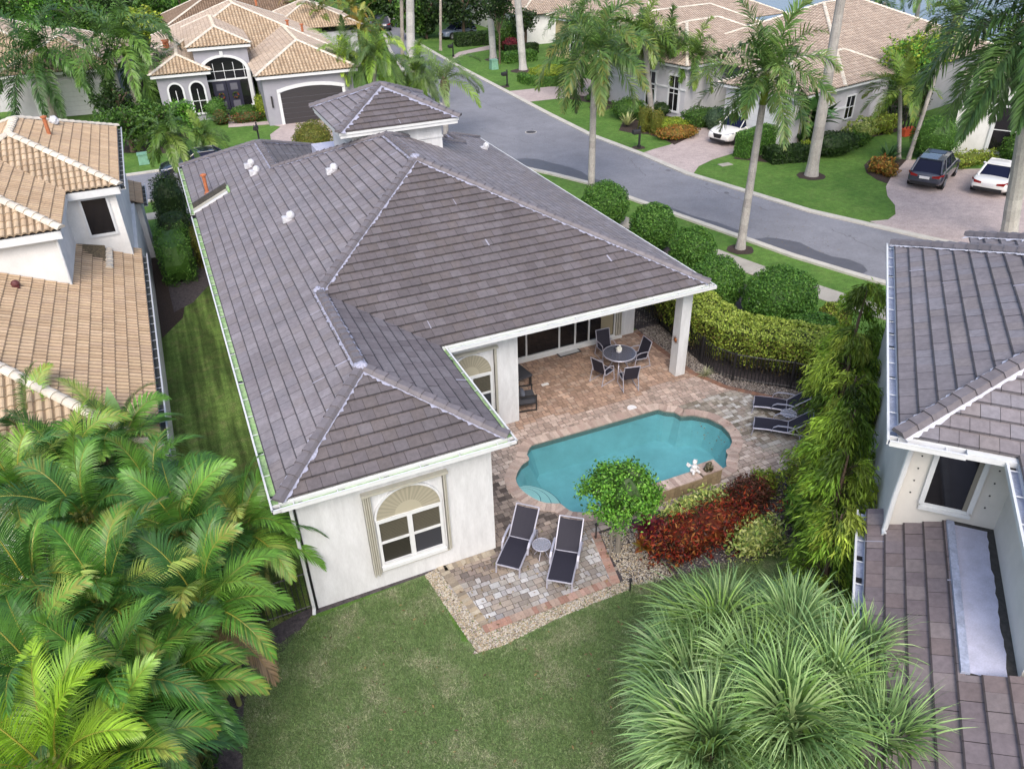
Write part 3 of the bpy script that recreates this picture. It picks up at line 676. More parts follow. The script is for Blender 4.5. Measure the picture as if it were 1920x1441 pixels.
# ---------------------------------------------------------------- far houses
def garage_arch(par, fr, x0, x1, h, col, name='garage_door', frame_mat='trim', rise=.35):
    b = MB(); n = 14
    for i in range(6):
        z0, z1 = h*i/6+.01, h*(i+1)/6-.01
        b.box(x0, x1, -.03, .02, z0, z1, fr=lambda x, y, z: fr(x, y, z))
    for i in range(n):
        a, c = x0+(x1-x0)*i/n, x0+(x1-x0)*(i+1)/n; za = h+rise*(1-((a-(x0+x1)/2)/((x1-x0)/2))**2); zc_ = h+rise*(1-((c-(x0+x1)/2)/((x1-x0)/2))**2)
        b.face([fr(a, .02, h), fr(c, .02, h), fr(c, .02, zc_), fr(a, .02, za)])
    g = b.build(name, col, par)
    b = MB(); k = .22
    b.box(x0-k, x0, -.02, .08, 0, h, fr=fr); b.box(x1, x1+k, -.02, .08, 0, h, fr=fr)
    for i in range(n):
        a, c = x0-k+(x1-x0+2*k)*i/n, x0-k+(x1-x0+2*k)*(i+1)/n
        f_ = lambda x: h+(rise)*max(0, (1-((x-(x0+x1)/2)/((x1-x0)/2+k))**2))
        za, zc_ = f_(a), f_(c)
        b.face([fr(a, .08, za), fr(c, .08, zc_), fr(c, .08, zc_+.25), fr(a, .08, za+.25)]); b.face([fr(a, .08, za+.25), fr(c, .08, zc_+.25), fr(c, -.02, zc_+.25), fr(a, -.02, za+.25)])
    b.build('garage_surround', M[frame_mat], par)
def win(par, fr, x0, x1, z0, z1, arch=False, bars=1, trim='trim', t=.14):
    b = MB()
    b.box(x0-t, x0, 0, .08, z0-t, z1, fr=fr); b.box(x1, x1+t, 0, .08, z0-t, z1, fr=fr); b.box(x0, x1, 0, .10, z0-t, z0, fr=fr)
    if not arch: b.box(x0-t, x1+t, 0, .10, z1, z1+t, fr=fr)
    xm, rx = (x0+x1)/2, (x1-x0)/2
    if arch:
        n = 12
        for i in range(n):
            a0, a1 = math.pi*i/n, math.pi*(i+1)/n
            b.face([fr(xm+math.cos(a)*(rx+k), .08, z1+math.sin(a)*(rx+k)*arch) for a, k in ((a0, 0), (a0, t), (a1, t), (a1, 0))])
    for i in range(1, bars+1): xx = x0+(x1-x0)*i/(bars+1); b.box(xx-.025, xx+.025, 0, .05, z0, z1, fr=fr)
    zz = (z0+z1)/2; b.box(x0, x1, 0, .045, zz-.025, zz+.025, fr=fr)
    w_ = b.build('window', M[trim], par)
    b = MB(); b.box(x0, x1, 0.003, .03, z0, z1, fr=fr)
    if arch:
        pts = [fr(xm+math.cos(math.pi*i/12)*rx, .03, z1+math.sin(math.pi*i/12)*rx*arch) for i in range(13)]; b.face(pts)
    b.build('glass', M['glassdark'], w_)
def house_fr(ox, oy, ang): return frame(ox, oy, ang)

# grey house across the side street
gf = frame(-.06, 66.4, R(3))
gh = thing('house', 'grey stucco house with an arched entry and a dark garage door across the side street', 'house', gf(6, 8))
b = MB(); B = lambda *a, m=0: b.box(*a, m=m, fr=gf)
B(.3, 3.9, .4, 20, 0, 3.35); B(3.3, 7.3, 1.2, 12, 0, 4.9); B(.3, 14.5, 5, 21.5, 0, 3.35); B(7.6, 14.3, -3.9, 8, 0, 3.35)
b.build('wall', M['grey'], gh)
b = MB(); B(-.05, 4.25, .05, 20, 3.36, 3.55); B(2.95, 7.6, .9, 12, 4.92, 5.12); B(-.05, 14.85, 5, 21.9, 3.36, 3.54); B(7.2, 14.7, -4.3, 8, 3.36, 3.56)
b.build('cornice', M['trim'], gh)
rb, cb = MB(), MBS()
hip_roof(rb, cb, -.1, 14.9, 4.4, 22, 3.58, S, gf, pals=(SFAR, STILEF), K=4, seed=51, sides='LRFB')
hip_roof(rb, cb, -.1, 4.3, 0, 12, 3.59, S, gf, pals=(SFAR, STILEF), K=4, seed=52, sides='LRF')
hip_roof(rb, cb, 2.9, 7.65, .85, 13, 5.15, S, gf, pals=(SFAR, STILEF), K=4, seed=53, sides='LRF')
hip_roof(rb, cb, 7.15, 14.75, -4.35, 12, 3.60, S, gf, pals=(SFAR, STILEF), K=4, seed=54, sides='LRF')
r_ = rb.build('roof', M['stile'], gh); cb.build('ridge_cap', M['capcream'], r_)
for q in ((1.2, 9, 4.6), (1.5, 8.3, 4.7), (1.35, 8.0, 4.6), (1.5, 7.6, 4.7), (9.5, 13, 6.9), (11.5, 9, 5.4), (12.5, 7.5, 5.2)):
    x, y, z = gf(*q); b = MB(); b.lathe([(.1, -.4), (.1, .12), (.17, .14), (.17, .24)], 8, c=(x, y, z)); b.build('roof_pipe', M['terracotta'], r_)
ff = lambda x, d, z: gf(x, .4-d, z)
for x in (1.0, 2.55): win(gh, ff, x, x+.95, .6, 2.35, arch=1.0)
# entry: tall arch with double doors
fe = lambda x, d, z: gf(x, 1.2-d, z)
b = MB(); n = 16
for k0, k1, dd in ((1.62, 1.90, .12),):
    for i in range(n):
        a0, a1 = math.pi*i/n, math.pi*(i+1)/n
        b.face([fe(5.3+math.cos(a)*k, dd, 3.3+math.sin(a)*k*.62) for a, k in ((a0, k0), (a0, k1), (a1, k1), (a1, k0))])
        b.face([fe(5.3+math.cos(a)*k1, q, 3.3+math.sin(a)*k1*.62) for a, q in ((a0, 0), (a0, .12), (a1, .12), (a1, 0))])
b.box(5.2, 5.45, 0, .16, 4.35, 4.75, fr=fe)
b.box(3.40, 3.68, 0, .35, 0, 3.3, fr=fe); b.box(6.92, 7.2, 0, .35, 0, 3.3, fr=fe); b.box(3.3, 3.78, 0, .42, 0, .7, fr=fe); b.box(6.82, 7.3, 0, .42, 0, .7, fr=fe)
for i in range(5): b.box(3.75+i*.75, 3.79+i*.75, .02, .06, 2.75, 3.9, fr=fe)
b.box(3.68, 6.92, .02, .07, 3.3, 3.34, fr=fe); b.box(3.68, 6.92, .0, .10, 2.62, 2.74, fr=fe)
en = b.build('entry_surround', M['trim'], gh)
b = MB(); pts = [fe(5.3+math.cos(math.pi*i/16)*1.62, .03, 3.3+math.sin(math.pi*i/16)*1.0) for i in range(17)]; b.face(pts); b.box(3.68, 6.92, 0.002, .03, 0, 3.3, fr=fe); b.build('entry_glass', M['glassdark'], en)
b = MB(); b.box(4.2, 5.22, .03, .09, .05, 2.6, fr=fe); b.box(5.26, 6.3, .03, .09, .05, 2.6, fr=fe)
dr = b.build('entry_door', mat('dark_navy_door', (.02, .02, .04), .4), gh)
M['doorglass'] = mat('grey_door_glass', (.12, .12, .15), .2)
for x in (4.45, 5.5):
    for z0_, z1_ in ((.3, 1.1), (1.9, 2.4)): b = MB(); b.box(x, x+.55, .09, .10, z0_, z1_, fr=fe); b.build('door_glass', M['doorglass'], dr)
for x in (4.72, 5.78):
    b = MB()
    for i in range(14):
        a = 2*math.pi*i/14; b.ball(fe(x+math.cos(a)*.2, .14, 1.5+math.sin(a)*.2), .07, 3, col=random.choice([(.03, .05, .02), (.06, .08, .02), (.2, .05, .03)]))
    b.build('wreath', M['leaf'], dr)
garage_arch(gh, lambda x, d, z: gf(x, -3.9-d, z), 8.75, 13.4, 2.25, mat('dark_brown_garage_door', (.035, .032, .035), .5))
b = MB(); b.box(8.02, 8.14, 0, .12, 1.3, 2.1, fr=lambda x, d, z: gf(x, -3.9-d, z)); b.build('wall_light', M['black'], gh)

# neighbour house far left behind the tall palms
nf = frame(-9.8, 73.7, R(6))
nh = thing('house', 'grey white garage front half hidden by tall palms at far left', 'house', nf(3, 6))
b = MB(); B = lambda *a, m=0: b.box(*a, m=m, fr=nf); B(-1.0, 7.3, .4, 14, 0, 3.2); B(-9, -1.0, 4.5, 18, 0, 3.2); b.build('wall', M['lgrey'], nh)
b = MB(); B(-1.3, 7.65, .05, 14, 3.22, 3.42); b.box(-9.3, -1.3, 4.1, 18, 3.22, 3.42, fr=nf); b.build('cornice', M['trim'], nh)
rb, cb = MB(), MBS()
hip_roof(rb, cb, -1.35, 7.7, 0, 14, 3.44, S, nf, pals=(SFAR, STILEF), K=4, seed=61); hip_roof(rb, cb, -9.4, 3, 4, 20, 3.45, S, nf, pals=(SFAR, STILEF), K=4, seed=62)
r_ = rb.build('roof', M['stile'], nh); cb.build('ridge_cap', M['capcream'], r_)
garage_arch(nh, lambda x, d, z: nf(x, .4-d, z), 1.0, 6.2, 2.2, M['trim'])

# brown roofed house behind the grey house
kf = frame(3, 96, R(2))
kh = thing('house', 'low house with a brown striped tile roof behind the grey house at the top edge', 'house', kf(8, 6))
b = MB(); b.box(0, 16, 0, 10, 0, 3.2, fr=kf); b.build('wall', M['lgrey'], kh)
rb, cb = MB(), MBS(); hip_roof(rb, cb, -.6, 16.6, -.6, 12, 3.3, S, kf, pals=([(.22, .15, .10), (.27, .19, .13)],)*2, K=3, seed=64); r_ = rb.build('roof', M['stile'], kh); cb.build('ridge_cap', M['capcream'], r_)
k2 = frame(11.8, 83, R(3)); kh2 = thing('house', 'small beige hip roof peeking out behind the right side of the grey house', 'house', k2(3, 3))
b = MB(); b.box(0, 8, 0, 10, 0, 3.3, fr=k2); b.build('wall', M['lgrey'], kh2)
rb, cb = MB(), MBS(); hip_roof(rb, cb, -.5, 8.5, -.5, 10, 3.8, S, k2, pals=(SFAR, STILEF), K=4, seed=65); r_ = rb.build('roof', M['stile'], kh2); cb.build('ridge_cap', M['capcream'], r_)

# white garage house on the right side of the road; local x = along the garage front (towards far left), y = depth
WA = R(-12)
def wfr(x, y, z=0.0):
    a = (math.sin(WA), math.cos(WA)); bb_ = (math.cos(WA), -math.sin(WA))
    return (35.62+a[0]*x+bb_[0]*y, 37.54+a[1]*x+bb_[1]*y, z)
wh = thing('house', 'pale grey house with a white garage door behind the white SUV', 'house', wfr(8, 10))
b = MB(); b.box(.4, 5.8, .4, 9, 0, 3.25, fr=wfr); b.box(.4, 15.5, 7, 24, 0, 3.25, fr=wfr); b.box(10.6, 19, 1.7, 12, 0, 3.55, fr=wfr); b.build('wall', M['lgrey'], wh)
b = MB(); b.box(.05, 6.15, .05, 9, 3.26, 3.42, fr=wfr); b.box(10.3, 19.3, 1.4, 12, 3.56, 3.72, fr=wfr); b.box(10.5, 19, 1.62, 1.7, 2.0, 2.1, fr=wfr); b.box(1.5, 6.0, .3, .42, 1.9, 2.02, fr=lambda x, y, z: wfr(y, x, z)); b.build('cornice', M['trim'], wh)
rb, cb = MB(), MBS()
hip_roof(rb, cb, 0, 6.2, 0, 12, 3.44, S, wfr, pals=(SPINK, SPINK), K=4, seed=71, sides='LRF')
hip_roof(rb, cb, 0, 16, 4.9, 25, 3.45, S, wfr, pals=(SPINK, SPINK), K=3, seed=72)
hip_roof(rb, cb, 10.25, 19.4, 1.3, 14, 3.75, S, wfr, pals=(SPINK, SPINK), K=3, seed=73)
r_ = rb.build('roof', M['stile'], wh); cb.build('ridge_cap', M['capcream'], r_)
gw = lambda x, d, z: wfr(6.2-x, .4-d, z)
garage_arch(wh, gw, 1.25, 4.85, 2.2, M['trim'])
for x in (.65, 5.35): b = MB(); b.box(x, x+.16, 0, .14, 1.2, 1.95, fr=gw); b.build('wall_light', M['black'], wh)
win(wh, lambda x, d, z: wfr(x, 1.7-d, z), 11.2, 12.1, .5, 2.9, bars=1); win(wh, lambda x, d, z: wfr(x, 1.7-d, z), 13.6, 14.5, .5, 2.9, bars=1)
win(wh, lambda x, d, z: wfr(.4-d, x, z), 6.0, 6.9, 1.2, 2.6, bars=1, t=.08)

# yellow house
def yfr(x, y, z=0.0):
    a = (math.sin(R(-8)), math.cos(R(-8))); bb_ = (math.cos(R(-8)), -math.sin(R(-8)))
    return (38.9+a[0]*x+bb_[0]*y, 60.3+a[1]*x+bb_[1]*y, z)
yh = thing('house', 'yellow stucco house with a pinkish tile roof beyond the curved driveway', 'house', yfr(8, 8))
b = MB(); b.box(0, 6, 0, 14, 0, 3.5, fr=yfr); b.box(6, 16, 2.2, 16, 0, 3.5, fr=yfr); b.build('wall', M['yellow'], yh)
b = MB(); b.box(-.3, 6.3, -.3, 14, 3.5, 3.7, fr=yfr); b.box(5.7, 16.3, 1.9, 16, 3.52, 3.7, fr=yfr); b.box(5.2, 6.0, -.1, 1.5, 0, 3.4, fr=yfr); b.build('cornice', M['trim'], yh)
rb, cb = MB(), MBS(); hip_roof(rb, cb, -.4, 6.4, -.4, 14, 3.72, S, yfr, pals=(SPINK, SPINK), K=3, seed=75); hip_roof(rb, cb, 2, 17, 1.8, 20, 3.74, S, yfr, pals=(SPINK, SPINK), K=3, seed=76); r_ = rb.build('roof', M['stile'], yh); cb.build('ridge_cap', M['capcream'], r_)
win(yh, lambda x, d, z: yfr(x, -d, z), 4.2, 4.9, .8, 2.8); win(yh, lambda x, d, z: yfr(x, 2.2-d, z), 8, 9.3, .6, 2.8); win(yh, lambda x, d, z: yfr(x, 2.2-d, z), 12, 13.3, .6, 2.8)

# far white houses near the head of the road
def ffr(x, y, z=0.0): return (38.6+y, 84+x, z)
fh = thing('house', 'cream house behind the two pale palm trunks near the head of the road', 'house', ffr(4, 5))
b = MB(); b.box(0, 10, 0, 12, 0, 3.0, fr=ffr); b.build('wall', M['stucco2'], fh)
rb, cb = MB(), MBS(); hip_roof(rb, cb, -.5, 10.5, -.5, 13, 3.1, S, ffr, pals=(SFAR, SPINK), K=3, seed=77); r_ = rb.build('roof', M['stile'], fh); cb.build('ridge_cap', M['capcream'], r_)
def ffr2(x, y, z=0.0): return (40.5+y, 99+x, z)
fh2 = thing('house', 'white house at the head of the road behind the dark round tree', 'house', ffr2(4, 5))
b = MB(); b.box(-2, 10, 0, 12, 0, 3.4, fr=ffr2); b.build('wall', M['stucco2'], fh2)
b = MB(); b.box(-2.03, -1.98, .8, 3.4, 0, 2.4, fr=ffr2); b.build('garage_door', M['cream'], fh2)
rb, cb = MB(), MBS(); hip_roof(rb, cb, -2.5, 10.5, -.5, 13, 3.5, S, ffr2, pals=(SFAR, SPINK), K=3, seed=78); r_ = rb.build('roof', M['stile'], fh2); cb.build('ridge_cap', M['capcream'], r_)

# white house at the right edge, behind the parked cars
ea = math.atan2(46.7-44.6, 29.6-33.3)     # bearing of its front wall
def efr(x, y, z=0.0):
    a = (math.sin(ea), math.cos(ea)); n_ = (-a[1], a[0])
    return (44.6+a[0]*x+n_[0]*y, 33.3+a[1]*x+n_[1]*y, z)
eh = thing('house', 'white house with an arched window behind the two cars parked at right', 'house', efr(6, 6))
b = MB(); b.box(0, 14, 0, 12, 0, 4.3, fr=efr); b.box(1.5, 14, 4, 12, 4.3, 6.3, fr=efr); b.build('wall', M['stucco2'], eh)
b = MB(); b.box(-.05, 14, -.06, 0, 3.0, 3.12, fr=efr); b.box(-.35, 14.3, -.35, 12.3, 4.3, 4.48, fr=efr); b.box(1.2, 14.3, 3.7, 12.3, 6.3, 6.48, fr=efr); b.build('cornice', M['trim'], eh)
rb, cb = MB(), MBS(); hip_roof(rb, cb, -.4, 14.4, -.4, 9, 4.5, S, efr, pals=(SPINK, SPINK), K=3, seed=79); hip_roof(rb, cb, 1.1, 14.4, 3.6, 14, 6.5, S, efr, pals=(SPINK, SPINK), K=3, seed=80); r_ = rb.build('roof', M['stile'], eh); cb.build('ridge_cap', M['capcream'], r_)
win(eh, lambda x, d, z: efr(x, -d, z), 2.15, 3.65, .5, 2.9, arch=.8, bars=0, t=.2)
# ---------------------------------------------------------------- ground, roads, beds
def grass_mat(name, a, b, c, scale=1.0, dry=.45, stripe=None):
    m = bpy.data.materials.new(name); m.use_nodes = True; t = m.node_tree; N = t.nodes; L = t.links
    p = N['Principled BSDF']; p.inputs['Roughness'].default_value = .9; p.inputs['Specular IOR Level'].default_value = .2
    tc = N.new('ShaderNodeTexCoord')
    def ns(s, d=8, r=.65):
        n = N.new('ShaderNodeTexNoise'); n.inputs['Scale'].default_value = s; n.inputs['Detail'].default_value = d; n.inputs['Roughness'].default_value = r
        L.new(tc.outputs['Object'], n.inputs['Vector']); return n.outputs['Fac']
    def ramp(src, p0, p1, c0, c1):
        r = N.new('ShaderNodeValToRGB'); r.color_ramp.elements[0].position = p0; r.color_ramp.elements[1].position = p1
        r.color_ramp.elements[0].color = (*c0, 1); r.color_ramp.elements[1].color = (*c1, 1); L.new(src, r.inputs[0]); return r.outputs[0]
    base = ramp(ns(.9*scale), .38, .62, a, b)
    drym = ramp(ns(2.3*scale), .5, .68, (0, 0, 0), (dry,)*3)
    mx = N.new('ShaderNodeMix'); mx.data_type = 'RGBA'; L.new(drym, mx.inputs[0]); L.new(base, mx.inputs[6]); mx.inputs[7].default_value = (*c, 1)
    fine = ramp(ns(28, 4), .3, .7, (.55,)*3, (1.45,)*3)
    midn = ramp(ns(3.5, 6), .35, .65, (.78,)*3, (1.2,)*3); mq = N.new('ShaderNodeMix'); mq.data_type = 'RGBA'; mq.blend_type = 'MULTIPLY'; mq.inputs[0].default_value = 1; L.new(mx.outputs[2], mq.inputs[6]); L.new(midn, mq.inputs[7]); mx = mq
    mu = N.new('ShaderNodeMix'); mu.data_type = 'RGBA'; mu.blend_type = 'MULTIPLY'; mu.inputs[0].default_value = 1; L.new(mx.outputs[2], mu.inputs[6]); L.new(fine, mu.inputs[7])
    if stripe:
        mp = N.new('ShaderNodeMapping'); mp.inputs['Scale'].default_value = stripe; L.new(tc.outputs['Object'], mp.inputs[0])
        n = N.new('ShaderNodeTexNoise'); n.inputs['Scale'].default_value = 1; n.inputs['Detail'].default_value = 3; L.new(mp.outputs[0], n.inputs['Vector'])
        st_ = ramp(n.outputs['Fac'], .42, .58, (.55,)*3, (1.3,)*3); m3 = N.new('ShaderNodeMix'); m3.data_type = 'RGBA'; m3.blend_type = 'MULTIPLY'; m3.inputs[0].default_value = 1
        L.new(mu.outputs[2], m3.inputs[6]); L.new(st_, m3.inputs[7]); mu = m3
    L.new(mu.outputs[2], p.inputs['Base Color'])
    bp = N.new('ShaderNodeBump'); bp.inputs['Strength'].default_value = .8; bp.inputs['Distance'].default_value = .04; L.new(ns(35, 4), bp.inputs['Height']); L.new(bp.outputs[0], p.inputs['Normal'])
    return m
M['lawn'] = grass_mat('back_lawn_grass', (.12, .18, .066), (.155, .22, .088), (.25, .24, .15), 1.6, .45)
M['sidelawn'] = grass_mat('side_lawn_grass', (.095, .165, .038), (.135, .215, .050), (.19, .19, .08), dry=.6, stripe=(2.6, .16, 1))
M['green'] = grass_mat('front_lawn_grass', (.070, .155, .028), (.105, .205, .040), (.17, .23, .07), .5, .3)
def structure(name, mb, m): return tag(mb.build(name, m), kind='structure')
POOLPX = [(965.1, 902), (968.5, 890), (978, 874.5), (991, 865.5), (986, 857.5), (990, 846), (996.5, 838), (1060, 820), (1183.8, 784.7), (1233.3, 770.4), (1246.5, 774.3), (1264.5, 776), (1276.3, 783.4), (1298.5, 782), (1327, 787.3), (1353, 800.4), (1368.7, 817.3), (1374, 833), (1368.7, 846), (1361, 850), (1366, 857.7), (1362, 869.4), (1363.5, 881), (1349, 888)]
pool = [G(x, y, -.08) for x, y in POOLPX]
poolB = [G(x, y, -.08) for x, y in [(1349, 888), (1290, 911), (1240, 930), (1195, 950), (1165, 962), (1113, 966), (1097, 968), (1070, 966), (1056.5, 957), (1051, 951), (1022, 950), (1004, 943.6), (986, 933), (973, 921.5), (966.5, 910)]]
POOL = pool+poolB[1:]
def offset(poly, dd):
    n = len(poly); out = []
    A = sum(poly[i][0]*poly[(i+1) % n][1]-poly[(i+1) % n][0]*poly[i][1] for i in range(n)); sg = 1 if A > 0 else -1
    for i in range(n):
        p, q, r = map(np.array, (poly[i-1], poly[i], poly[(i+1) % n]))
        e1 = q-p; e2 = r-q; e1 = e1/np.linalg.norm(e1); e2 = e2/np.linalg.norm(e2)
        n1 = np.array([e1[1], -e1[0]]); n2 = np.array([e2[1], -e2[0]]); m_ = n1+n2; m_ /= np.linalg.norm(m_)+1e-9
        k = min(1/max(.5, m_@n1), 1.5); out.append(tuple(q+sg*dd*m_*k))
    return out
def inside(p, poly):
    x, y = p; c = False; n = len(poly)
    for i in range(n):
        x1, y1 = poly[i]; x2, y2 = poly[(i+1) % n]
        if (y1 > y) != (y2 > y) and x < (x2-x1)*(y-y1)/(y2-y1)+x1: c = not c
    return c
def dist_poly(p, poly):
    p = np.array(p); best = 9e9
    for i in range(len(poly)):
        a = np.array(poly[i]); b = np.array(poly[(i+1) % len(poly)]); ab = b-a; t = np.clip((p-a)@ab/(ab@ab+1e-9), 0, 1); best = min(best, np.linalg.norm(a+ab*t-p))
    return best
g_ = MB(); hole = offset(POOL, .12)
g_.sheet([(-260, -60), (420, -60), (420, 420), (-260, 420)], 0.0, holes=[hole]); structure('ground', g_, M['green'])
# lawns
g_ = MB(); g_.sheet([(-6, 2), (13, 2), (13, 10.6), (8.7, 10.9), (7.7, 11.15), (3.95, 11.0), (3.4, 11.3), (3.4, 13.65), (.45, 13.4), (-1, 12.7), (-6, 12.7)], .004); structure('back_lawn', g_, M['lawn'])
g_ = MB(); g_.sheet([(-2.1, 13.0), (.5, 13.0), (.5, 35.8), (-.2, 37), (-2.1, 35)], .0065); structure('side_lawn', g_, M['sidelawn'])
# roads
road = [(-60, 53.7), (14, 53.8), (17.6, 54.6), (19.9, 56.5), (20.9, 59.5), (21.2, 62.4), (21.9, 69.8), (22.5, 75.7), (25.1, 89.7), (28.0, 102), (29.5, 125), (33.5, 125), (31.5, 108), (29.0, 95), (28.0, 78.9), (27.4, 63.3), (27.05, 55), (26.9, 47.8), (27.5, 42.1), (27.7, 37.4), (28.7, 33.1), (29.6, 29.1), (32.0, 23.4), (36, 15.5), (44, 3), (38, 0), (30.5, 13), (28.3, 17.2), (26.3, 21.8), (25.2, 25.0), (24.5, 28.0), (23.6, 31.7), (22.7, 35.6), (22.0, 38.7), (20.9, 41.3), (19.2, 44.6), (16.0, 47.2), (12, 48.0), (-60, 48.05)]
r_ = MB(); r_.sheet(road, .006); structure('road', r_, M['asphalt'])
def strip(mb, pts, w, z0, z1, side=1, joint=3.0):
    n = len(pts)
    def nr(i):
        a = np.array(pts[max(i-1, 0)]); b = np.array(pts[min(i+1, n-1)]); t = (b-a)/np.linalg.norm(b-a); return np.array([t[1], -t[0]])*side
    for i in range(n-1):
      A0, B0_ = np.array(pts[i]), np.array(pts[i+1]); Na, Nb = nr(i), nr(i+1); Ls = np.linalg.norm(B0_-A0); kk = max(1, int(round(Ls/joint)))
      for j in range(kk):
        f0, f1 = j/kk, (j+1)/kk-.018/Ls
        a, b = A0+(B0_-A0)*f0, A0+(B0_-A0)*f1; na, nb_ = Na+(Nb-Na)*f0, Na+(Nb-Na)*f1
        q = [a, b, b+nb_*w, a+na*w]
        vs = [(p[0], p[1], z) for z in (z0, z1) for p in q]
        mb.mesh(vs, [(0, 3, 2, 1), (4, 5, 6, 7), (0, 1, 5, 4), (1, 2, 6, 5), (2, 3, 7, 6), (3, 0, 4, 7)])
k = MB()
strip(k, road[12:25], .42, 0, .075, -1)      # right side of the main road
strip(k, road[26:38][::1], .34, 0, .10, -1)
strip(k, [road[38], road[37]], .30, 0, .09, 1)
strip(k, road[0:10], .34, 0, .09, -1)
structure('kerb', k, M['kerb'])
def bulge(pts, seed):
    rr = random.Random(seed); return [(x+rr.uniform(-.12, .12), y+rr.uniform(-.12, .12)) for x, y in pts]
k = MB()
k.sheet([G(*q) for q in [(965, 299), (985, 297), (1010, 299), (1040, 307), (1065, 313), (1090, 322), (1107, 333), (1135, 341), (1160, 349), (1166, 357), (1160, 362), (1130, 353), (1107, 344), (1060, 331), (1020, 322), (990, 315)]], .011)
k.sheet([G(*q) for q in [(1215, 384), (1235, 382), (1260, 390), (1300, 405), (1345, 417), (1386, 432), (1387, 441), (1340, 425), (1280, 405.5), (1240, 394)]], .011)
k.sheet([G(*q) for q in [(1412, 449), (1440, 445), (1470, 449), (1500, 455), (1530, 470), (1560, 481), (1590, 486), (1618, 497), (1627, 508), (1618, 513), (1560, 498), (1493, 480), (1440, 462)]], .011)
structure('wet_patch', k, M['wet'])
# sidewalk
sw = [G(*q) for q in [(1605, 560), (1383, 480), (1200, 415)]]
sw = [(27.8, 13.5), (26.0, 16.5), (24.45, 20.4), (23.5, 23.3), (22.75, 26.2), (21.7, 30.5), (20.7, 33.6), (19.3, 36.5), (18, 39.5), (16, 43), (13, 45.1), (8, 45.75), (-20, 45.75)]
k = MB(); strip(k, sw, 1.15, 0, .03, -1, joint=1.5); structure('sidewalk', k, M['walk'])
# driveways and paths
dr = MB()
dr.sheet([G(*q) for q in [(947, 172), (986, 192), (1040, 186), (1095, 181), (1130, 168), (1125, 155), (1085, 143), (1060, 132), (1050, 138), (1062, 150), (1052, 160), (1005, 166)]], .012)
dr.sheet([G(*q) for q in [(1199, 289), (1240, 306), (1300, 326), (1310, 312), (1335, 300), (1400, 280), (1440, 262), (1480, 245), (1350, 215), (1330, 240), (1295, 240), (1275, 228), (1265, 235), (1300, 254), (1255, 272), (1225, 280)]], .012)
dr.sheet([G(*q) for q in [(1630, 415), (1690, 437), (1747, 450), (1960, 512), (2100, 430), (1990, 340), (1900, 315), (1780, 318), (1720, 300), (1700, 300), (1672, 330), (1661, 350), (1664, 368), (1678, 385), (1679, 402), (1665, 412)]], .012)
dr.sheet([(7.1, 54.0), (11.8, 54.0), (13.6, 57), (14.0, 62.4), (8.6, 62.9), (8.4, 63.6), (6.6, 63.8), (6.4, 67.2), (4.9, 67.4), (4.4, 63.2), (7.3, 62.6), (8.0, 61.4), (6.9, 59.5), (6.6, 57)], .012)
dr.sheet([G(*q) for q in [(848, 106), (860, 98), (925, 84), (925, 92), (880, 100), (850, 110)]], .012)
dr.sheet([G(*q) for q in [(700, 36), (760, 28), (764, 33), (735, 40)]], .012)
structure('driveway', dr, M['drive'])
mw = MB(); 
rings = [(8.0, -.0)]
# mulch beds
mu = MB()
def blob(px, py, rx, ry, z=.009, seed=0, n=18, mbx=None, world=None):
    c = world or G(px, py); rr = random.Random(seed)
    (mbx or mu).sheet([(c[0]+rx*math.cos(2*math.pi*i/n)*rr.uniform(.9, 1.08), c[1]+ry*math.sin(2*math.pi*i/n)*rr.uniform(.9, 1.08)) for i in range(n)], z)
for i, (px, py, r) in enumerate([(1388, 468, .62), (1521, 330, .85), (1127, 202, .9), (925, 112, .9), (981, 133, 1.2), (1197, 277, .45), (945, 163, .5), (1110, 362, .5)]): blob(px, py, r, r, .016, i)
mu.sheet([G(*q) for q in [(1620, 310), (1632, 298), (1660, 292), (1700, 300), (1705, 312), (1680, 330), (1665, 345), (1645, 338), (1625, 325)]], .010)
mu.sheet([G(*q) for q in [(1375, 298), (1440, 305), (1500, 302), (1560, 285), (1600, 265), (1680, 248), (1700, 235), (1500, 230), (1480, 262), (1400, 270)]], .014)
mu.sheet([G(*q) for q in [(1160, 245), (1168, 228), (1175, 205), (1260, 195), (1300, 215), (1290, 235), (1300, 255), (1264, 272), (1245, 262), (1215, 252), (1185, 250)]], .014)
mu.sheet([G(*q) for q in [(1050, 182), (1075, 178), (1180, 190), (1175, 200), (1100, 192)]], .014)
mu.sheet([G(*q) for q in [(232, 287), (235, 262), (370, 240), (330, 288)]], .014)
mu.sheet([(.3, 44.2), (-.6, 43.6), (-2.2, 41), (-2.1, 30), (-1.2, 31.5), (-.6, 36), (.55, 37.5), (.55, 44)], .010)
structure('mulch_bed', mu, M['mulch'])
so_ = MB()
so_.sheet([(-1.6, 36.2), (-1.5, 32.2), (-.7, 32.8), (.2, 34.5), (.5, 36.5), (.4, 41), (-1.2, 41)], .014)
so_.sheet([(.4, 13.55), (3.6, 13.62), (3.6, 13.72), (.3, 13.8), (-2, 13.2), (-2, 12.75), (-.4, 12.8)], .009)
so_.sheet([G(380, 1500), G(455, 1500), G(455, 1441), G(457, 1325), G(480, 1250), (-.4, 12.75), (-2.2, 12.7), (-2.6, 10.5)], .009)
so_.sheet([(7.6, 11.2), (8.7, 10.75), (11.2, 10.4), (13, 10.7), (13.3, 8), (16.5, 11), (17.5, 13.6), (17.2, 14.9), (15.3, 13.2), (14.9, 12.8), (12.2, 12.9), (8.0, 13.1)], .009)
so_.sheet([(14.9, 22.5), (14.95, 18.6), (15.4, 17.5), (16.3, 16.4), (17.2, 15.0), (18.8, 14.6), (21.3, 17.2), (21.2, 24), (20, 33), (15.2, 36)], .009)
structure('soil_bed', so_, M['soil'])
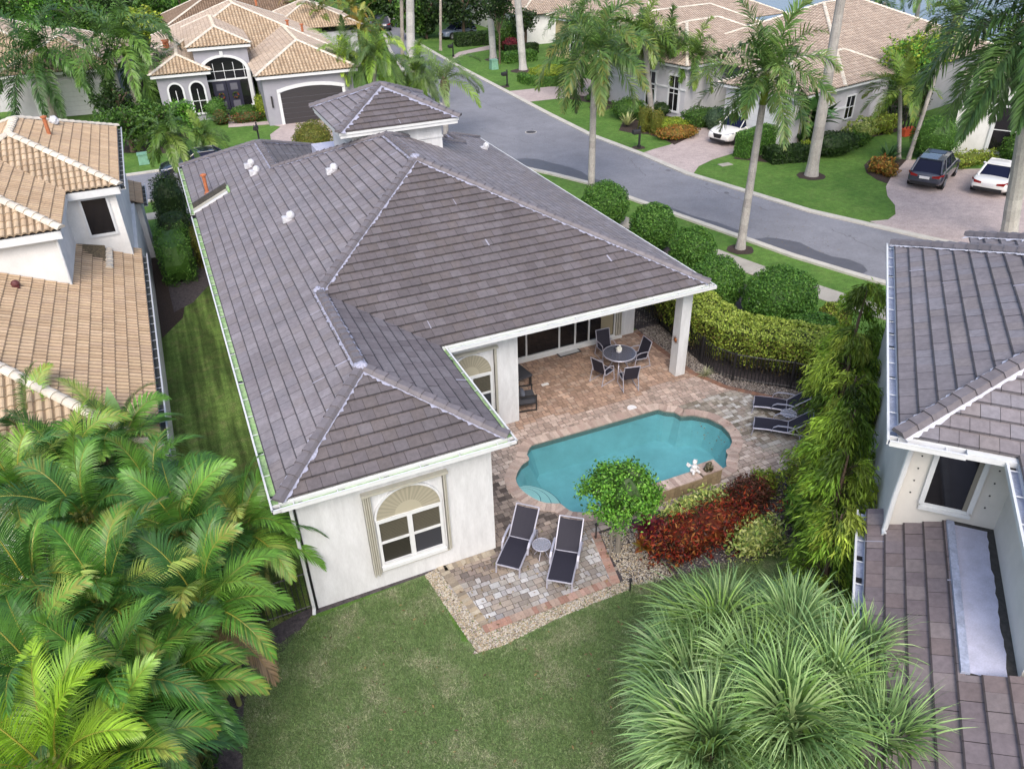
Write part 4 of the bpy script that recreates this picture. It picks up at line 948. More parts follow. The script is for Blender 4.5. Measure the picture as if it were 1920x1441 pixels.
# lake
lk = MB(); lk.sheet([(60, 108), (66, 80), (72, 62), (80, 50), (110, 40), (300, 60), (300, 300), (120, 260), (75, 150)], .012); structure('lake', lk, M['lake'])
# manhole
mn = thing('manhole_cover', 'dark round manhole cover in the grey road', 'manhole', (*G(995.5, 248), .006))
b = MB(); b.lathe([(.36, 0), (.36, .012), (.33, .014), (.05, .014)], 20); b.build('cover', mat('iron', (.045, .04, .045), .6), mn, world=False); b = MB(); b.lathe([(.42, 0), (.42, .008), (.37, .008)], 20); b.build('rim', M['kerb'], mn, world=False)

# ---------------------------------------------------------------- pool
ps = MB(); n = len(POOL); inner = offset(POOL, -.02)
depth = -1.0; BOT = offset(POOL, -.32)
for i in range(n):
    a, b_ = POOL[i], POOL[(i+1) % n]; c0_, c1_ = BOT[i], BOT[(i+1) % n]; ps.face([(a[0], a[1], -.20), (b_[0], b_[1], -.20), (c1_[0], c1_[1], depth), (c0_[0], c0_[1], depth)])
ps.sheet(BOT, depth)
pt = thing('swimming_pool', 'curved swimming pool of turquoise water with rounded ends and a pink brick coping', 'swimming pool', (9.5, 15, 0))
shell = ps.build('pool_shell', M['pool'], pt)
b = MB()
for i in range(n):
    a, c = POOL[i], POOL[(i+1) % n]; b.face([(a[0], a[1], .0), (c[0], c[1], .0), (c[0], c[1], -.20), (a[0], a[1], -.20)])
b.build('waterline_tile', M['pooltile'], shell)
# steps (three concentric arcs at the left end, cut along the pool edge)
b = MB(); sc_ = G(977, 936, -.08); PC = (9.2, 15.0)
edge = [G(x, y, -.08) for x, y in [(1051, 951), (1022, 950), (1004, 943.6), (986, 933), (973, 921.5), (966.5, 910), (965.1, 902), (968.5, 890), (978, 874.5)]]
for rr_, zz in ((.55, -.12), (.575, -.135), (.86, -.32), (.885, -.335), (1.18, -.55), (1.21, -.565)):
    poly = [(sc_[0]+rr_*math.cos(2*math.pi*i/48), sc_[1]+rr_*math.sin(2*math.pi*i/48)) for i in range(48)]
    for i in range(len(edge)-1):
        a, c = edge[i], edge[i+1]
        if (c[0]-a[0])*(PC[1]-a[1])-(c[1]-a[1])*(PC[0]-a[0]) < 0: a, c = c, a
        poly = clip(poly, a, c)
    b.prism(poly, depth+.02, zz, m=int(rr_ in (.575, .885, 1.21)))
b.build('pool_steps', [M['poolstep'], mat('step_edge_tile', (.10, .20, .24), .5)], shell)
b = MB(); p = G(1357, 826, -.9); b.lathe([(.15, 0), (.15, .02), (.11, .02), (.11, .0)], 16, c=(p[0]-.3, p[1]-.1, depth+.01)); b.build('pool_drain', M['dark'], shell)
wm = bpy.data.materials.new('pool_water'); wm.use_nodes = True; t = wm.node_tree; N = t.nodes; L = t.links; N.remove(N['Principled BSDF'])
tr = N.new('ShaderNodeBsdfTransparent'); tr.inputs[0].default_value = (.68, .92, .94, 1); gl = N.new('ShaderNodeBsdfGlossy'); gl.inputs['Roughness'].default_value = .03
fr_ = N.new('ShaderNodeFresnel'); fr_.inputs[0].default_value = 1.33; nz = N.new('ShaderNodeTexNoise'); nz.inputs['Scale'].default_value = 5; tcn = N.new('ShaderNodeTexCoord'); L.new(tcn.outputs['Object'], nz.inputs['Vector'])
bp = N.new('ShaderNodeBump'); bp.inputs['Strength'].default_value = .7; bp.inputs['Distance'].default_value = .04; L.new(nz.outputs['Fac'], bp.inputs['Height']); L.new(bp.outputs[0], gl.inputs['Normal']); L.new(bp.outputs[0], fr_.inputs['Normal'])
mx = N.new('ShaderNodeMixShader'); df = N.new('ShaderNodeBsdfDiffuse'); df.inputs[0].default_value = (.20, .50, .53, 1); m2 = N.new('ShaderNodeMixShader'); m2.inputs[0].default_value = .10; L.new(tr.outputs[0], m2.inputs[1]); L.new(df.outputs[0], m2.inputs[2])
L.new(fr_.outputs[0], mx.inputs[0]); L.new(m2.outputs[0], mx.inputs[1]); L.new(gl.outputs[0], mx.inputs[2]); L.new(mx.outputs[0], N['Material Output'].inputs[0])
b = MB(); b.sheet(offset(POOL, .01), -.055); b.build('water', wm, pt)
# coping bricks
COP = [(.44, .34, .29), (.48, .38, .33), (.40, .30, .26), (.51, .41, .355)]
cp = MB(); rc = random.Random(3)
def bricks_along(mb, pts, w, z0, z1, pal, step=.125, closed=True, side=1, gap=.006):
    P = [np.array(p, float) for p in pts]; P = P+[P[0]] if closed else P
    seg = [np.linalg.norm(P[i+1]-P[i]) for i in range(len(P)-1)]; L_ = sum(seg); m_ = int(L_/step)
    cum = np.concatenate([[0], np.cumsum(seg)])
    def at(s):
        s = s % L_ if closed else min(max(s, 0), L_-1e-6); i = min(int(np.searchsorted(cum, s, side='right'))-1, len(seg)-1); return P[i]+(P[i+1]-P[i])*((s-cum[i])/seg[i])
    def nn(s):
        t = at(s+.16)-at(s-.16); t /= np.linalg.norm(t)+1e-9; return np.array([t[1], -t[0]])*side
    for i in range(m_):
        s0 = L_*i/m_+gap/2; s1 = L_*(i+1)/m_-gap/2; a, c = at(s0), at(s1); na, nc = nn(s0), nn(s1)
        q = [a, c, c+nc*w, a+na*w]; col = np.array(rc.choice(pal))*rc.uniform(.85, 1.15)
        vs = [(x[0], x[1], z) for z in (z0, z1) for x in q]
        mb.mesh(vs, [(4, 5, 6, 7), (0, 1, 5, 4), (1, 2, 6, 5), (2, 3, 7, 6), (3, 0, 4, 7)], tuple(col))
A_ = sum(POOL[i][0]*POOL[(i+1) % n][1]-POOL[(i+1) % n][0]*POOL[i][1] for i in range(n))
bricks_along(cp, offset(POOL, -.03), .33, .008, .045, COP, side=1 if A_ > 0 else -1)
cp.build('coping', M['paver'], pt)
# ---------------------------------------------------------------- patio
DECK = [(3.62, 13.72), (3.98, 11.27), (7.6, 11.27), (8.0, 13.05), (12.0, 13.0), (14.9, 12.85), (15.3, 13.2), (17.35, 15.0), (16.35, 16.35), (15.5, 17.4), (15.05, 18.6), (14.85, 22.2), (8.1, 22.2), (8.1, 18.72), (5.2, 18.72), (5.2, 13.72)]
pd = MB(); pd.sheet(DECK, .013, holes=[offset(POOL, .1)])
patio = pd.build('patio', M['sand']); tag(patio, kind='structure')
from mathutils import noise as mnoise
def zone(x, y):
    nz = mnoise.noise(Vector((x*.7, y*.7, 0)))
    nz2 = mnoise.noise(Vector((x*2.2, y*2.2, 5)))
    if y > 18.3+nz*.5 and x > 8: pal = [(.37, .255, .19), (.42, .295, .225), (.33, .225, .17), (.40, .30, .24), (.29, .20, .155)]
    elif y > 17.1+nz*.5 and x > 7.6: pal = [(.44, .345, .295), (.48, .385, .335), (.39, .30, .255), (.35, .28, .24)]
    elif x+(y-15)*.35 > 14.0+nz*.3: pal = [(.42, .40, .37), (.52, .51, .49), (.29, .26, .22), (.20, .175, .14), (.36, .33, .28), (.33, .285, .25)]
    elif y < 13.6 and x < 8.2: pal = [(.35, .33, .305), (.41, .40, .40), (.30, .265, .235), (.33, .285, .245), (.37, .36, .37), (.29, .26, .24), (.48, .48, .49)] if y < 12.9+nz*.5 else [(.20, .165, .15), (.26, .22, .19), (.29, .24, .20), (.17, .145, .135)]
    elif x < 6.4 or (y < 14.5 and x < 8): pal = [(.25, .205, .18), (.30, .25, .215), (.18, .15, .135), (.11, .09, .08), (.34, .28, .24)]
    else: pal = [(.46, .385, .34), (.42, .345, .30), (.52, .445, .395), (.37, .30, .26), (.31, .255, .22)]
    k = 1.0+nz2*.25
    return pal, k
pv = MB(); rp_ = random.Random(5); pbig = offset(POOL, .16)
y = 11.15; row = 0
while y < 22.2:
    hgt = .135 if row % 2 else .185
    x = 3.3+rp_.random()*.2
    while x < 17.5:
        wdt = rp_.choice((.135, .205, .205, .265)); cxx, cyy = x+wdt/2, y+hgt/2
        if inside((cxx, cyy), DECK) and not inside((cxx, cyy), pbig):
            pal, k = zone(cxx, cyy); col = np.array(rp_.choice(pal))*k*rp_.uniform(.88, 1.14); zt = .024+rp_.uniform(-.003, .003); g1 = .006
            q = [(x+g1, y+g1), (x+wdt-g1, y+g1), (x+wdt-g1, y+hgt-g1), (x+g1, y+hgt-g1)]
            qi = [(x+g1+.008, y+g1+.008), (x+wdt-g1-.008, y+g1+.008), (x+wdt-g1-.008, y+hgt-g1-.008), (x+g1+.008, y+hgt-g1-.008)]
            nv = [(a, b_, zt-.010) for a, b_ in q]+[(a, b_, zt) for a, b_ in qi]
            pv.mesh(nv, [(4, 5, 6, 7), (0, 1, 5, 4), (1, 2, 6, 5), (2, 3, 7, 6), (3, 0, 4, 7)], tuple(col))
        x += wdt
    y += hgt; row += 1
BRD = [(.38, .24, .19), (.34, .20, .155), (.42, .28, .23), (.36, .27, .22)]
BRT = [(.36, .30, .22), (.42, .37, .29), (.27, .23, .18)]
bricks_along(pv, [(3.64, 13.7), (3.98, 11.27)], .22, .016, .034, BRT, closed=False, side=-1, step=.115)
bricks_along(pv, [(3.98, 11.27), (7.6, 11.27)], .22, .016, .035, BRD, closed=False, side=-1, step=.115)
bricks_along(pv, [(7.6, 11.27), (8.0, 13.05)], .22, .016, .036, BRD, closed=False, side=-1, step=.115)
bricks_along(pv, [(3.8, 13.68), (5.2, 13.68)], .2, .016, .034, BRT, closed=False, side=1, step=.115)
bricks_along(pv, [(17.3, 15.05), (16.35, 16.35), (15.5, 17.4), (15.05, 18.6), (14.9, 22.0)], .2, .016, .034, [(.24, .13, .09), (.20, .12, .09)], closed=False, side=-1, step=.115)
tag(pv.build('paver', M['paver'], patio), 'tumbled clay pavers in running bond, orange under the lanai and grey white elsewhere')
# raised spillway wall on the near side of the pool
xw0, yw0 = G(1228, 935, 0); wx1, wy = G(1350, 905, 0); wx0 = 9.0
wt = thing('fountain_wall', 'low raised wall faced with tan tiles and capped with pink brick beside the pool', 'wall', (10.5, wy, 0))
b = MB(); b.box(wx0, wx1-.65, wy, wy+.30, -.9, .42); b.box(wx1-.65, wx1, wy, wy+.42, -.9, .50)
b.build('core', mat('grout', (.16, .14, .11), .9), wt)
b = MB(); rr_ = random.Random(9)
def tile_face(x0, x1, z0, z1, yy):
    nx = int((x1-x0)/.155); nz_ = 3
    for i in range(nx):
        for j in range(nz_):
            xa = x0+(x1-x0)*i/nx; xb = x0+(x1-x0)*(i+1)/nx; za = z0+(z1-z0)*j/nz_; zb_ = z0+(z1-z0)*(j+1)/nz_
            c = np.array(rr_.choice([(.27, .21, .13), (.31, .245, .155), (.23, .18, .11)])); b.box(xa+.004, xb-.004, yy-.012, yy-.001, za+.004, zb_-.004, col=tuple(c))
tile_face(wx0, wx1-.65, .0, .42, wy); tile_face(wx1-.65, wx1, .0, .50, wy)
b.build('face_tiles', M['tantile'], wt)
b = MB(); bricks_along(b, [(wx0, wy-.03), (wx1-.67, wy-.03)], .38, .422, .465, COP, closed=False, side=-1); bricks_along(b, [(wx1-.66, wy-.03), (wx1+.02, wy-.03)], .48, .502, .545, COP, closed=False, side=-1)
b.build('wall_cap', M['paver'], wt)
# gravel as loose stones
def stones(name, polys, n, size, pal, label, z=.012, seed=1):
    rr = np.random.default_rng(seed); pts = []
    tot = 0
    for poly, k in polys:
        xs = [p[0] for p in poly]; ys_ = [p[1] for p in poly]; c = 0
        while c < k:
            p = (rr.uniform(min(xs), max(xs)), rr.uniform(min(ys_), max(ys_)))
            if inside(p, poly): pts.append(p); c += 1
    t = (1+5**.5)/2
    base = np.array([(1, 0, 0), (-1, 0, 0), (0, 1, 0), (0, -1, 0), (0, 0, 1), (0, 0, -1)], float); fc = np.array([(0, 2, 4), (2, 1, 4), (1, 3, 4), (3, 0, 4), (2, 0, 5), (1, 2, 5), (3, 1, 5), (0, 3, 5)])
    mb = MB(); 
    for p in pts:
        s = size*rr.uniform(.6, 1.5); a = rr.uniform(0, 6.28); sc3 = np.array([s, s*rr.uniform(.6, 1), s*rr.uniform(.4, .7)]); v = base*sc3*rr.uniform(.75, 1.2, (6, 1)); ca, sa = math.cos(a), math.sin(a)
        v = np.stack([v[:, 0]*ca-v[:, 1]*sa+p[0], v[:, 0]*sa+v[:, 1]*ca+p[1], v[:, 2]+z+rr.uniform(0, size*.8)], 1)
        col = np.array(pal[rr.integers(len(pal))])*rr.uniform(.8, 1.15)
        mb.mesh([tuple(q) for q in v], [tuple(f) for f in fc], tuple(col))
    o = mb.build(name, M['pebble']); return tag(o, label, 'gravel', kind='stuff')
WHT = [(.46, .43, .37), (.52, .48, .38), (.38, .32, .22), (.42, .33, .20), (.46, .44, .42), (.28, .24, .19), (.18, .15, .12)]
stones('white_gravel', [([(3.28, 13.6), (3.62, 13.68), (3.98, 11.24), (3.62, 10.9), (3.55, 11.3)], 3600), ([(3.5, 10.85), (3.98, 11.26), (7.75, 11.26), (7.75, 10.98), (5.8, 10.95), (4.2, 10.78)], 4800), ([(7.6, 11.1), (7.7, 11.2), (8.0, 13.0), (9.0, 12.9), (8.8, 11.6), (9.0, 10.9), (8.5, 10.9)], 3600)], 0, .021, WHT, 'white and tan pebbles edging the lower patio', seed=2)
BRG = [(.16, .13, .11), (.22, .19, .16), (.30, .27, .24), (.12, .10, .09), (.36, .33, .30)]
stones('grey_gravel', [([(14.95, 22.2), (15.0, 18.7), (15.5, 17.5), (16.3, 16.5), (17.4, 15.1), (18, 15.4), (16.6, 17.1), (15.7, 18.4), (15.8, 20), (15.9, 22.2)], 5200), ([(9.0, 10.9), (8.8, 11.8), (9.6, 12.2), (12.8, 12.9), (14.6, 12.6), (14.5, 11.0), (12, 10.5)], 2600), ([(14.9, 22.4), (16, 22.4), (18, 24), (15, 26)], 1400)], 0, .024, BRG, 'brown and grey river stones in the beds beside the patio and below the hedge', seed=3)

rr_ = np.random.default_rng(44); b = MB(); LP_ = [(.16, .10, .05), (.22, .17, .08), (.10, .06, .04), (.28, .20, .08), (.14, .14, .05)]
def litter(n, xy, z):
    for _ in range(n):
        x, y = xy(); a = rr_.uniform(0, 6.28); s_ = rr_.uniform(.02, .055); c_, q_ = math.cos(a)*s_, math.sin(a)*s_; zz = z+rr_.uniform(0, .012)
        b.face([(x-c_, y-q_, zz), (x+q_*.4, y-c_*.4, zz+.008), (x+c_, y+q_, zz), (x-q_*.4, y+c_*.4, zz+.01)], tuple(np.array(LP_[rr_.integers(5)])*rr_.uniform(.6, 1.2)))
litter(240, lambda: (rr_.uniform(0, 11), rr_.uniform(6, 13)), .05)
litter(160, lambda: (rr_.uniform(3.9, 8), rr_.uniform(11.3, 14)), .035); litter(150, lambda: (rr_.uniform(12.8, 16), rr_.uniform(13.2, 16)), .035); litter(260, lambda: (rr_.uniform(9, 14.5), rr_.uniform(10.6, 13)), .03)
litter(260, lambda: (lambda t, o: (26.8-8.5*max(0, (30-t))/12*.25+o if t < 42 else 20+o, t))(rr_.uniform(24, 60), rr_.uniform(-1.0, 2)), .014)
tag(b.build('leaf_litter', M['pebble']), 'small dry leaves scattered over lawns, paving and road', 'leaves', kind='stuff')

ck = MB(); rk = random.Random(12)
def crack(p, q, n=14, w_=.018):
    pts = [np.array(p)+(np.array(q)-np.array(p))*i/n+np.array([rk.uniform(-.12, .12), rk.uniform(-.12, .12)])*(0 < i < n) for i in range(n+1)]
    for i in range(n):
        d_ = pts[i+1]-pts[i]; d_ /= np.linalg.norm(d_)+1e-9; o = np.array([-d_[1], d_[0]])*w_*rk.uniform(.5, 1.3); ck.face([(*(pts[i]-o), .0125), (*(pts[i+1]-o), .0125), (*(pts[i+1]+o), .0125), (*(pts[i]+o), .0125)])
crack(G(1010, 252), G(1045, 268)); crack(G(900, 190), G(960, 215)); crack(G(1320, 350), G(1440, 395)); crack(G(1180, 300), G(1210, 330)); crack(G(1560, 430), G(1660, 475)); crack(G(880, 240), G(1000, 270), 20)
for _ in range(8):
    c_ = G(rk.uniform(900, 1600), 0) if False else None
    t_ = rk.random(); x_ = 950+t_*650; y_ = 215+t_*225+rk.uniform(-12, 22); c_ = G(x_, y_); r_ = rk.uniform(.06, .22)
    ck.face([(c_[0]+r_*math.cos(a)*rk.uniform(.6, 1.2), c_[1]+r_*math.sin(a)*rk.uniform(.6, 1.2), .0125) for a in [k*.7 for k in range(9)]])
tag(ck.build('road_crack', mat('dark_asphalt_crack', (.13, .13, .145), .9)), kind='structure')
# ---------------------------------------------------------------- garden furniture
def lounger():
    t = thing('sun_lounger', 'x', 'sun lounger')
    L_, W_, h = 1.95, .62, .34
    prof = [(0, .30), (.45, h-.01), (.85, h), (1.18, h-.015), (1.52, .60), (1.90, .88)]
    b = MB()
    for s in (-1, 1):
        y = s*W_/2
        b.tube([(0.0, y, .27), (.45, y, h-.03), (1.18, y, h-.03)], .024, 6); b.tube([(1.18, y, h-.02), (1.55, y, .60), (1.95, y, .90)], .022, 6)
        b.tube([(0.02, y, .27), (-.03, y, .0)], .022, 6); b.tube([(1.60, y*1.02, h-.02), (1.68, y*1.05, 0)], .022, 6); b.tube([(1.18, y, h-.03), (1.7, y, h-.04)], .022, 6)
    b.tube([(0, -W_/2, .27), (0, W_/2, .27)], .022, 6); b.tube([(1.95, -W_/2, .90), (1.95, W_/2, .90)], .02, 6); b.tube([(1.18, -W_/2, h-.02), (1.18, W_/2, h-.02)], .015, 6)
    b.build('frame', M['alu'], t, world=False)
    for s in (-1, 1):
        y = s*(W_/2+.035); b = MB()
        pts = [(.62, y, h-.06), (.68, y, h+.12), (.82, y, h+.20), (1.15, y, h+.22), (1.42, y, h+.20), (1.56, y, h+.08), (1.60, y, h-.04)]
        for i in range(len(pts)-1):
            a, c = np.array(pts[i]), np.array(pts[i+1]); w2 = .028; o = np.array([0, w2, 0]); u = np.array([0, 0, .02])
            b.mesh([a-o, a+o, c+o, c-o, a-o-u, a+o-u, c+o-u, c-o-u], [(0, 1, 2, 3), (4, 7, 6, 5), (0, 3, 7, 4), (1, 5, 6, 2)])
        b.build('armrest', M['alu'], t, world=False)
    b = MB(); rows = []
    fine = []
    for i in range(len(prof)-1):
        for k in range(4): f = k/4; fine.append((prof[i][0]*(1-f)+prof[i+1][0]*f, prof[i][1]*(1-f)+prof[i+1][1]*f))
    fine.append(prof[-1])
    for i in range(len(fine)-1):
        for j in range(4):
            ys_ = [-.29+.58*j/4, -.29+.58*(j+1)/4]
            sag = lambda y: -.022*(1-(y/.29)**2)
            b.face([(fine[i][0], ys_[0], fine[i][1]+sag(ys_[0])), (fine[i+1][0], ys_[0], fine[i+1][1]+sag(ys_[0])), (fine[i+1][0], ys_[1], fine[i+1][1]+sag(ys_[1])), (fine[i][0], ys_[1], fine[i][1]+sag(ys_[1]))])
    b.build('sling_seat', M['sling'], t, smooth=True, world=False)
    return t
def place_axis(foot, head, z=.03):
    a = np.array(foot); b_ = np.array(head); d = b_-a; return (a[0], a[1], z), math.atan2(d[1], d[0])
L0 = lounger()
# near pair: foot and head centre pixels on the paving
def lng(o, fpx, hpx, label, first=False, group='navy sling loungers by the pool'):
    f, h = G(*fpx, z=.30), G(*hpx, z=.88); loc, rz = place_axis(f, h)
    sc = np.linalg.norm(np.array(h)-np.array(f))/1.95; sc = min(max(sc, .85), 1.05)
    if first: o.location = loc; o.rotation_euler = (0, 0, rz); o['label'] = label; o['group'] = group; o.scale = (sc, 1, 1); return o
    return dup(o, loc, rz, label, group, (sc, 1, 1))
lng(L0, (952, 1062), (985, 960), 'navy sling lounger nearest the white house wall on the lower patio', True)
lng(L0, (1049, 1090), (1070, 979), 'navy sling lounger right of the small round table, beside the white pebble bed')
lng(L0, (1414, 752), (1504, 737), 'navy sling lounger nearer the fence on the grey pavers right of the pool')
lng(L0, (1414, 792), (1508, 778), 'navy sling lounger nearest the pool edge on the grey pavers at right')
M['tabglass'] = mat('frosted_glass', (.35, .37, .45), .15, alpha=.45)
def side_table():
    t = thing('side_table', 'x', 'side table')
    b = MB(); n = 24; r = .235
    b.tube([(r*math.cos(2*math.pi*i/n), r*math.sin(2*math.pi*i/n), .40) for i in range(n+1)], .016, 6)
    b.tube([(-r, 0, .395), (r, 0, .395)], .010, 5); b.tube([(0, -r, .393), (0, r, .393)], .010, 5)
    b.build('table_rim', M['alu'], t, world=False)
    b = MB(); b.lathe([(.001, .404), (r-.01, .404), (r-.01, .410), (.001, .410)], 24); b.build('glass_top', M['tabglass'], t, world=False)
    for k in range(4):
        a = math.pi/4+k*math.pi/2; b = MB(); b.tube([(.17*math.cos(a), .17*math.sin(a), .39), (.09*math.cos(a), .09*math.sin(a), .2), (.20*math.cos(a), .20*math.sin(a), 0)], .011, 5); b.build('leg', M['alu'], t, world=False)
    return t
st = side_table(); p = G(1015.5, 1022, .4); st.location = (*p, .03); st['label'] = 'small round glass side table between the two near loungers'; st['group'] = 'round glass side tables'
p = G(1478.5, 776, .4); dup(st, (*p, .03), .3, 'small round glass side table between the two loungers at the right of the pool', 'round glass side tables')
# dining set
dt = thing('dining_table', 'round glass dining table with a silver rim under the lanai roof', 'table', (*G(1161.5, 662.5, .72), .03))
tc_ = np.array(dt.location[:2]); b = MB(); n = 32; r = .58
b.tube([(r*math.cos(2*math.pi*i/n), r*math.sin(2*math.pi*i/n), .70) for i in range(n+1)], .022, 6); b.build('table_rim', M['alu'], dt, world=False)
b = MB(); b.lathe([(.001, .704), (r-.01, .704), (r-.01, .712), (.001, .712)], 32); b.build('glass_top', mat('smoked_glass', (.11, .12, .165), .12, alpha=.7), dt, world=False)
b = MB()
for k in range(4): a = math.pi/4*k+.2; b.tube([(-r*math.cos(a), -r*math.sin(a), .694), (r*math.cos(a), r*math.sin(a), .694)], .011, 5)
b.build('top_support', M['alu'], dt, world=False)
for k in range(4):
    a = math.pi/4+k*math.pi/2+.2; b = MB(); b.tube([(.38*math.cos(a), .38*math.sin(a), .69), (.22*math.cos(a), .22*math.sin(a), .35), (.42*math.cos(a), .42*math.sin(a), 0)], .02, 6); b.build('leg', M['alu'], dt, world=False)
fl = thing('flower_arrangement', 'white flower arrangement in a low bowl on the round dining table', 'flowers', (tc_[0], tc_[1]+.05, .745))
b = MB(); b.lathe([(.05, 0), (.09, .03), (.10, .08), (.08, .09)], 12); b.build('bowl', M['statue'], fl, world=False)
b = MB()
for i in range(26): a = random.uniform(0, 6.28); rr_ = random.uniform(0, .12); b.ball((rr_*math.cos(a), rr_*math.sin(a), .10+random.uniform(0, .12)), .035, 3, sc=(1, 1, .8), jit=.2)
b.build('blossom', mat('white_blossom', (.72, .72, .66), .8), fl, world=False)
def chair():
    t = thing('patio_chair', 'x', 'chair')
    b = MB()
    for s in (-1, 1):
        y = s*.27
        b.tube([(.30, y, 0), (.25, y, .40), (.22, y, .60), (.05, y, .64), (-.22, y, .62), (-.30, y, .35), (-.38, y, 0)], .017, 6)
        b.tube([(.26, y, .41), (-.20, y, .38), (-.38, y, .98)], .017, 6); b.tube([(.30, y, .02), (-.38, y, .02)], .014, 5)
    b.tube([(.26, -.27, .41), (.26, .27, .41)], .015, 6); b.tube([(-.38, -.27, .98), (-.38, .27, .98)], .015, 6)
    b.build('frame', M['alu'], t, world=False)
    b = MB()
    for i in range(4): b.face([(.26-.46*i/4, -.26, .415-.03*i/4-(.02 if 0 < i else 0)), (.26-.46*i/4, .26, .415-.03*i/4-(.02 if 0 < i else 0)), (.26-.46*(i+1)/4, .26, .415-.03*(i+1)/4-(.02 if i < 3 else 0)), (.26-.46*(i+1)/4, -.26, .415-.03*(i+1)/4-(.02 if i < 3 else 0))])
    b.build('seat', M['sling'], t, world=False)
    b = MB(); b.face([(-.20, -.26, .385), (-.20, .26, .385), (-.375, .26, .97), (-.375, -.26, .97)]); b.build('backrest', M['sling'], t, world=False)
    return t
ch = chair()
lab = ['black sling patio chair behind the dining table, nearest the sliding doors', 'black sling patio chair right of the dining table, nearest the open side of the lanai', 'black sling patio chair in front of the dining table, facing the sliding doors', 'black sling patio chair left of the dining table, on the side of the dark ottoman']
for i, ((px, py), lb) in enumerate(zip([(1137, 652), (1190, 668), (1178, 705), (1131, 694)], lab)):
    p = np.array(G(px, py, .42)); d_ = tc_-p; rz = math.atan2(d_[1], d_[0])
    if np.linalg.norm(d_) < .72: p = tc_-d_/np.linalg.norm(d_)*.78
    if i == 0: ch.location = (*p, .03); ch.rotation_euler = (0, 0, rz); ch['label'] = lb; ch['group'] = 'chairs around the dining table'
    else: dup(ch, (*p, .03), rz, lb, 'chairs around the dining table')
# lounge chair and ottoman
lc = thing('armchair', 'black metal framed armchair with charcoal cushions just inside the lanai, beside the white wall', 'armchair', (8.72, 19.35, .03), R(-12))
b = MB()
for s in (-1, 1):
    y = s*.33
    for a, c in (((.35, y, 0), (.35, y, .58)), ((-.35, y, 0), (-.35, y, .58)), ((.36, y, .58), (-.36, y, .58)), ((.36, y, .02), (-.36, y, .02))):
        a, c = np.array(a), np.array(c); lo = np.minimum(a, c)-.02; hi = np.maximum(a, c)+.02; b.box(lo[0], hi[0], lo[1], hi[1], max(lo[2], 0), hi[2])
b.box(-.33, .35, -.31, .31, .24, .28); b.box(-.36, -.32, -.33, .33, .28, .80); b.build('frame', M['black'], lc, world=False)
b = MB(); b.box(-.30, .36, -.30, .30, .285, .42); b.build('seat_cushion', M['cushion'], lc, world=False)
b = MB(); b.box(-.31, -.17, -.30, .30, .43, .86); b.build('back_cushion', M['cushion'], lc, world=False)
b = MB(); b.ball((-.06, 0, .54), .17, 6, sc=(.6, 1.6, .7)); b.build('pillow', mat('blue_grey_pillow', (.09, .10, .13), .9), lc, smooth=True, world=False)
ot = thing('ottoman', 'flat dark ottoman table behind the armchair inside the lanai', 'ottoman', (9.0, 20.75, .03), R(8))
b = MB(); b.box(-.48, .48, -.42, .42, .36, .44); b.build('top', M['cushion'], ot, world=False)
for sx in (-1, 1):
    for sy in (-1, 1): b = MB(); b.box(sx*.43-.03, sx*.43+.03, sy*.37-.03, sy*.37+.03, 0, .36); b.build('leg', M['black'], ot, world=False)
dm = thing('doormat', 'pale grey doormat in front of the sliding glass doors', 'doormat', (*G(1064, 660), .03), R(2))
b = MB(); b.box(-.46, .46, -.27, .27, 0, .012); b.build('mat_edge', M['black'], dm, world=False); b = MB(); b.box(-.40, .40, -.21, .21, .012, .018); b.build('mat_field', mat('grey_mat', (.50, .51, .53), .9, noise=(60, .2)), dm, world=False)
b = MB(); p = G(1185, 765.5); b.lathe([(.16, .02), (.16, .032), (.13, .036), (.02, .037)], 20, c=(p[0], p[1], 0)); b.lathe([(.03, .037), (.03, .045)], 8, c=(p[0], p[1], 0)); tag(b.build('skimmer_lid', M['statue']), 'round white skimmer lid set in the pavers above the pool', 'pool lid')
b = MB(); p = G(1022, 722)
b.box(p[0]-.13, p[0]+.13, p[1]-.06, p[1]+.06, .03, .05); tag(b.build('paper', M['statue']), 'small white slip lying on the pavers beside the armchair', 'paper')
b = MB(); px_ = G(950, 790); b.tube([(7.4, 18.6, .75), (7.35, 18.5, .72), (7.3, 18.45, .45), (7.42, 18.45, .2), (7.5, 18.5, .42), (7.4, 18.6, .55)], .02, 6); tag(b.build('garden_hose', M['black']), 'black hose loop hanging on the wall below the arched window', 'hose')
# statues on the spillway wall
an = thing('cherub_statue', 'white cherub statue sitting on the pink capped pool wall', 'statue', (*G(1300, 885, .465), .465))
b = MB(); b.ball((0, 0, .09), .12, 6, sc=(1, .8, .8)); b.ball((0, -.02, .21), .09, 6); b.tube([(.05, -.05, .12), (.12, -.14, .04)], .04, 6); b.tube([(-.05, -.05, .12), (-.10, -.14, .04)], .04, 6); b.tube([(.06, 0, .22), (.14, -.05, .16), (.08, -.1, .2)], .025, 5); b.build('body', M['statue'], an, smooth=True, world=False)
b = MB(); b.ball((0, -.01, .36), .065, 6); b.ball((0, .01, .385), .06, 5, jit=.15); b.build('head', M['statue'], an, smooth=True, world=False)
for s in (-1, 1):
    b = MB(); b.mesh([(s*.03, .05, .22), (s*.16, .10, .34), (s*.19, .10, .24), (s*.12, .08, .16), (s*.03, .075, .22), (s*.16, .12, .34), (s*.19, .12, .24), (s*.12, .10, .16)], [(0, 1, 2, 3), (4, 7, 6, 5), (0, 4, 5, 1), (1, 5, 6, 2), (2, 6, 7, 3), (3, 7, 4, 0)]); b.build('wing', M['statue'], an, world=False)
fg = thing('frog_statue', 'dark bronze frog statue at the right end of the pool wall', 'statue', (*G(1327, 881, .545), .545))
b = MB(); b.lathe([(.10, 0), (.13, .03), (.10, .06)], 14); b.build('base', M['bronze'], fg, world=False)
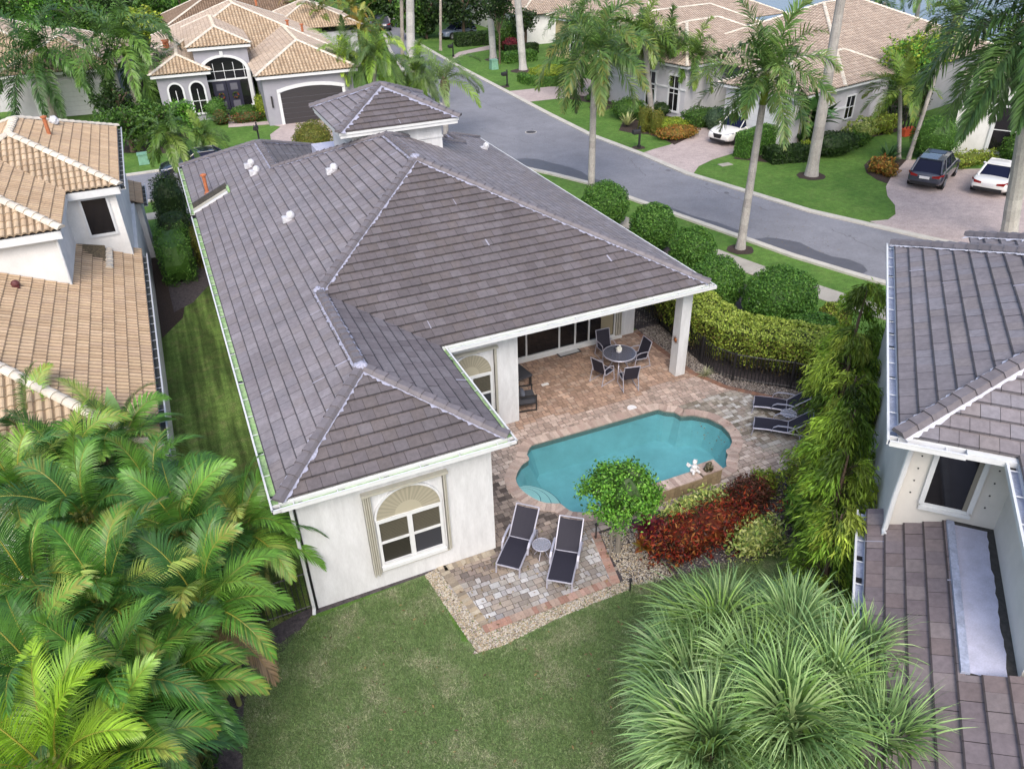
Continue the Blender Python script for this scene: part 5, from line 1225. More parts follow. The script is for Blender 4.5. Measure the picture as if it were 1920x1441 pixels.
b = MB(); b.ball((0, 0, .15), .09, 6, sc=(.9, 1.1, 1.1)); b.ball((0, -.04, .27), .065, 6, sc=(1.1, 1, .8)); b.ball((.035, -.06, .315), .02, 4); b.ball((-.035, -.06, .315), .02, 4)
for s in (-1, 1): b.tube([(s*.08, .03, .12), (s*.13, -.04, .13), (s*.10, -.08, .05)], .03, 5); b.tube([(s*.05, -.06, .18), (s*.07, -.10, .06)], .02, 5)
b.build('body', mat('mottled_green_bronze', (.10, .09, .05), .4, noise=(25, .5)), fg, smooth=True, world=False)

# ---------------------------------------------------------------- fences
def fence(name, label, pts, h=1.25, step=.11, cat='fence', group=None, r=.010):
    t = thing(name, label, cat, (pts[0][0], pts[0][1], 0), 0, group)
    P = [np.array(p, float) for p in pts]; rail, pk = MB(), MB()
    for zz in (.12, h): rail.tube([(p[0], p[1], zz) for p in P], .018, 4)
    rail.build('rail', M['black'], t)
    for i in range(len(P)-1):
        d = np.linalg.norm(P[i+1]-P[i]); k = max(1, int(d/step))
        for j in range(k): q = P[i]+(P[i+1]-P[i])*(j/k); pk.box(q[0]-r, q[0]+r, q[1]-r, q[1]+r, .03, h+.04)
    pk.build('pickets', M['black'], t)
    acc = 0; last = P[0]; posts = [P[0]]
    for q in P[1:]:
        if np.linalg.norm(q-last) > 1.2: posts.append(q); last = q
    for q in posts: b = MB(); b.box(q[0]-.032, q[0]+.032, q[1]-.032, q[1]+.032, 0, h+.06); b.build('post', M['black'], t)
    return t
FEN = [(16.0, 22.3), (15.75, 20.8), (15.66, 19.8), (15.6, 19.0), (15.6, 18.3), (15.9, 17.6), (16.5, 17.0), (17.3, 16.3), (17.7, 15.75), (18.1, 15.0)]
fence('fence', 'curved black picket fence in front of the lime green hedge', FEN, h=1.05, r=.012)
fence('gate', 'black picket gate between the house wall and the hedge', [(14.72, 22.25), (16.0, 22.3)], cat='gate')
fence('fence', 'short black picket fence left of the white front wall, below the palm fronds', [(-2.0, 13.75), (.55, 13.75)], h=1.2)
fence('fence', 'black picket fence beside the pale grey garage house, behind the yellow green shrubs', [G(1591, 236), G(1640, 238), G(1700, 245)], h=1.5, step=.2, r=.02)
fence('fence', 'black fence section between the two leaning palm trunks and the white house', [G(1690, 255), G(1775, 262)], h=1.4, step=.2, r=.02)

# ---------------------------------------------------------------- cars
def car(name, label, loc, rz, paint, L_=4.85, W_=1.9, H_=1.68, suv=True, group=None, rack=False):
    t = thing(name, label, 'car', loc, rz, group); hw = W_/2
    belt = .98 if suv else .90; hood = .95 if suv else .82; gc = .24 if suv else .2
    # stations along x (front +)
    st_ = [(-L_/2, .45, .62, .80), (-L_/2+.05, .38, belt-.05, .90), (-L_/2+.35, gc, belt+.03, .98), (-L_*.25, gc, belt+.01, 1), (0, gc, belt, 1), (L_*.18, gc, belt-.01, 1), (L_*.26, gc, hood+.05, .99), (L_*.36, gc, hood, .97), (L_*.44, gc+.02, hood-.09, .93), (L_/2-.06, .30, hood-.22, .84), (L_/2, .42, hood-.34, .76)]
    b = MB(); rings = []
    for x, zb, zt, k in st_:
        w2 = hw*k
        rings.append([(x, -w2*.90, zb), (x, -w2, zb+.12), (x, -w2, zb+(zt-zb)*.62), (x, -w2*.965, zt-.05), (x, -w2*.88, zt), (x, -w2*.4, zt+.035), (x, w2*.4, zt+.035), (x, w2*.88, zt), (x, w2*.965, zt-.05), (x, w2, zb+(zt-zb)*.62), (x, w2, zb+.12), (x, w2*.90, zb)])
    m_ = len(rings[0]); vs = [q for r in rings for q in r]
    fs = [(i*m_+j, (i+1)*m_+j, (i+1)*m_+(j+1) % m_, i*m_+(j+1) % m_) for i in range(len(rings)-1) for j in range(m_)]
    fs += [tuple(range(m_)), tuple((len(rings)-1)*m_+j for j in range(m_))[::-1]]
    b.mesh(vs, fs); body = b.build('body', paint, t, smooth=True, world=False)
    md = body.modifiers.new('s', 'SUBSURF'); md.levels = 2; md.render_levels = 2
    # greenhouse
    rear0, rear1 = (-L_/2+.16, -L_/2+.55) if suv else (-L_/2+.75, -L_*.20-.05)
    fr0, fr1 = L_*.245, L_*.06
    if not suv: fr0, fr1 = L_*.22, L_*.03
    gt = [(rear0, belt+.0, .80), (rear1, H_-.03, .66), ((rear1+fr1)/2, H_, .68), (fr1, H_-.03, .66), (fr0, belt-.02, .80)]
    def ring(x, z, k): return [(x, -hw*k, z), (x, -hw*k*.5, z+.02), (x, hw*k*.5, z+.02), (x, hw*k, z)]
    # roof shell
    b = MB(); R_ = [ring(x, z, k) for x, z, k in gt[1:4]]; vs = [q for r in R_ for q in r]
    b.mesh(vs, [(i*4+j, (i+1)*4+j, (i+1)*4+j+1, i*4+j+1) for i in range(2) for j in range(3)])
    # pillars
    def bar(p, q, w_=.035): b.tube([p, q], w_, 5)
    for s in (-1, 1):
        bar((fr0, s*hw*.83, belt-.02), (fr1, s*hw*.67, H_-.03)); bar((rear0, s*hw*.83, belt), (rear1, s*hw*.67, H_-.03), .06)
        bar((0-.1*L_/4.8, s*hw*.86, belt), (-.08, s*hw*.685, H_-.01), .022); bar((fr1, s*hw*.67, H_-.03), (rear1, s*hw*.67, H_-.03), .03)
        if suv: bar((-L_*.27, s*hw*.86, belt), (-L_*.24, s*hw*.685, H_-.02), .03)
    b.tube([(fr1, -hw*.66, H_-.02), (fr1, hw*.66, H_-.02)], .03, 5); b.tube([(rear1, -hw*.66, H_-.02), (rear1, hw*.66, H_-.02)], .035, 5)
    rf_ = b.build('roof', paint, t, world=False)
    b = MB(); A = ring(*((rear0+.02, belt-.02, .82))); B_ = ring(rear1, H_-.045, .655); C_ = ring(fr1, H_-.045, .655); D_ = ring(fr0-.02, belt-.04, .82)
    b.face([A[0], A[3], B_[3], B_[0]]); b.build('rear_window', M['carglass'], t, world=False)
    b = MB(); b.face([D_[3], D_[0], C_[0], C_[3]]); b.build('windscreen', M['carglass'], t, world=False)
    for s in (0, 3): b = MB(); b.face([(D_[s][0], D_[s][1]*1.035, D_[s][2]), C_[s], B_[s], (A[s][0], A[s][1]*1.035, A[s][2])]); b.build('side_window', M['carglass'], t, world=False)
    if suv: b = MB(); b.box(-.55, .15, -.42, .42, H_+.012, H_+.028); b.build('sunroof', M['carglass'], t, world=False)
    wr = .36 if suv else .33
    for sx in (-.29, .31):
        for s in (-1, 1):
            b = MB(); x = sx*L_; fy = lambda X, Y, Z: (x+X, s*(hw-.13)+s*Z, wr+Y)
            b.lathe([(wr*.62, .135), (wr, .12), (wr, -.1), (.05, -.1)], 20, fr=fy); wh_ = b.build('wheel', M['tyre'], t, world=False)
            b = MB(); b.lathe([(.02, .14), (wr*.60, .138), (wr*.62, .12)], 14, fr=fy)
            for k in range(5): a = 2*math.pi*k/5; b.tube([fy(0, 0, .145), fy(wr*.58*math.cos(a), wr*.58*math.sin(a), .142)], .025, 4)
            b.build('rim', M['rim'], wh_, world=False)
            b = MB(); b.lathe([(wr+.055, .0), (wr+.055, .006), (.05, .006)], 24, fr=lambda X, Y, Z: (x+X, s*(hw*.995)+s*Z-s*.004, wr+.02+Y)); b.build('wheel_arch', M['tyre'], t, world=False)
    xr, xf = -L_/2, L_/2
    b = MB(); b.box(xr-.012, xr+.1, -hw*.74, hw*.74, .34, .50); b.build('bumper_trim', M['dark'], t, world=False); b = MB(); b.box(xf-.12, xf-.0, -hw*.60, hw*.60, .26, .40); b.build('bumper_trim', M['dark'], t, world=False)
    for s in (-1, 1):
        b = MB(); b.mesh([(xr+.0, s*hw*.40, belt-.22), (xr+.0, s*hw*.78, belt-.20), (xr+.30, s*hw*.975, belt-.12), (xr+.30, s*hw*.975, belt-.0), (xr+.02, s*hw*.80, belt-.04), (xr+.0, s*hw*.40, belt-.12)], [(0, 1, 4, 5), (1, 2, 3, 4)]); b.build('taillight', mat('red_lens', (.22, .01, .01), .2), t, world=False)
        b = MB(); b.mesh([(xf-.03, s*hw*.45, hood-.28), (xf-.12, s*hw*.78, hood-.27), (xf-.50, s*hw*.955, hood-.16), (xf-.50, s*hw*.945, hood-.07), (xf-.18, s*hw*.75, hood-.12), (xf-.10, s*hw*.45, hood-.18)], [(0, 1, 4, 5), (1, 2, 3, 4)]); b.build('headlight', mat('clear_lens', (.30, .32, .36), .1), t, world=False)
        b = MB(); b.ball((fr0-.35, s*(hw*.97+.09), belt+.06), .09, 5, sc=(.8, 1.1, .7)); b.build('mirror', paint, t, smooth=True, world=False)
    b = MB(); b.mesh([(xf+.005, -hw*.38, hood-.20), (xf+.005, hw*.38, hood-.20), (xf+.012, hw*.26, hood-.48), (xf+.012, -hw*.26, hood-.48)], [(0, 1, 2, 3)]); b.build('grille', M['dark'], t, world=False)
    b = MB(); b.box(xr-.018, xr-.002, -.26, .26, belt-.30, belt-.16); b.build('number_plate', M['statue'], t, world=False)
    return t
PW = mat('white_car_paint', (.72, .72, .70), .25, coat=.6); PD = mat('dark_blue_grey_car_paint', (.035, .04, .06), .22, coat=.8); PB = mat('navy_car_paint', (.012, .014, .03), .18, coat=1); PG = mat('grey_blue_car_paint', (.16, .20, .28), .3, coat=.6)
def car_at(lpx, rpx, end, rzdir, L_, **k):
    "lpx/rpx: left and right ground contact pixels of the visible end; rzdir heading bearing; end=-1 rear visible"
    a, b_ = np.array(G(*lpx)), np.array(G(*rpx)); c = (a+b_)/2; d = np.array([math.cos(rzdir), math.sin(rzdir)])
    c = c-d*end*(L_/2-.0); return (c[0], c[1], .015)
# dark grey SUV, rear towards us
d1 = math.atan2(*(np.array(G(1768, 316))-np.array(G(1728, 358)))[::-1])
car('parked_car', 'dark grey SUV seen from behind on the pink driveway, left of the white sedan', car_at((1693, 355), (1760, 362), -1, d1, 4.7), d1, PD, L_=4.7, W_=1.85, H_=1.62, group='cars parked on driveways')
d2 = math.atan2(*(np.array(G(1885, 330))-np.array(G(1843, 372)))[::-1])
car('parked_car', 'white sedan seen from behind, right of the dark SUV on the pink driveway', car_at((1812, 366), (1880, 374), -1, d2, 4.75), d2, PW, L_=4.75, W_=1.85, H_=1.42, suv=False, group='cars parked on driveways')
d3 = R(180+12+4)
p3 = G(1392, 262, 0)
car('parked_car', 'white SUV facing the road in front of the white garage door, behind the clipped hedge', (p3[0], p3[1]+.4, .015), d3, PW, L_=4.9, W_=1.92, H_=1.68, group='cars parked on driveways')
car('parked_car', 'dark navy sedan on the side street, half hidden by our lavender roof', (1.45, 52.25, .01), R(180), PB, L_=4.8, W_=1.85, H_=1.43, suv=False)
p5 = G(737, 57); car('parked_car', 'dark SUV driving away at the far head of the road', (p5[0]-1.0, p5[1]+1.5, .01), R(82), PD, L_=4.7, W_=1.9, H_=1.7)
p6 = G(862, 72); car('parked_car', 'blue grey SUV behind the far clipped hedge right of the road', (p6[0], p6[1]+.6, .015), R(195), PG, L_=4.6, W_=1.85, H_=1.6)

# ---------------------------------------------------------------- street furniture
def mailbox():
    t = thing('mailbox', 'x', 'mailbox')
    b = MB(); b.box(-.05, .05, -.05, .05, 0, 1.25); b.box(-.09, .09, -.09, .09, 0, .18); b.ball((0, 0, 1.33), .07, 5); b.box(-.45, .08, -.025, .025, .88, .94); b.build('post', M['black'], t, world=False)
    b = MB(); pts = [(-.13, .0), (.13, .0), (.13, .16), (.09, .24), (0, .27), (-.09, .24), (-.13, .16)]; vs = [(-.55+dx, y, .95+z) for dx in (0, .5) for y, z in pts]; m_ = 7
    b.mesh(vs, [tuple(range(7))[::-1], tuple(range(7, 14))]+[(i, (i+1) % 7, 7+(i+1) % 7, 7+i) for i in range(7)]); b.build('box', M['black'], t, world=False)
    b = MB(); b.box(-.2, -.15, .13, .15, 1.05, 1.25); b.build('flag', M['black'], t, world=False)
    return t
mbx = mailbox(); mbx.location = (*G(1198, 277), .01); mbx['label'] = 'black mailbox post on the lawn left of the pink driveway with the white SUV'; mbx['group'] = 'black mailboxes along the kerb'
dup(mbx, (*G(951, 162), .01), .2, 'black mailbox post on the lawn just beyond the curved pink driveway', 'black mailboxes along the kerb')
dup(mbx, (*G(487, 267), .01), 1.2, 'black mailbox post on the far lawn in front of the grey house', 'black mailboxes along the kerb')
dup(mbx, (*G(850, 107), .01), .2, 'farthest black post mailbox at the corner of the pale driveway by the road', 'black mailboxes along the kerb')
b = MB(); p = G(308, 303); 
def tapered(b, p, w0, w1, h, m=0, cx=0): b.mesh([(p[0]+sx*w0, p[1]+sy*w0, .01) for sx, sy in ((-1, -1), (1, -1), (1, 1), (-1, 1))]+[(p[0]+sx*w1, p[1]+sy*w1, h) for sx, sy in ((-1, -1), (1, -1), (1, 1), (-1, 1))], [(4, 5, 6, 7), (0, 1, 5, 4), (1, 2, 6, 5), (2, 3, 7, 6), (3, 0, 4, 7)], m=m)
p = G(271, 307)
tb = thing('utility_box', 'pale green utility box on the strip of grass by the side street', 'utility box', (*p, 0)); b = MB(); tapered(b, p, .33, .28, .62); b.build('cabinet', M['green_bin'], tb); b = MB(); b.box(p[0]-.32, p[0]+.32, p[1]-.32, p[1]+.32, .62, .70); b.build('lid', M['green_bin'], tb)
p = G(926, 130); tb = thing('utility_box', 'pale green utility box on the lawn near the two pale palm trunks', 'utility box', (*p, 0)); b = MB(); tapered(b, p, .36, .30, .8); b.build('cabinet', M['green_bin'], tb); b = MB(); b.box(p[0]-.34, p[0]+.34, p[1]-.34, p[1]+.34, .8, .9); b.build('lid', M['green_bin'], tb)
p = G(266, 172); tb = thing('trash_bin', 'black wheeled bin in the side passage left of the grey house', 'bin', (*p, 0)); b = MB(); tapered(b, p, .28, .36, 1.05); b.build('body', M['black'], tb); b = MB(); b.box(p[0]-.38, p[0]+.38, p[1]-.38, p[1]+.38, 1.05, 1.12); b.build('lid', M['black'], tb)
tb = thing('cooler_box', 'orange box lying on the grass between the two leaning palm trunks', 'box', (*G(1701, 254), 0)); p = G(1701, 254); b = MB(); b.box(p[0]-.55, p[0]+.55, p[1]-.25, p[1]+.25, .02, .42); b.build('box', M['orange'], tb); b = MB(); b.box(p[0]-.57, p[0]+.57, p[1]-.27, p[1]+.27, .42, .50); b.build('lid', M['orange'], tb)
p = G(1360, 309); b = MB(); b.box(p[0]-.4, p[0]+.4, p[1]-.25, p[1]+.25, .005, .03); tag(b.build('meter_cover', M['walk']), 'small concrete meter cover set in the bright lawn below the white SUV', 'cover')
p = G(729, 36); sg = thing('road_sign', 'small yellow sign on a dark pole at the far end of the road', 'sign', (*p, 0)); b = MB(); b.tube([(p[0], p[1], 0), (p[0], p[1], 2.3)], .05, 6); b.build('pole', M['black'], sg); b = MB(); b.box(p[0]-.28, p[0]+.28, p[1]-.08, p[1]-.05, 1.7, 2.4); b.build('sign_panel', mat('yellow_sign', (.65, .50, .03), .5), sg)
# landscape light and plant stake
for (px, py, h, lb) in ((1181, 1107, .35, 'short black path light stake beside the white pebbles'), (1117, 1010, .5, 'thin dark rod standing at the corner of the lower patio')):
    q = G(px, py); b = MB(); b.tube([(q[0], q[1], .01), (q[0], q[1], h)], .02, 6); b.lathe([(.05, h), (.03, h+.06), (.005, h+.07)], 8, c=(q[0], q[1], 0)); tag(b.build('path_light', M['black']), lb, 'garden light')
# ---------------------------------------------------------------- vegetation
def lin3(*c): return np.array(c, float)
GP = {  # foliage palettes
 'box': [(.060, .160, .024), (.085, .21, .030), (.038, .105, .018), (.12, .25, .04)],
 'lime': [(.25, .34, .04), (.17, .25, .03), (.33, .41, .06), (.10, .16, .02), (.14, .12, .03)],
 'croton': [(.24, .025, .015), (.34, .06, .02), (.12, .012, .012), (.06, .012, .01), (.30, .12, .03), (.05, .03, .012)],
 'maroon': [(.12, .012, .02), (.20, .02, .03), (.06, .01, .015), (.26, .04, .05)],
 'brownred': [(.09, .03, .018), (.06, .018, .012), (.14, .05, .03), (.03, .025, .01)],
 'varieg': [(.40, .48, .13), (.54, .58, .24), (.22, .34, .07), (.10, .19, .04), (.47, .52, .14)],
 'bright': [(.10, .28, .025), (.15, .36, .04), (.06, .18, .018), (.20, .42, .06), (.035, .10, .012)],
 'olive': [(.13, .17, .025), (.18, .20, .03), (.09, .12, .018), (.20, .17, .035)],
 'weep': [(.26, .42, .045), (.35, .51, .06), (.16, .29, .03), (.43, .56, .08), (.10, .18, .02)],
 'dark': [(.018, .045, .010), (.030, .07, .014), (.045, .09, .018), (.012, .028, .008)],
 'mid': [(.045, .12, .018), (.075, .17, .025), (.03, .07, .012), (.10, .20, .03)],
 'yel': [(.28, .36, .03), (.20, .30, .03), (.36, .42, .05), (.12, .20, .02)],
 'orange': [(.33, .15, .03), (.28, .09, .02), (.40, .26, .05), (.10, .10, .02), (.16, .18, .03)],
}
def leaves(mb, P, Nn, size, pal, flat=.5, aspect=1.7, rr=None, droop=0.0):
    "leaf quads at points P with outward normals Nn"
    rr = rr or rng; n = len(P)
    rnd = rr.normal(0, 1, (n, 3)); nr = Nn*(1-flat)+rnd*flat; nr /= np.linalg.norm(nr, axis=1)[:, None]
    t = rr.normal(0, 1, (n, 3)); t[:, 2] -= droop; t -= nr*(t*nr).sum(1)[:, None]; t /= np.linalg.norm(t, axis=1)[:, None]
    s = np.cross(nr, t); L_ = size*rr.uniform(.6, 1.3, n)[:, None]; W_ = L_/aspect
    a = P-t*L_*.5; c = P+t*L_*.5; b = P+s*W_*.5+nr*L_*.08; d = P-s*W_*.5+nr*L_*.08
    base = len(mb.v); V = np.stack([a, b, c, d], 1).reshape(-1, 3)
    mb.v.extend(map(tuple, V.tolist()))
    pi = rr.integers(0, len(pal), n); palA = np.array(pal); cols = palA[pi]*rr.uniform(.75, 1.25, n)[:, None]
    for i in range(n): mb.f.append((base+4*i, base+4*i+1, base+4*i+2, base+4*i+3)); mb.m.append(0)
    mb.c.extend(map(tuple, cols.tolist()))
def ell_points(c, r, n, rr, lo=.82, hi=1.06, box=0.0, bottom=-1.0, lump=.10):
    u = rr.normal(0, 1, (int(n*1.5), 3)); u /= np.linalg.norm(u, axis=1)[:, None]; u = u[u[:, 2] > bottom][:n]
    if box: e = 1-box*.75; q = np.sign(u)*np.abs(u)**e; k = np.max(np.abs(q), axis=1)[:, None]**0 ; q = q/np.power((np.abs(q)**(2+6*box)).sum(1), 1/(2+6*box))[:, None]
    else: q = u
    ph = rr.uniform(0, 6, 3)
    lm = 1+lump*(np.sin(u[:, 0]*6+ph[0])*np.sin(u[:, 1]*7+ph[1])+.6*np.sin(u[:, 2]*9+u[:, 0]*5+ph[2]))
    k = rr.uniform(lo, hi, len(q))*lm
    return np.array(c)+q*np.array(r)*k[:, None], u
def core(mb, c, r, col, box=0, jit=.08):
    n = 8; k2 = 14; vs = []
    for i in range(n+1):
        th = math.pi*i/n
        for k in range(k2):
            a = 2*math.pi*k/k2; q = np.array([math.sin(th)*math.cos(a), math.sin(th)*math.sin(a), -math.cos(th)])
            if box: q = q/np.power((np.abs(q)**(2+6*box)).sum(), 1/(2+6*box))
            vs.append(tuple(np.array(c)+q*np.array(r)*random.uniform(1-jit, 1+jit*.3)))
    mb.mesh(vs, [(i*k2+k, i*k2+(k+1) % k2, (i+1)*k2+(k+1) % k2, (i+1)*k2+k) for i in range(n) for k in range(k2)], col)
SEED = [100]
def shrub(name, label, cat, c, r, pal, n=2500, size=.07, box=0.0, group=None, pal2=None, lo=.85, hi=1.05, lump=.08, stem=False, flat=.45, aspect=1.7, base=None):
    "c = (x,y) centre on the ground, r = radii; height 2*rz"
    SEED[0] += 1; rr = np.random.default_rng(SEED[0]); z0 = base if base is not None else r[2]*.96
    t = thing(name, label, cat, (c[0], c[1], 0), 0, group)
    b = MB(); p = GP[pal] if isinstance(pal, str) else pal
    dk = tuple(np.array(p).mean(0)*.75)
    core(b, (c[0], c[1], z0), tuple(np.array(r)*(.88 if (lo > .84 and lump < .15) or (box and lump < .2) else .70)), dk, box)
    P, Nn = ell_points((c[0], c[1], z0), r, n, rr, lo, hi, box, lump=lump)
    P[:, 2] = np.maximum(P[:, 2], .02)
    leaves(b, P, Nn, size, p, flat, aspect, rr)
    b.build('foliage', M['leaf'], t)
    if stem or z0 > r[2]*1.05:
        b = MB(); b.tube([(c[0], c[1], 0), (c[0]+.02, c[1], z0-r[2]*.6)], .05, 6)
        for k in range(4): a = k*1.6; b.tube([(c[0], c[1], max(z0-r[2]*1.1, .2)), (c[0]+math.cos(a)*r[0]*.5, c[1]+math.sin(a)*r[1]*.5, z0)], .025, 5)
        b.build('stem', M['wood'], t)
    return t
def world_at(px, py, z): return G(px, py, z)
# clipped ball shrubs
for i, (x, y, rx, ry, rz, lb) in enumerate([(19.4, 32.6, 1.2, 1.2, 1.1, 'clipped green ball shrub below the tall grey palm trunk, farthest of the ball row'), (19.9, 28.9, 1.08, 1.08, 1.1, 'clipped green ball shrub second from the far end of the row beside the sidewalk'),
    (19.9, 25.8, 1.0, 1.0, 1.05, 'clipped green ball shrub in the middle of the row, left of the leaning palm'), (18.7, 22.45, 1.05, 1.05, 1.12, 'clipped dark green ball shrub just beyond the white pillar and roof corner'),
    (19.8, 20.0, 1.38, 1.30, 1.25, 'largest clipped round shrub, wider than its neighbours, behind the lime hedge'), (19.35, 17.75, 1.1, .95, .85, 'low wide clipped ball shrub between the largest round shrub and the weeping trees'), (21.6, 18.9, .6, .6, .55, 'smallest light green round shrub beside the sidewalk')]):
    shrub('ball_shrub', lb, 'shrub', (x, y), (rx, ry, rz), 'box' if i < 6 else 'lime', n=int(9500*rx), size=.095, lump=.055, lo=.88, hi=1.05, flat=.42, group='clipped ball shrubs beside the sidewalk')
# lime hedge along the fence: one continuous hedge
hd = thing('hedge', 'long curved lime green hedge clipped flat behind the black picket fence', 'hedge', (16.6, 19, 0))
HC = [(16.6, 24.5), (16.55, 22.5), (16.5, 20.8), (16.45, 19.7), (16.6, 18.75), (17.02, 18.05), (17.72, 17.35), (18.5, 16.55), (19.0, 15.7), (19.2, 14.6)]
b = MB(); rr = np.random.default_rng(8)
hs = []
for i in range(len(HC)-1):
    a, c = np.array(HC[i]), np.array(HC[i+1]); L_ = np.linalg.norm(c-a); t_ = (c-a)/L_; nn_ = np.array([t_[1], -t_[0]])
    fr = lambda x, y, z, a=a, t_=t_, nn_=nn_: (a[0]+t_[0]*x+nn_[0]*y, a[1]+t_[1]*x+nn_[1]*y, z)
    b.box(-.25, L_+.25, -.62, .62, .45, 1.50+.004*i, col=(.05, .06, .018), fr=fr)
    m_ = int(L_*1300); s = rr.uniform(-.15, L_+.15, m_); u = rr.uniform(-.86, .86, m_); zt = 1.68+.05*np.sin(s*5+i)+.04*np.sin(u*9)+rr.uniform(-.08, .06, m_)-.25*np.maximum(np.abs(u)-.62, 0)
    P = np.stack([a[0]+t_[0]*s+nn_[0]*u, a[1]+t_[1]*s+nn_[1]*u, zt], 1); leaves(b, P, np.tile([0, 0, 1.0], (m_, 1)), .085, [(.27, .36, .05), (.34, .43, .07), (.19, .28, .04), (.38, .45, .10)], .5, 1.6, rr)
    m_ = int(L_*1900); s = rr.uniform(-.35, L_+.35, m_); sd = rr.choice([-1, 1], m_); z = .30+1.32*rr.uniform(0, 1, m_)**.7; u = sd*(.80+.06*np.sin(s*6+z*5)+rr.uniform(-.1, .07, m_))
    P = np.stack([a[0]+t_[0]*s+nn_[0]*u, a[1]+t_[1]*s+nn_[1]*u, z], 1); Nn = np.stack([nn_[0]*sd, nn_[1]*sd, .3*np.ones(m_)], 1)
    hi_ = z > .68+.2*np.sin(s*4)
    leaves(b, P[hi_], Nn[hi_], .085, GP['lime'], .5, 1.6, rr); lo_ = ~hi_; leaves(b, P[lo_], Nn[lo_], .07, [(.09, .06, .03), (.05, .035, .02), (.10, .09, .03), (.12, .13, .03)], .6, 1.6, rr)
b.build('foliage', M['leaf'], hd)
b = MB()
for i in range(len(HC)-1):
    a, c = np.array(HC[i]), np.array(HC[i+1])
    for k in range(4): q = a+(c-a)*(k+.5)/4; b.tube([(q[0], q[1], 0), (q[0]+random.uniform(-.1, .1), q[1]+random.uniform(-.1, .1), .6)], .02, 5)
b.build('stem', M['wood'], hd)
# small round-headed tree by the pool
tx, ty = G(1158, 1035)
tt = thing('small_tree', 'small bright green round headed tree in front of the pool with its trunk in pebbles', 'tree', (tx, ty, 0))
b = MB(); b.tube([(tx, ty, 0), (tx+.02, ty+.02, .8), (tx-.05, ty+.05, 1.35)], .06, 8, radii=[.085, .075, .06])
for k in range(9):
    a = k*2.4; b.tube([(tx, ty+.03, .75+.06*k), (tx+.35*math.cos(a), ty+.35*math.sin(a), 1.4+.03*k), (tx+.8*math.cos(a), ty+.8*math.sin(a), 1.9+.05*k)], .03, 5, radii=[.035, .025, .012])
b.tube([(tx-.25, ty-.02, 0), (tx-.2, ty, .9), (tx-.35, ty, 1.3)], .03, 6)
b.build('trunk', mat('pale_bark', (.22, .20, .17), .9, noise=(20, .3)), tt)
b = MB(); rr = np.random.default_rng(77); cz0 = np.array([tx-.03, ty+.05, 2.05])
core(b, cz0, (.72, .72, .62), (.03, .07, .012), jit=.3)
for k in range(150):
    u = rr.normal(0, 1, 3); u /= np.linalg.norm(u); u[2] = abs(u[2])*1.0-.35; c = cz0+u*np.array([.98, .95, .85])*rr.uniform(.72, 1.05)
    P = c+rr.normal(0, .10, (52, 3)); Nn = np.tile(u+np.array([0, 0, .6]), (52, 1)); leaves(b, P, Nn, .095, GP['bright'], .5, 2.0, rr)
b.build('crown', M['leaf'], tt)
# croton bed and variegated shrubs by the pool
shrub('croton_shrub', 'dense red orange croton hedge in the bed below the raised pool wall', 'shrub', (10.3, 11.55), (1.55, .58, .48), 'croton', n=5200, size=.14, lump=.26, lo=.65, hi=1.15, box=.3, aspect=3.2, flat=.75)
shrub('croton_shrub', 'dark maroon brown shrub at the right end of the red orange croton hedge', 'shrub', (12.2, 12.15), (.62, .5, .48), 'brownred', n=2400, size=.12, lump=.2, lo=.65, hi=1.15, aspect=3, flat=.75)
for i, (x, y, rx, rz, lb, pl, ry) in enumerate([(10.75, 12.50, 1.05, .36, 'pale variegated shrub between the pool wall and the red croton hedge', 'varieg', .34), (11.3, 10.75, .75, .48, 'variegated yellow green shrub below the red croton hedge, beside the fountain palms', 'varieg', .5),
    (13.75, 11.75, .62, .72, 'tall yellow green shrub left of the weeping trees beside the right end of the patio', 'lime', .6), (12.95, 12.45, .45, .38, 'small yellow green shrub left of the taller one at the right end of the patio', 'lime', .35)]):
    shrub('variegated_shrub', lb, 'shrub', (x, y), (rx, ry, rz), pl, n=int(2400*rx), size=.12, lump=.25, lo=.55, hi=1.2, aspect=2.2, flat=.7, group='variegated shrubs in the pool bed')
def rosette(mb, c, n, L_, wd, cols, el=(15, 75), segs=3, rr=None, droop=.5):
    rr = rr or random
    for k in range(n):
        a = rr.uniform(0, 6.283); e = R(rr.uniform(*el)); ll = L_*rr.uniform(.7, 1.15); col = tuple(np.array(rr.choice(cols))*rr.uniform(.8, 1.2)); d = np.array([math.cos(a)*math.cos(e), math.sin(a)*math.cos(e), math.sin(e)]); p = np.array(c, float); s = np.array([-math.sin(a), math.cos(a), 0]); prev = None
        for i in range(segs+1):
            w_ = wd*math.sin(math.pi*(.18+.80*i/segs))*.5; q = (p-s*w_, p+s*w_)
            if prev: mb.face([prev[0], prev[1], q[1], q[0]], col)
            prev = q; p = p+d*ll/segs; d = d+np.array([0, 0, -droop/segs]); d /= np.linalg.norm(d)
def rosette_plant(name, label, cat, px, py, n, L_, wd, cols, z=.1, world=None, **k):
    c = world or G(px, py); t = thing(name, label, cat, (c[0], c[1], 0)); b = MB(); rosette(b, (c[0], c[1], z), n, L_, wd, cols, **k); b.build('leaves', M['leaf'], t); return t
rosette_plant('cordyline_plant', 'broad leaved magenta red cordyline beside the small round tree trunk', 'plant', 0, 0, 46, .62, .13, [(.16, .02, .04), (.24, .04, .07), (.09, .015, .03)], z=.45, world=(8.95, 12.05))
rosette_plant('croton_plant', 'orange and yellow leaved croton in front of the magenta cordyline', 'plant', 0, 0, 40, .36, .12, [(.34, .17, .03), (.26, .09, .02), (.28, .24, .05)], z=.35, world=(8.6, 11.72))
rosette_plant('spider_plant', 'small pale striped plant in the gravel right of the white pillar', 'plant', 1322, 706, 36, .38, .035, [(.42, .42, .28), (.30, .33, .18)], z=.05)
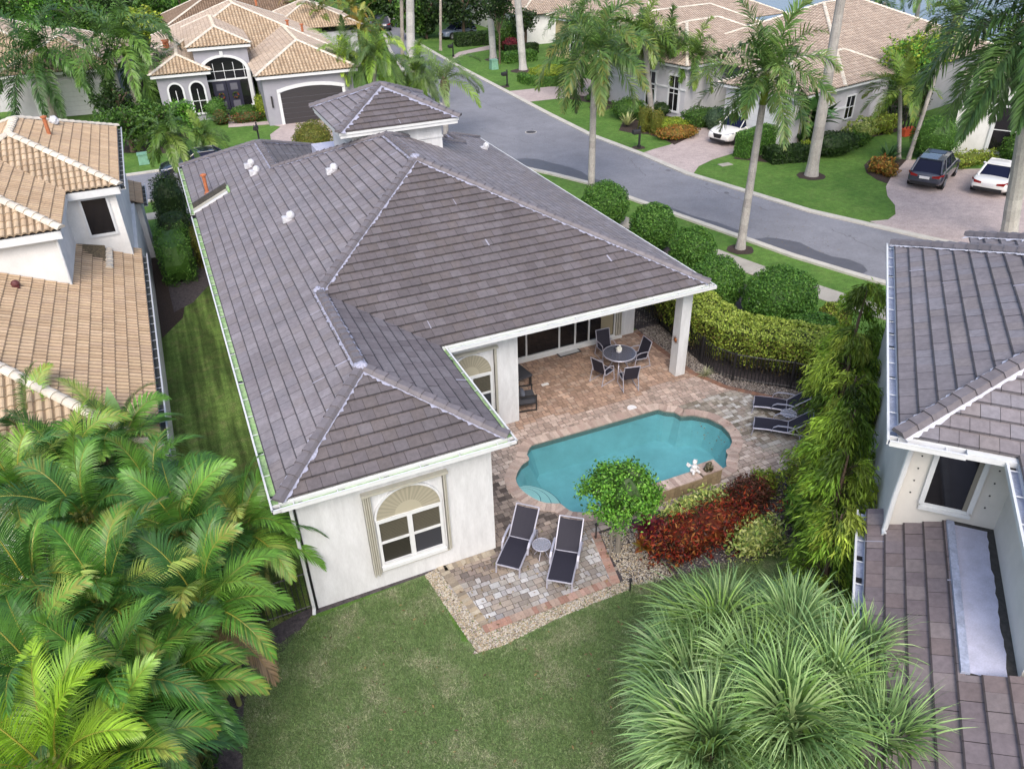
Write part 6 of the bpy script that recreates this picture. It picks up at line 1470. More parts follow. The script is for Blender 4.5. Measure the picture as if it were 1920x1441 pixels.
# weeping trees along the right house
def weeping(label, x, y, h, r, n, seed, tip=(0, 0)):
    rr = np.random.default_rng(seed); t = thing('weeping_tree', label, 'tree', (x, y, 0), 0, 'weeping trees against the right house')
    b = MB(); pts = [(x+tip[0]*k**2, y+tip[1]*k**2, h*.96*k) for k in (0, .3, .6, .85, 1)]; b.tube(pts, .09, 7, radii=[.11, .09, .06, .04, .015]); b.build('trunk', M['wood'], t)
    b = MB()
    NB = 24; br = [(rr.uniform(.10, 1)**.8, rr.uniform(0, 6.28), rr.uniform(.45, 1.5)) for _ in range(NB)]
    for i in range(n):
        k0, a0, q0 = br[i % NB]; k = min(1, max(.05, k0+rr.normal(0, .035))); zc = h*k; a = a0+rr.normal(0, .30); rad = r*(1.10-.80*k**2.5)*q0*rr.uniform(.35, 1.05); cxx = x+tip[0]*k*k+rad*math.cos(a)*.85; cyy = y+tip[1]*k*k+rad*math.sin(a)*.85; zc -= .25*rad
        d = np.array([math.cos(a)*.8, math.sin(a)*.8, -.1]); p = np.array([cxx, cyy, zc]); cl = np.array(GP['weep'][(i % NB*7+i % 3) % 5])*(.5 if rad < r*.4 else 1.0)*(.75+.5*((i % NB) % 3)/2)  # inner sprays coloured darker, painting the shade inside the crown
        for j in range(rr.integers(9, 15)):
            ld = d*.9+rr.normal(0, .45, 3)+np.array([0, 0, -.50]); ld /= np.linalg.norm(ld); L_ = rr.uniform(.14, .27); wv = np.cross(ld, rr.normal(0, 1, 3)); wv /= np.linalg.norm(wv); wv *= rr.uniform(.013, .024)
            q = p+rr.normal(0, .05, 3); mdp = q+ld*L_*.4; e = q+ld*L_+np.array([0, 0, -.02]); b.face([q, mdp+wv, e, mdp-wv], tuple(cl*rr.uniform(.55, 1.45)))
            p = p+d*.035; d = d+np.array([0, 0, -.10]); d /= np.linalg.norm(d)
        if i % 9 == 0: b.tube([(x+tip[0]*k*k, y+tip[1]*k*k, max(zc-.3, .3)), (cxx, cyy, zc)], .012, 4, col=(.06, .05, .03))
    b.build('crown', M['leaf'], t)
for i, (u, hh_, r_, tip, lb) in enumerate([(9.4, 4.7, .85, (.25, .1), 'farthest weeping tree, its tip beside the road kerb at the corner of the right house'), (7.7, 4.1, .95, (0, .1), 'weeping tree second from the road, behind the end of the lime hedge'),
        (5.9, 3.9, .85, (.1, 0), 'weeping tree in the middle of the row, right of the two far loungers'), (4.1, 4.0, .85, (.1, 0), 'bright yellow green weeping tree beside the corner of the right house gutter'), (2.4, 3.9, .85, (0, 0), 'weeping tree beside the window wall of the right house'), (.8, 3.5, .8, (0, 0), 'short weeping tree at the upper end of the right house lower gutter'), (-.4, 2.4, .65, (0, 0), 'nearest and lowest weeping tree, just behind the fountain palms')]):
    q = rf(-.35, u); weeping(lb, q[0], q[1], hh_, r_, int(150*hh_*r_), 500+i, tip)
shrub('round_shrub', 'light green fluffy shrub at the foot of the weeping trees, right of the patio', 'shrub', tuple(rf(-.75, 4.1))[:2], (.65, .65, .8), 'bright', n=4200, size=.06, lo=.8, hi=1.05)

# ---------------------------------------------------------------- palms
def frond(mb, c, az_, el, L_, droop, nl, ll, lw, cols, curl=.5, plum=0.0, wind=(0, 0, 0), rach=(.20, .24, .06), hang=.6, rr=random, tip=None, segs=2, twist=0.0, rw=.018):
    p = np.array(c, float); d = np.array([math.cos(az_)*math.cos(el), math.sin(az_)*math.cos(el), math.sin(el)]); w_ = np.array(wind, float)
    m_ = 14; pts = [p.copy()]; ds = [d.copy()]
    for i in range(m_):
        p = p+d*L_/m_; pts.append(p.copy()); d = d+np.array([0, 0, -droop/m_*(1+i/m_)])+w_/m_; d /= np.linalg.norm(d); ds.append(d.copy())
    col0 = np.array(rr.choice(cols)); bend_side = rr.uniform(-.25, .25)
    S_ = [None]*(m_+1)
    for i in range(m_+1):
        s = np.cross(ds[i], [0, 0, 1.0]); nrm_ = np.linalg.norm(s)
        if nrm_ < .15: s = np.array([-math.sin(az_), math.cos(az_), 0.0])
        s /= np.linalg.norm(s); up = np.cross(s, ds[i]); a = twist*i/m_; S_[i] = (s*math.cos(a)+up*math.sin(a), up*math.cos(a)-s*math.sin(a))
    for i in range(m_):
        a, b_ = pts[i], pts[i+1]; r0 = rw*(1-.8*i/m_); s0 = S_[i][0]*r0; s1 = S_[i+1][0]*r0*.9; u0 = S_[i][1]*r0*.6
        mb.face([a-s0, b_-s1, b_+u0, a+u0], rach); mb.face([a+u0, b_+u0, b_+s1, a+s0], rach)
    for k in range(nl):
        f = .10+.90*k/(nl-1); x = f*m_; i = min(int(x), m_-1); fr_ = x-i; q = pts[i]*(1-fr_)+pts[i+1]*fr_; D_ = ds[i]; s, up = S_[i]
        ln = ll*(math.sin(math.pi*min(1, .22+.74*f))**.6)*rr.uniform(.88, 1.08)
        cc = col0*rr.uniform(.62, 1.32)
        if tip is not None and rr.random() < .5*f: cc = cc*(1-f*.5)+np.array(tip)*f*.5
        for sg in (-1, 1):
            lift = rr.uniform(-1, 1)*plum+.25
            ld = s*sg*(.95-.45*f)+D_*(.35+.75*f)+up*lift; ld /= np.linalg.norm(ld)
            a = q; wv = np.cross(ld, up+s*.2); wv /= np.linalg.norm(wv)+1e-9; hw_ = lw*.5
            prev = (a-wv*hw_*.5, a+wv*hw_*.5); pp = a
            dd = ld.copy()
            for j in range(segs):
                pp = pp+dd*ln/segs; dd = dd+np.array([0, 0, -hang/segs*1.2])+w_*.25/segs; dd /= np.linalg.norm(dd)
                ww = hw_*(1-.25*j) if j < segs-1 else 0
                if j < segs-1:
                    cur = (pp-wv*ww, pp+wv*ww); mb.face([prev[0], prev[1], cur[1], cur[0]], tuple(cc)); prev = cur
                else: mb.face([prev[0], prev[1], pp], tuple(cc))
def palm(label, base, top, r0, r1, nf, fl, cols, crown=None, shaft=0.0, group=None, name='palm_tree', ll=.55, lw=.045, nl=34, plum=.35, wind=(0, 0, 0), droop=(1.0, 1.8), hang=.7, boots=False, trunkcol=(.36, .34, .32), seed=0, el=(-25, 80), bulge=0, rings=True, tip=None, droopy_old=True, bend=0.0, shaftcol=(.13, .22, .03)):
    rr = random.Random(seed*77+5); t = thing(name, label, 'palm tree', (base[0], base[1], 0), 0, group)
    b = MB(); B0, B1 = np.array([base[0], base[1], 0.0]), np.array(top, float); n = 16; pts, rad = [], []
    for i in range(n+1):
        f = i/n; q = B0+(B1-B0)*f; q[:2] += (B1-B0)[1::-1]*np.array([-1, 1])*bend*f*(1-f); pts.append(q); rad.append((r0*(1-f)+r1*f)*(1+bulge*math.sin(math.pi*f))*(1.25 if i == 0 else 1)*(1+.03*(i % 2)))
    for i in range(n): b.tube([pts[i], pts[i+1]], 0, 12, radii=[rad[i], rad[i+1]*.985], col=tuple(np.array(trunkcol)*rr.uniform(.85, 1.1)), cap=False)
    b.build('trunk', M['bark'], t, smooth=False)
    d = B1-pts[-2]; d /= np.linalg.norm(d); cp_ = B1.copy()
    if shaft:
        b = MB(); cp_ = B1+d*shaft; b.tube([B1, B1+d*shaft*.3, B1+d*shaft*.7, cp_], 0, 10, radii=[r1*1.15, r1*1.3, r1*.95, r1*.55], col=shaftcol); b.build('crownshaft', M['palmleaf'], t, smooth=True)
    if boots:
        b = MB(); rosette(b, B1-d*.5, 26, .55, .16, [(.16, .11, .07), (.10, .07, .05), (.20, .15, .10)], el=(25, 80), rr=rr); rosette(b, B1-d*.1, 20, .5, .14, [(.18, .13, .08), (.12, .09, .06)], el=(35, 80), rr=rr); b.tube([B1-d*.9, B1-d*.5, B1, B1+d*.2], 0, 10, radii=[r1, r1*1.7, r1*1.5, r1*.8], col=(.13, .09, .06)); b.build('old_leaf_bases', M['bark'], t)
    b = MB()
    for k in range(nf):
        f = k/max(1, nf-1); e = R(el[1]+(el[0]-el[1])*f**.9+rr.uniform(-8, 8)); a = k*2.399+rr.uniform(-.25, .25)
        frond(b, cp_+np.array([math.cos(a), math.sin(a), 0])*.06, a, e, fl*rr.uniform(.85, 1.1), rr.uniform(*droop), nl, ll, lw, cols, plum=plum, wind=wind, hang=hang, rr=rr, tip=tip, twist=rr.uniform(-.6, .6))
    b.build('crown', M['palmleaf'], t)
    return t
ROY = [(.085, .17, .038), (.11, .21, .045), (.065, .135, .030), (.16, .27, .07)]
ROYL = [(.10, .19, .03), (.14, .25, .04), (.07, .14, .025), (.18, .27, .05)]
def top_at(px, py, base, f=None):
    "point on the photograph ray whose plan distance equals that of the base plus a lean"
    d = ray(px, py); t = (base[1] if f is None else f)/d[1]; return (d[0]*t, d[1]*t, CAMH+d[2]*t)
roy = 'royal palms along the verges'
p = G(1108, 368); palm('tall royal palm rising from the verge beside the farthest clipped ball shrub', p, top_at(1114, 150, p), 0.20, .15, 20, 3.7, ROY, shaft=1.3, group=roy, ll=.85, lw=.065, nl=66, plum=.9, seed=1, wind=(.1, -.1, 0), droop=(1.2, 2.2), tip=(.3, .25, .06), shaftcol=(.17, .20, .07))
p = G(1388, 466); palm('royal palm with a green crownshaft leaning right, in a mulch ring by the kerb', p, top_at(1430, 196, p), .21, .14, 20, 3.4, ROY, shaft=1.2, group=roy, ll=.80, lw=.065, nl=66, plum=.9, seed=2, wind=(.12, 0, 0), droop=(.8, 1.6), tip=(.2, .2, .05), shaftcol=(.20, .27, .03))
p = G(1521, 329); palm('thick royal palm trunk in a mulch ring, leaning out of the top of the picture', p, top_at(1592, -90, p), .34, .21, 14, 3.2, ROY, shaft=1.5, group=roy, ll=.8, lw=.07, nl=36, plum=.7, seed=3)
p = G(1890, 448); palm('thick ringed palm with large drooping fronds in front of the white house at right', p, top_at(1945, 95, p), .36, .26, 26, 5.4, [(.06, .13, .03), (.09, .18, .045), (.045, .10, .025), (.12, .22, .06)], shaft=.9, group=roy, ll=1.25, lw=.08, nl=84, plum=.9, seed=4, droop=(1.1, 2.3), hang=1.0, trunkcol=(.42, .41, .37))
p = G(1685, 297); palm('small curved palm in front of the vine covered trunks, left of the leaning palm', p, top_at(1688, 165, p), .13, .10, 18, 2.5, ROYL, group='small palms right of the road', ll=.65, lw=.065, seed=5, wind=(-.5, .1, .1), droop=(.6, 1.4), tip=(.3, .3, .05), bend=.08)
p = G(1703, 299); palm('slender palm leaning right with a pale yellow crownshaft, beside the dark SUV', p, top_at(1772, 88, p), .13, .10, 18, 2.5, ROY, shaft=1.6, group='small palms right of the road', ll=.65, lw=.065, seed=6, wind=(-.2, 0, 0), shaftcol=(.36, .36, .10), tip=(.4, .38, .05))
p = G(836, 262); palm('wind blown palm with shaggy brown leaf bases beyond the cupola', (p[0], p[1]), top_at(834, 152, p), .2, .20, 11, 3.3, [(.11, .18, .05), (.15, .23, .07), (.20, .33, .045)], boots=True, ll=.8, lw=.045, nl=60, plum=.3, seed=7, wind=(.5, -.1, -.05), droop=(1.2, 1.9), hang=1.3, el=(15, 80))
pb_ = [(782, 196, 782, 138, 2.6, 8, 'palm with drooping grey green fronds just left of the shaggy trunked palm'), (700, 215, 704, 105, 3.3, 9, 'bushy lime tipped palm beyond the left slope of the cupola roof'), (650, 205, 645, 112, 3.2, 10, 'leftmost feathery palm behind the cupola, in front of the areca thicket')]
for a, b0, c, d_, fl_, sd_, lb in pb_:
    p = G(a, b0); palm(lb, p, top_at(c, d_, p), .15, .13, 28, fl_*1.1, [(.12, .20, .05), (.20, .34, .045), (.09, .16, .045), (.30, .44, .05)], ll=.8, lw=.05, nl=56, plum=.4, seed=sd_, wind=(-.2, -.3, 0), droop=(1.1, 2.2), hang=1.3, group='feathery palms on the far verge')
far = [(771, 150, 768, -60, .42, 'thickest pale trunk crossing the top edge beside the left side of the far road', 3.3), (755, 120, 752, -40, .2, 'thin brown palm trunk just left of the thickest pale trunk', 2.6), (797, 70, 795, -80, .24, 'slim palm trunk beyond the bright green grass right of the thickest trunk', 3.0), (826, 95, 826, -60, .16, 'thin palm trunk in front of the dark round tree', 2.2),
       (925, 110, 913, -70, .34, 'white grey palm trunk left of the pair near the curved driveway', 3.3), (981, 131, 966, -60, .36, 'grey palm trunk in a wide mulch ring, right of the pair near the curved driveway', 3.3)]
for i, (a, b0, c, d_, rr_, lb, fl_) in enumerate(far):
    p = G(a, b0); palm(lb, p, top_at(c, d_, p), rr_, rr_*.8, 12, fl_, ROY, group='tall palm trunks around the far road', ll=.7, lw=.07, nl=26, seed=20+i, trunkcol=(.46, .45, .43) if rr_ > .3 else (.34, .30, .26))
for i, (a, b0, c, d_, rr_, fl_, lb, cc) in enumerate([(1083, 178, 1084, 40, .27, 3.4, 'pale trunked palm before the yellow house wall, left of the tall royal palm', ROY), (1127, 200, 1128, 60, .27, 3.4, 'palm in a dark mulch ring just behind the tall royal palm trunk', ROY), (1222, 218, 1208, 66, .22, 3.2, 'palm with a tall grey trunk among the red maroon shrubs', ROYL),
        (1216, 205, 1195, 70, .14, 2.8, 'thin curved palm trunk left of the grey trunk among the maroon shrubs', ROYL), (1246, 205, 1252, 84, .14, 2.6, 'slim palm directly in front of the tall grey framed window', ROYL), (1283, 216, 1298, 108, .16, 2.8, 'lime topped palm left of the white garage, beside the grey wall corner', ROYL)]):
    p = G(a, b0); palm(lb, p, top_at(c, d_, p), rr_, rr_*.75, 20, fl_, cc, group='palms in front of the houses across the road', ll=.75, lw=.075, nl=44, plum=.9, seed=40+i, droop=(1.2, 2.2), hang=1.0, wind=(-.1, 0, 0))
# left side palms
for i, (a, b0, c, d_, rr_, fl_, lb, cc, sh) in enumerate([(104, 232, 78, 148, .36, 6.2, 'large dark royal palm in front of the left neighbour garage roof', [(.045, .11, .024), (.065, .15, .032), (.09, .20, .04)], 1.6), (262, 222, 236, 104, .30, 5.8, 'royal palm with grey trunk between the neighbour garage and the grey house', [(.065, .14, .035), (.09, .18, .04), (.13, .25, .045)], .8),
        (335, 372, 311, 268, .13, 2.1, 'small palm with a thin slanting trunk left of our lavender roof, above the navy sedan', ROYL, .5), (382, 306, 380, 268, .13, 2.0, 'small palm in front of the far lawn, right of the slanting palm', ROYL, .4), (476, 200, 466, 152, .15, 1.9, 'double trunked small palm beside the grey house entry', ROYL, .3), (488, 200, 492, 160, .12, 1.6, 'shorter trunk of the pair of small palms beside the grey house entry', ROYL, .3)]):
    p = G(a, b0); tp = top_at(c, d_, p) if i not in (2,) else None
    if i == 2: p = (.25, 44.6); tp = top_at(318, 268, (0, 43.6))
    palm(lb, p, tp, rr_, rr_*.75, 24 if i < 2 else 17, fl_, cc, shaft=sh, ll=1.1 if i < 2 else .55, lw=.10 if i < 2 else .06, nl=56 if i < 2 else 36, plum=.9 if i < 2 else .4, seed=60+i, droop=(1.2, 2.3), hang=1.0, group='palms along the side street', wind=(0, 0, 0), trunkcol=(.30, .28, .25))
# areca palms, foreground left
AR = [(.10, .26, .035), (.15, .33, .045), (.065, .18, .032), (.21, .38, .055), (.30, .41, .08), (.045, .13, .03), (.09, .23, .06), (.12, .28, .04)]
ARO = [(.52, .33, .05), (.42, .30, .06), (.46, .40, .08), (.34, .30, .25), (.26, .18, .10)]
def areca(label, px, py, z, nf, fl, seed, pal=AR, old=2, group='areca palms filling the lower left corner', ll=.55, lw=.028, nl=56, name='areca_palm', world=None, segs=3, el=(5, 78)):
    rr = random.Random(seed); c = world or G(px, py, z); t = thing(name, label, 'palm tree', (c[0], c[1], 0), 0, group)
    b = MB()
    for k in range(5):
        a = k*1.26; q = (c[0]+.22*math.cos(a), c[1]+.22*math.sin(a)); b.tube([(q[0], q[1], 0), (q[0]+.12*math.cos(a), q[1]+.12*math.sin(a), z*.6), (c[0]+.1*math.cos(a), c[1]+.1*math.sin(a), z-.35)], .045, 7, radii=[.06, .05, .035], col=(.28, .30, .10))
    b.build('stem', M['palmleaf'], t)
    b = MB()
    for k in range(nf):
        f = k/(nf-1); e = R(el[1]+(el[0]-el[1])*f+rr.uniform(-8, 8)); a = k*2.399+rr.uniform(-.3, .3)
        pal_ = ARO if k >= nf-old else pal
        frond(b, (c[0]+.1*math.cos(a), c[1]+.1*math.sin(a), z-.45-.5*f), a, e, fl*rr.uniform(.85, 1.12), rr.uniform(1.1, 1.9), nl, ll, lw, pal_, plum=.10, hang=.85, rr=rr, rach=(.34, .32, .05) if k < nf-old else (.36, .22, .05), segs=segs, twist=rr.uniform(-.9, .9), tip=(.42, .33, .08) if rr.random() < .4 else None, rw=.022)
    b.build('crown', M['palmleaf'], t)
ac = [(45, 790, 3.6, 14, 2.1, 'areca palm at the left frame edge over the beige lower roof'), (215, 800, 3.7, 13, 1.9, 'areca palm with upright fronds against the beige lower roof, right of the edge palm'), (140, 930, 3.8, 15, 2.1, 'areca palm with broad lime fronds below the upright one on the roof edge'),
      (330, 960, 3.6, 15, 2.0, 'areca palm spreading in front of the lower end of the side lawn'), (440, 955, 3.2, 14, 1.9, 'areca palm reaching to the white gutter corner of our house'), (365, 1095, 3.5, 15, 1.95, 'areca palm with an orange frond reaching over the back lawn edge'),
      (180, 1090, 4.0, 15, 2.1, 'areca palm in the centre of the lower left thicket'), (40, 1060, 4.0, 14, 2.1, 'areca palm with an orange brown frond at the left frame edge'), (290, 1255, 3.3, 15, 1.8, 'areca palm overhanging the grey mulch strip beside the back lawn'),
      (190, 1260, 3.9, 15, 2.0, 'areca palm with long arching fronds low in the left thicket'), (60, 1230, 4.1, 15, 2.1, 'greyish areca palm with dry fronds at the left frame edge, lower half'), (195, 1400, 3.6, 14, 1.8, 'areca palm at the bottom frame edge beside the grey mulch strip'), (70, 1400, 4.3, 15, 2.0, 'bright lime areca palm in the bottom left corner'),
      (15, 880, 3.9, 14, 2.0, 'areca palm hiding the front corner of the beige roof at the left frame edge'), (120, 850, 3.7, 13, 1.9, 'areca palm between the edge palm and the upright one, over the beige barrel tiles'), (275, 885, 3.5, 13, 1.8, 'areca palm just below the lower end of the left house gutter')]
for i, (a, b0, z, nf, fl_, lb) in enumerate(ac):
    areca(lb, a, b0, z, nf+6, fl_*1.0, 900+i, old=3 if i in (2, 3, 5, 7, 10) else 1, pal=AR if i != 12 else [(.26, .44, .03), (.32, .50, .05), (.18, .34, .03)])
# understorey below them
q = thing('undergrowth_shrub', 'dark low undergrowth beneath the lower left areca palms', 'shrub', (-1.5, 9, 0)); b = MB(); rr = np.random.default_rng(4); m_ = 9000
P = np.stack([rr.uniform(-7, -1.9, m_), rr.uniform(5, 13.0, m_), rr.uniform(.1, 1.3, m_)], 1); leaves(b, P, np.tile([0, 0, 1.], (m_, 1)), .22, GP['dark']+GP['mid'][:1], .6, 3.0, rr); b.build('foliage', M['leaf'], q)
b = MB(); c = G(200, 800, 3.3); t = thing('banana_plant', 'broad leaved bird of paradise plant rising through the areca fronds over the beige roof', 'plant', (*c, 0))
for k in range(4): b.tube([(c[0]+.1*k, c[1], 0), (c[0]+.12*k, c[1]+.1, 2.7)], .05, 6, col=(.2, .28, .08))
b.build('stem', M['palmleaf'], t); b = MB(); rosette(b, (c[0]+.2, c[1]+.1, 2.75), 12, 1.5, .42, [(.07, .17, .035), (.10, .22, .05), (.05, .13, .04)], el=(25, 80), segs=6, droop=1.0); b.build('leaves', M['palmleaf'], t)
# fountain fan palms, foreground right
SV = [(.19, .32, .11), (.26, .39, .15), (.14, .25, .09), (.32, .45, .19), (.22, .36, .09)]
def fan_leaf(b, c, az_, el, pet, rad, rr, nseg=30, cols=SV):
    d = np.array([math.cos(az_)*math.cos(el), math.sin(az_)*math.cos(el), math.sin(el)]); h = np.array(c)+d*pet+np.array([0, 0, -.06*pet]); s = np.cross(d, [0, 0, 1.0]); s /= np.linalg.norm(s)+1e-9; up = np.cross(s, d)
    b.tube([c, tuple(np.array(c)+d*pet*.5+np.array([0, 0, .02])), tuple(h)], .012, 4, col=(.24, .32, .12)); col0 = np.array(rr.choice(cols))*rr.uniform(.6, 1.25); dth = R(150)/(nseg-1); d2 = d+np.array([0, 0, -.35]); d2 /= np.linalg.norm(d2)
    F = [0, .18, .36, .54, .70, .85, 1.0]
    for k in range(nseg):
        th = -R(75)+dth*k+rr.uniform(-.06, .06); ld = d2*math.cos(th)+s*math.sin(th)+up*(.10+.06*(k % 2)); ld /= np.linalg.norm(ld); ln = rad*(1-.18*abs(th)/2.0)*rr.uniform(.82, 1.12); wv = np.cross(ld, up); wv /= np.linalg.norm(wv)+1e-9; p = h.copy(); prev = None; dd = ld.copy(); cc = col0*rr.uniform(.85, 1.15); tl = rr.uniform(.7, 1.4)
        for j, f in enumerate(F):
            w_ = wv*min(f*ln*dth*.6, .020)*(1 if f <= .42 else max(0, (1-f)/.58)**.8)
            if prev is not None:
                cj = tuple(cc*(.88+.42*f))
                if j < len(F)-1: b.face([prev[0], prev[1], p+w_, p-w_], cj)
                else: b.face([prev[0], prev[1], p], cj)
            prev = (p-w_, p+w_)
            if j < len(F)-1:
                p = p+dd*ln*(F[j+1]-f); dd = dd+np.array([0, 0, -(.05 if f < .3 else .30*tl)]); dd /= np.linalg.norm(dd)
fp = [(1350, 1190, 2.5, 'fountain fan palm at the upper left of the lower right group, beside the back lawn'), (1480, 1200, 2.8, 'fountain fan palm in the upper middle of the lower right group'), (1620, 1250, 2.8, 'fountain fan palm reaching over the tiles of the right house lower roof'),
      (1330, 1400, 2.9, 'largest silvery fountain fan palm at the bottom edge beside the back lawn'), (1480, 1360, 3.2, 'fountain fan palm in the centre of the lower right group'), (1640, 1400, 3.0, 'fountain fan palm at the bottom edge overlapping the right house roof tiles'), (1415, 1285, 2.75, 'fountain fan palm filling the middle left between the upper and lower silvery palms'), (1550, 1300, 3.0, 'fountain fan palm filling the middle right between the upper and lower silvery palms'), (1300, 1290, 2.3, 'low fountain fan palm at the left side of the silvery group, on the lawn edge')]
for i, (a, b0, z, lb) in enumerate(fp):
    rr = random.Random(300+i); c = G(a, b0, z); t = thing('fan_palm', lb, 'palm tree', (c[0], c[1], 0), 0, 'silvery fountain palms in the lower right'); b = MB(); b.tube([(c[0], c[1], 0), (c[0], c[1], z-.3)], .12, 10, col=(.16, .13, .10)); b.build('trunk', M['bark'], t)
    b = MB()
    for k in range(58):
        f = k/57; a_ = k*2.399+rr.uniform(-.45, .45); fan_leaf(b, (c[0]+rr.uniform(-.16, .16), c[1]+rr.uniform(-.16, .16), z-.25-.25*f+rr.uniform(-.15, .15)), a_, R(82-66*f+rr.uniform(-14, 14)), rr.uniform(.20, .60), rr.uniform(1.0, 1.55), rr, nseg=27)
    b.build('crown', M['palmleaf'], t)

# ---------------------------------------------------------------- shrubs and hedges of the street
def hedge_box(label, pts, w_, h, pal, n, size=.12, name='hedge', group=None, seed=0, z0=0.0):
    rr = np.random.default_rng(seed+600); c0 = pts[0]; t = thing(name, label, 'hedge', (c0[0], c0[1], 0), 0, group); b = MB(); tot = sum(np.linalg.norm(np.array(pts[i+1])-np.array(pts[i])) for i in range(len(pts)-1)); p = GP[pal]; dk = tuple(np.array(p).mean(0)*.7)
    for i in range(len(pts)-1):
        a, c = np.array(pts[i], float), np.array(pts[i+1], float); L_ = np.linalg.norm(c-a); t_ = (c-a)/L_; nn_ = np.array([t_[1], -t_[0]]); fr = lambda x, y, z, a=a, t_=t_, nn_=nn_: (a[0]+t_[0]*x+nn_[0]*y, a[1]+t_[1]*x+nn_[1]*y, z)
        b.box(-.05, L_+.05, -w_*.45, w_*.45, 0, h*.94, col=dk, fr=fr); m_ = int(n*L_/tot)
        k1 = int(m_*w_/(w_+2*h)); s = rr.uniform(-.1, L_+.1, k1); u = rr.uniform(-w_/2, w_/2, k1); P = np.stack([a[0]+t_[0]*s+nn_[0]*u, a[1]+t_[1]*s+nn_[1]*u, h+rr.uniform(-.06, .05, k1)], 1); leaves(b, P, np.tile([0, 0, 1.], (k1, 1)), size, p, .45, 1.6, rr)
        k2 = m_-k1; s = rr.uniform(-.1, L_+.1, k2); sd = rr.choice([-1, 1], k2); z = rr.uniform(0, h, k2); u = sd*w_/2*rr.uniform(.9, 1.05, k2); P = np.stack([a[0]+t_[0]*s+nn_[0]*u, a[1]+t_[1]*s+nn_[1]*u, z], 1); leaves(b, P, np.stack([nn_[0]*sd, nn_[1]*sd, np.zeros(k2)], 1), size, p, .45, 1.6, rr)
        for e_, sg in ((a, -1), (c, 1)):
            k3 = int(n*.08); u = rr.uniform(-w_/2, w_/2, k3); z = rr.uniform(0, h, k3); q = e_+t_*sg*.08; P = np.stack([q[0]+nn_[0]*u, q[1]+nn_[1]*u, z], 1); leaves(b, P, np.tile([t_[0]*sg, t_[1]*sg, 0], (k3, 1)), size, p, .45, 1.6, rr)
    b.build('foliage', M['leaf'], t); return t
hedge_box('tall clipped box hedge beside the white SUV, right of its windscreen', [G(1388, 296), G(1460, 272)], 1.0, 1.5, 'box', 5000, seed=1)
hedge_box('low rounded clipped hedge at the foot of the tall box hedge by the white garage', [G(1440, 303), G(1515, 297)], 1.5, .8, 'dark', 3500, seed=2)
shrub('shrub', 'dark clipped mound right of the thick leaning palm trunk', 'shrub', G(1560, 290), (1.7, 1.0, .75), 'dark', 3000, .11)
shrub('shrub', 'bright lime shrub in front of the low dark hedge by the white garage', 'shrub', G(1509, 292), (.5, .5, .5), 'yel', 900, .12)
shrub('shrub', 'clipped green ball shrub beside the white house wall, above the dark SUV', 'shrub', G(1745, 296), (1.45, 1.45, 1.3), 'box', 4500, .10, lump=.03)
shrub('shrub', 'yellow green variegated shrub along the pale grey garage wall, nearer the garage', 'shrub', G(1610, 262), (1.1, .8, .7), 'varieg', 2000, .14, lump=.2)
shrub('shrub', 'yellow green variegated shrub along the pale grey garage wall, farther right', 'shrub', G(1650, 250), (1.3, .8, .7), 'lime', 2000, .14, lump=.2)
shrub('shrub', 'dark green low shrub right of the variegated wall shrubs', 'shrub', G(1600, 275), (1.2, .6, .45), 'mid', 1500, .14, lump=.2)
rosette_plant('fern_plant', 'bright green ferny plant in the bed below the variegated wall shrubs', 'plant', 1595, 268, 60, 1.0, .09, [(.16, .32, .03), (.10, .22, .03)])
rosette_plant('cycad_plant', 'dark green cycad in the island bed left of the dark SUV', 'plant', 1662, 303, 80, 1.15, .12, [(.03, .08, .025), (.05, .12, .03), (.06, .13, .04)], el=(10, 70))
shrub('croton_shrub', 'yellow and orange croton at the lower left of the island bed by the dark SUV', 'shrub', G(1650, 322), (.8, .6, .45), 'orange', 1400, .13, lump=.2)
shrub('croton_shrub', 'small yellow orange croton at the front tip of the island bed by the dark SUV', 'shrub', G(1668, 330), (.45, .45, .35), 'orange', 700, .12, lump=.2)
shrub('shrub', 'low yellow green edging behind the dark SUV and the white sedan', 'shrub', G(1800, 312), (2.8, .7, .4), 'lime', 2500, .13, lump=.2)
shrub('shrub', 'dark shrub at the white wall between the sedan and the right edge', 'shrub', G(1900, 305), (1.0, .9, .9), 'mid', 1800, .13)
# bird of paradise by the garage
for i, (a, b0, lb) in enumerate([(1500, 280, 'tall traveller palm with broad paddle leaves right of the white garage'), (1520, 276, 'smaller paddle leaved clump right of the tall traveller palm')]):
    c = G(a, b0); t = thing('bird_of_paradise', lb, 'plant', (*c, 0)); b = MB()
    for k in range(4): an_ = k*1.5; b.tube([(c[0]+.25*math.cos(an_), c[1]+.25*math.sin(an_), 0), (c[0]+.5*math.cos(an_), c[1]+.5*math.sin(an_), 2.6-i*.8)], .08, 6, col=(.24, .22, .16))
    b.build('stem', M['bark'], t); b = MB()
    for k in range(4): an_ = k*1.5; rosette(b, (c[0]+.5*math.cos(an_), c[1]+.5*math.sin(an_), 2.5-i*.8), 9, 1.7, .5, [(.05, .13, .03), (.08, .18, .05), (.035, .09, .025)], el=(10, 80), segs=5, droop=.9)
    rosette(b, (c[0], c[1], .4), 12, 1.6, .45, [(.05, .13, .03), (.07, .16, .04)], el=(40, 85), segs=5, droop=.5); b.build('leaves', M['leaf'], t)
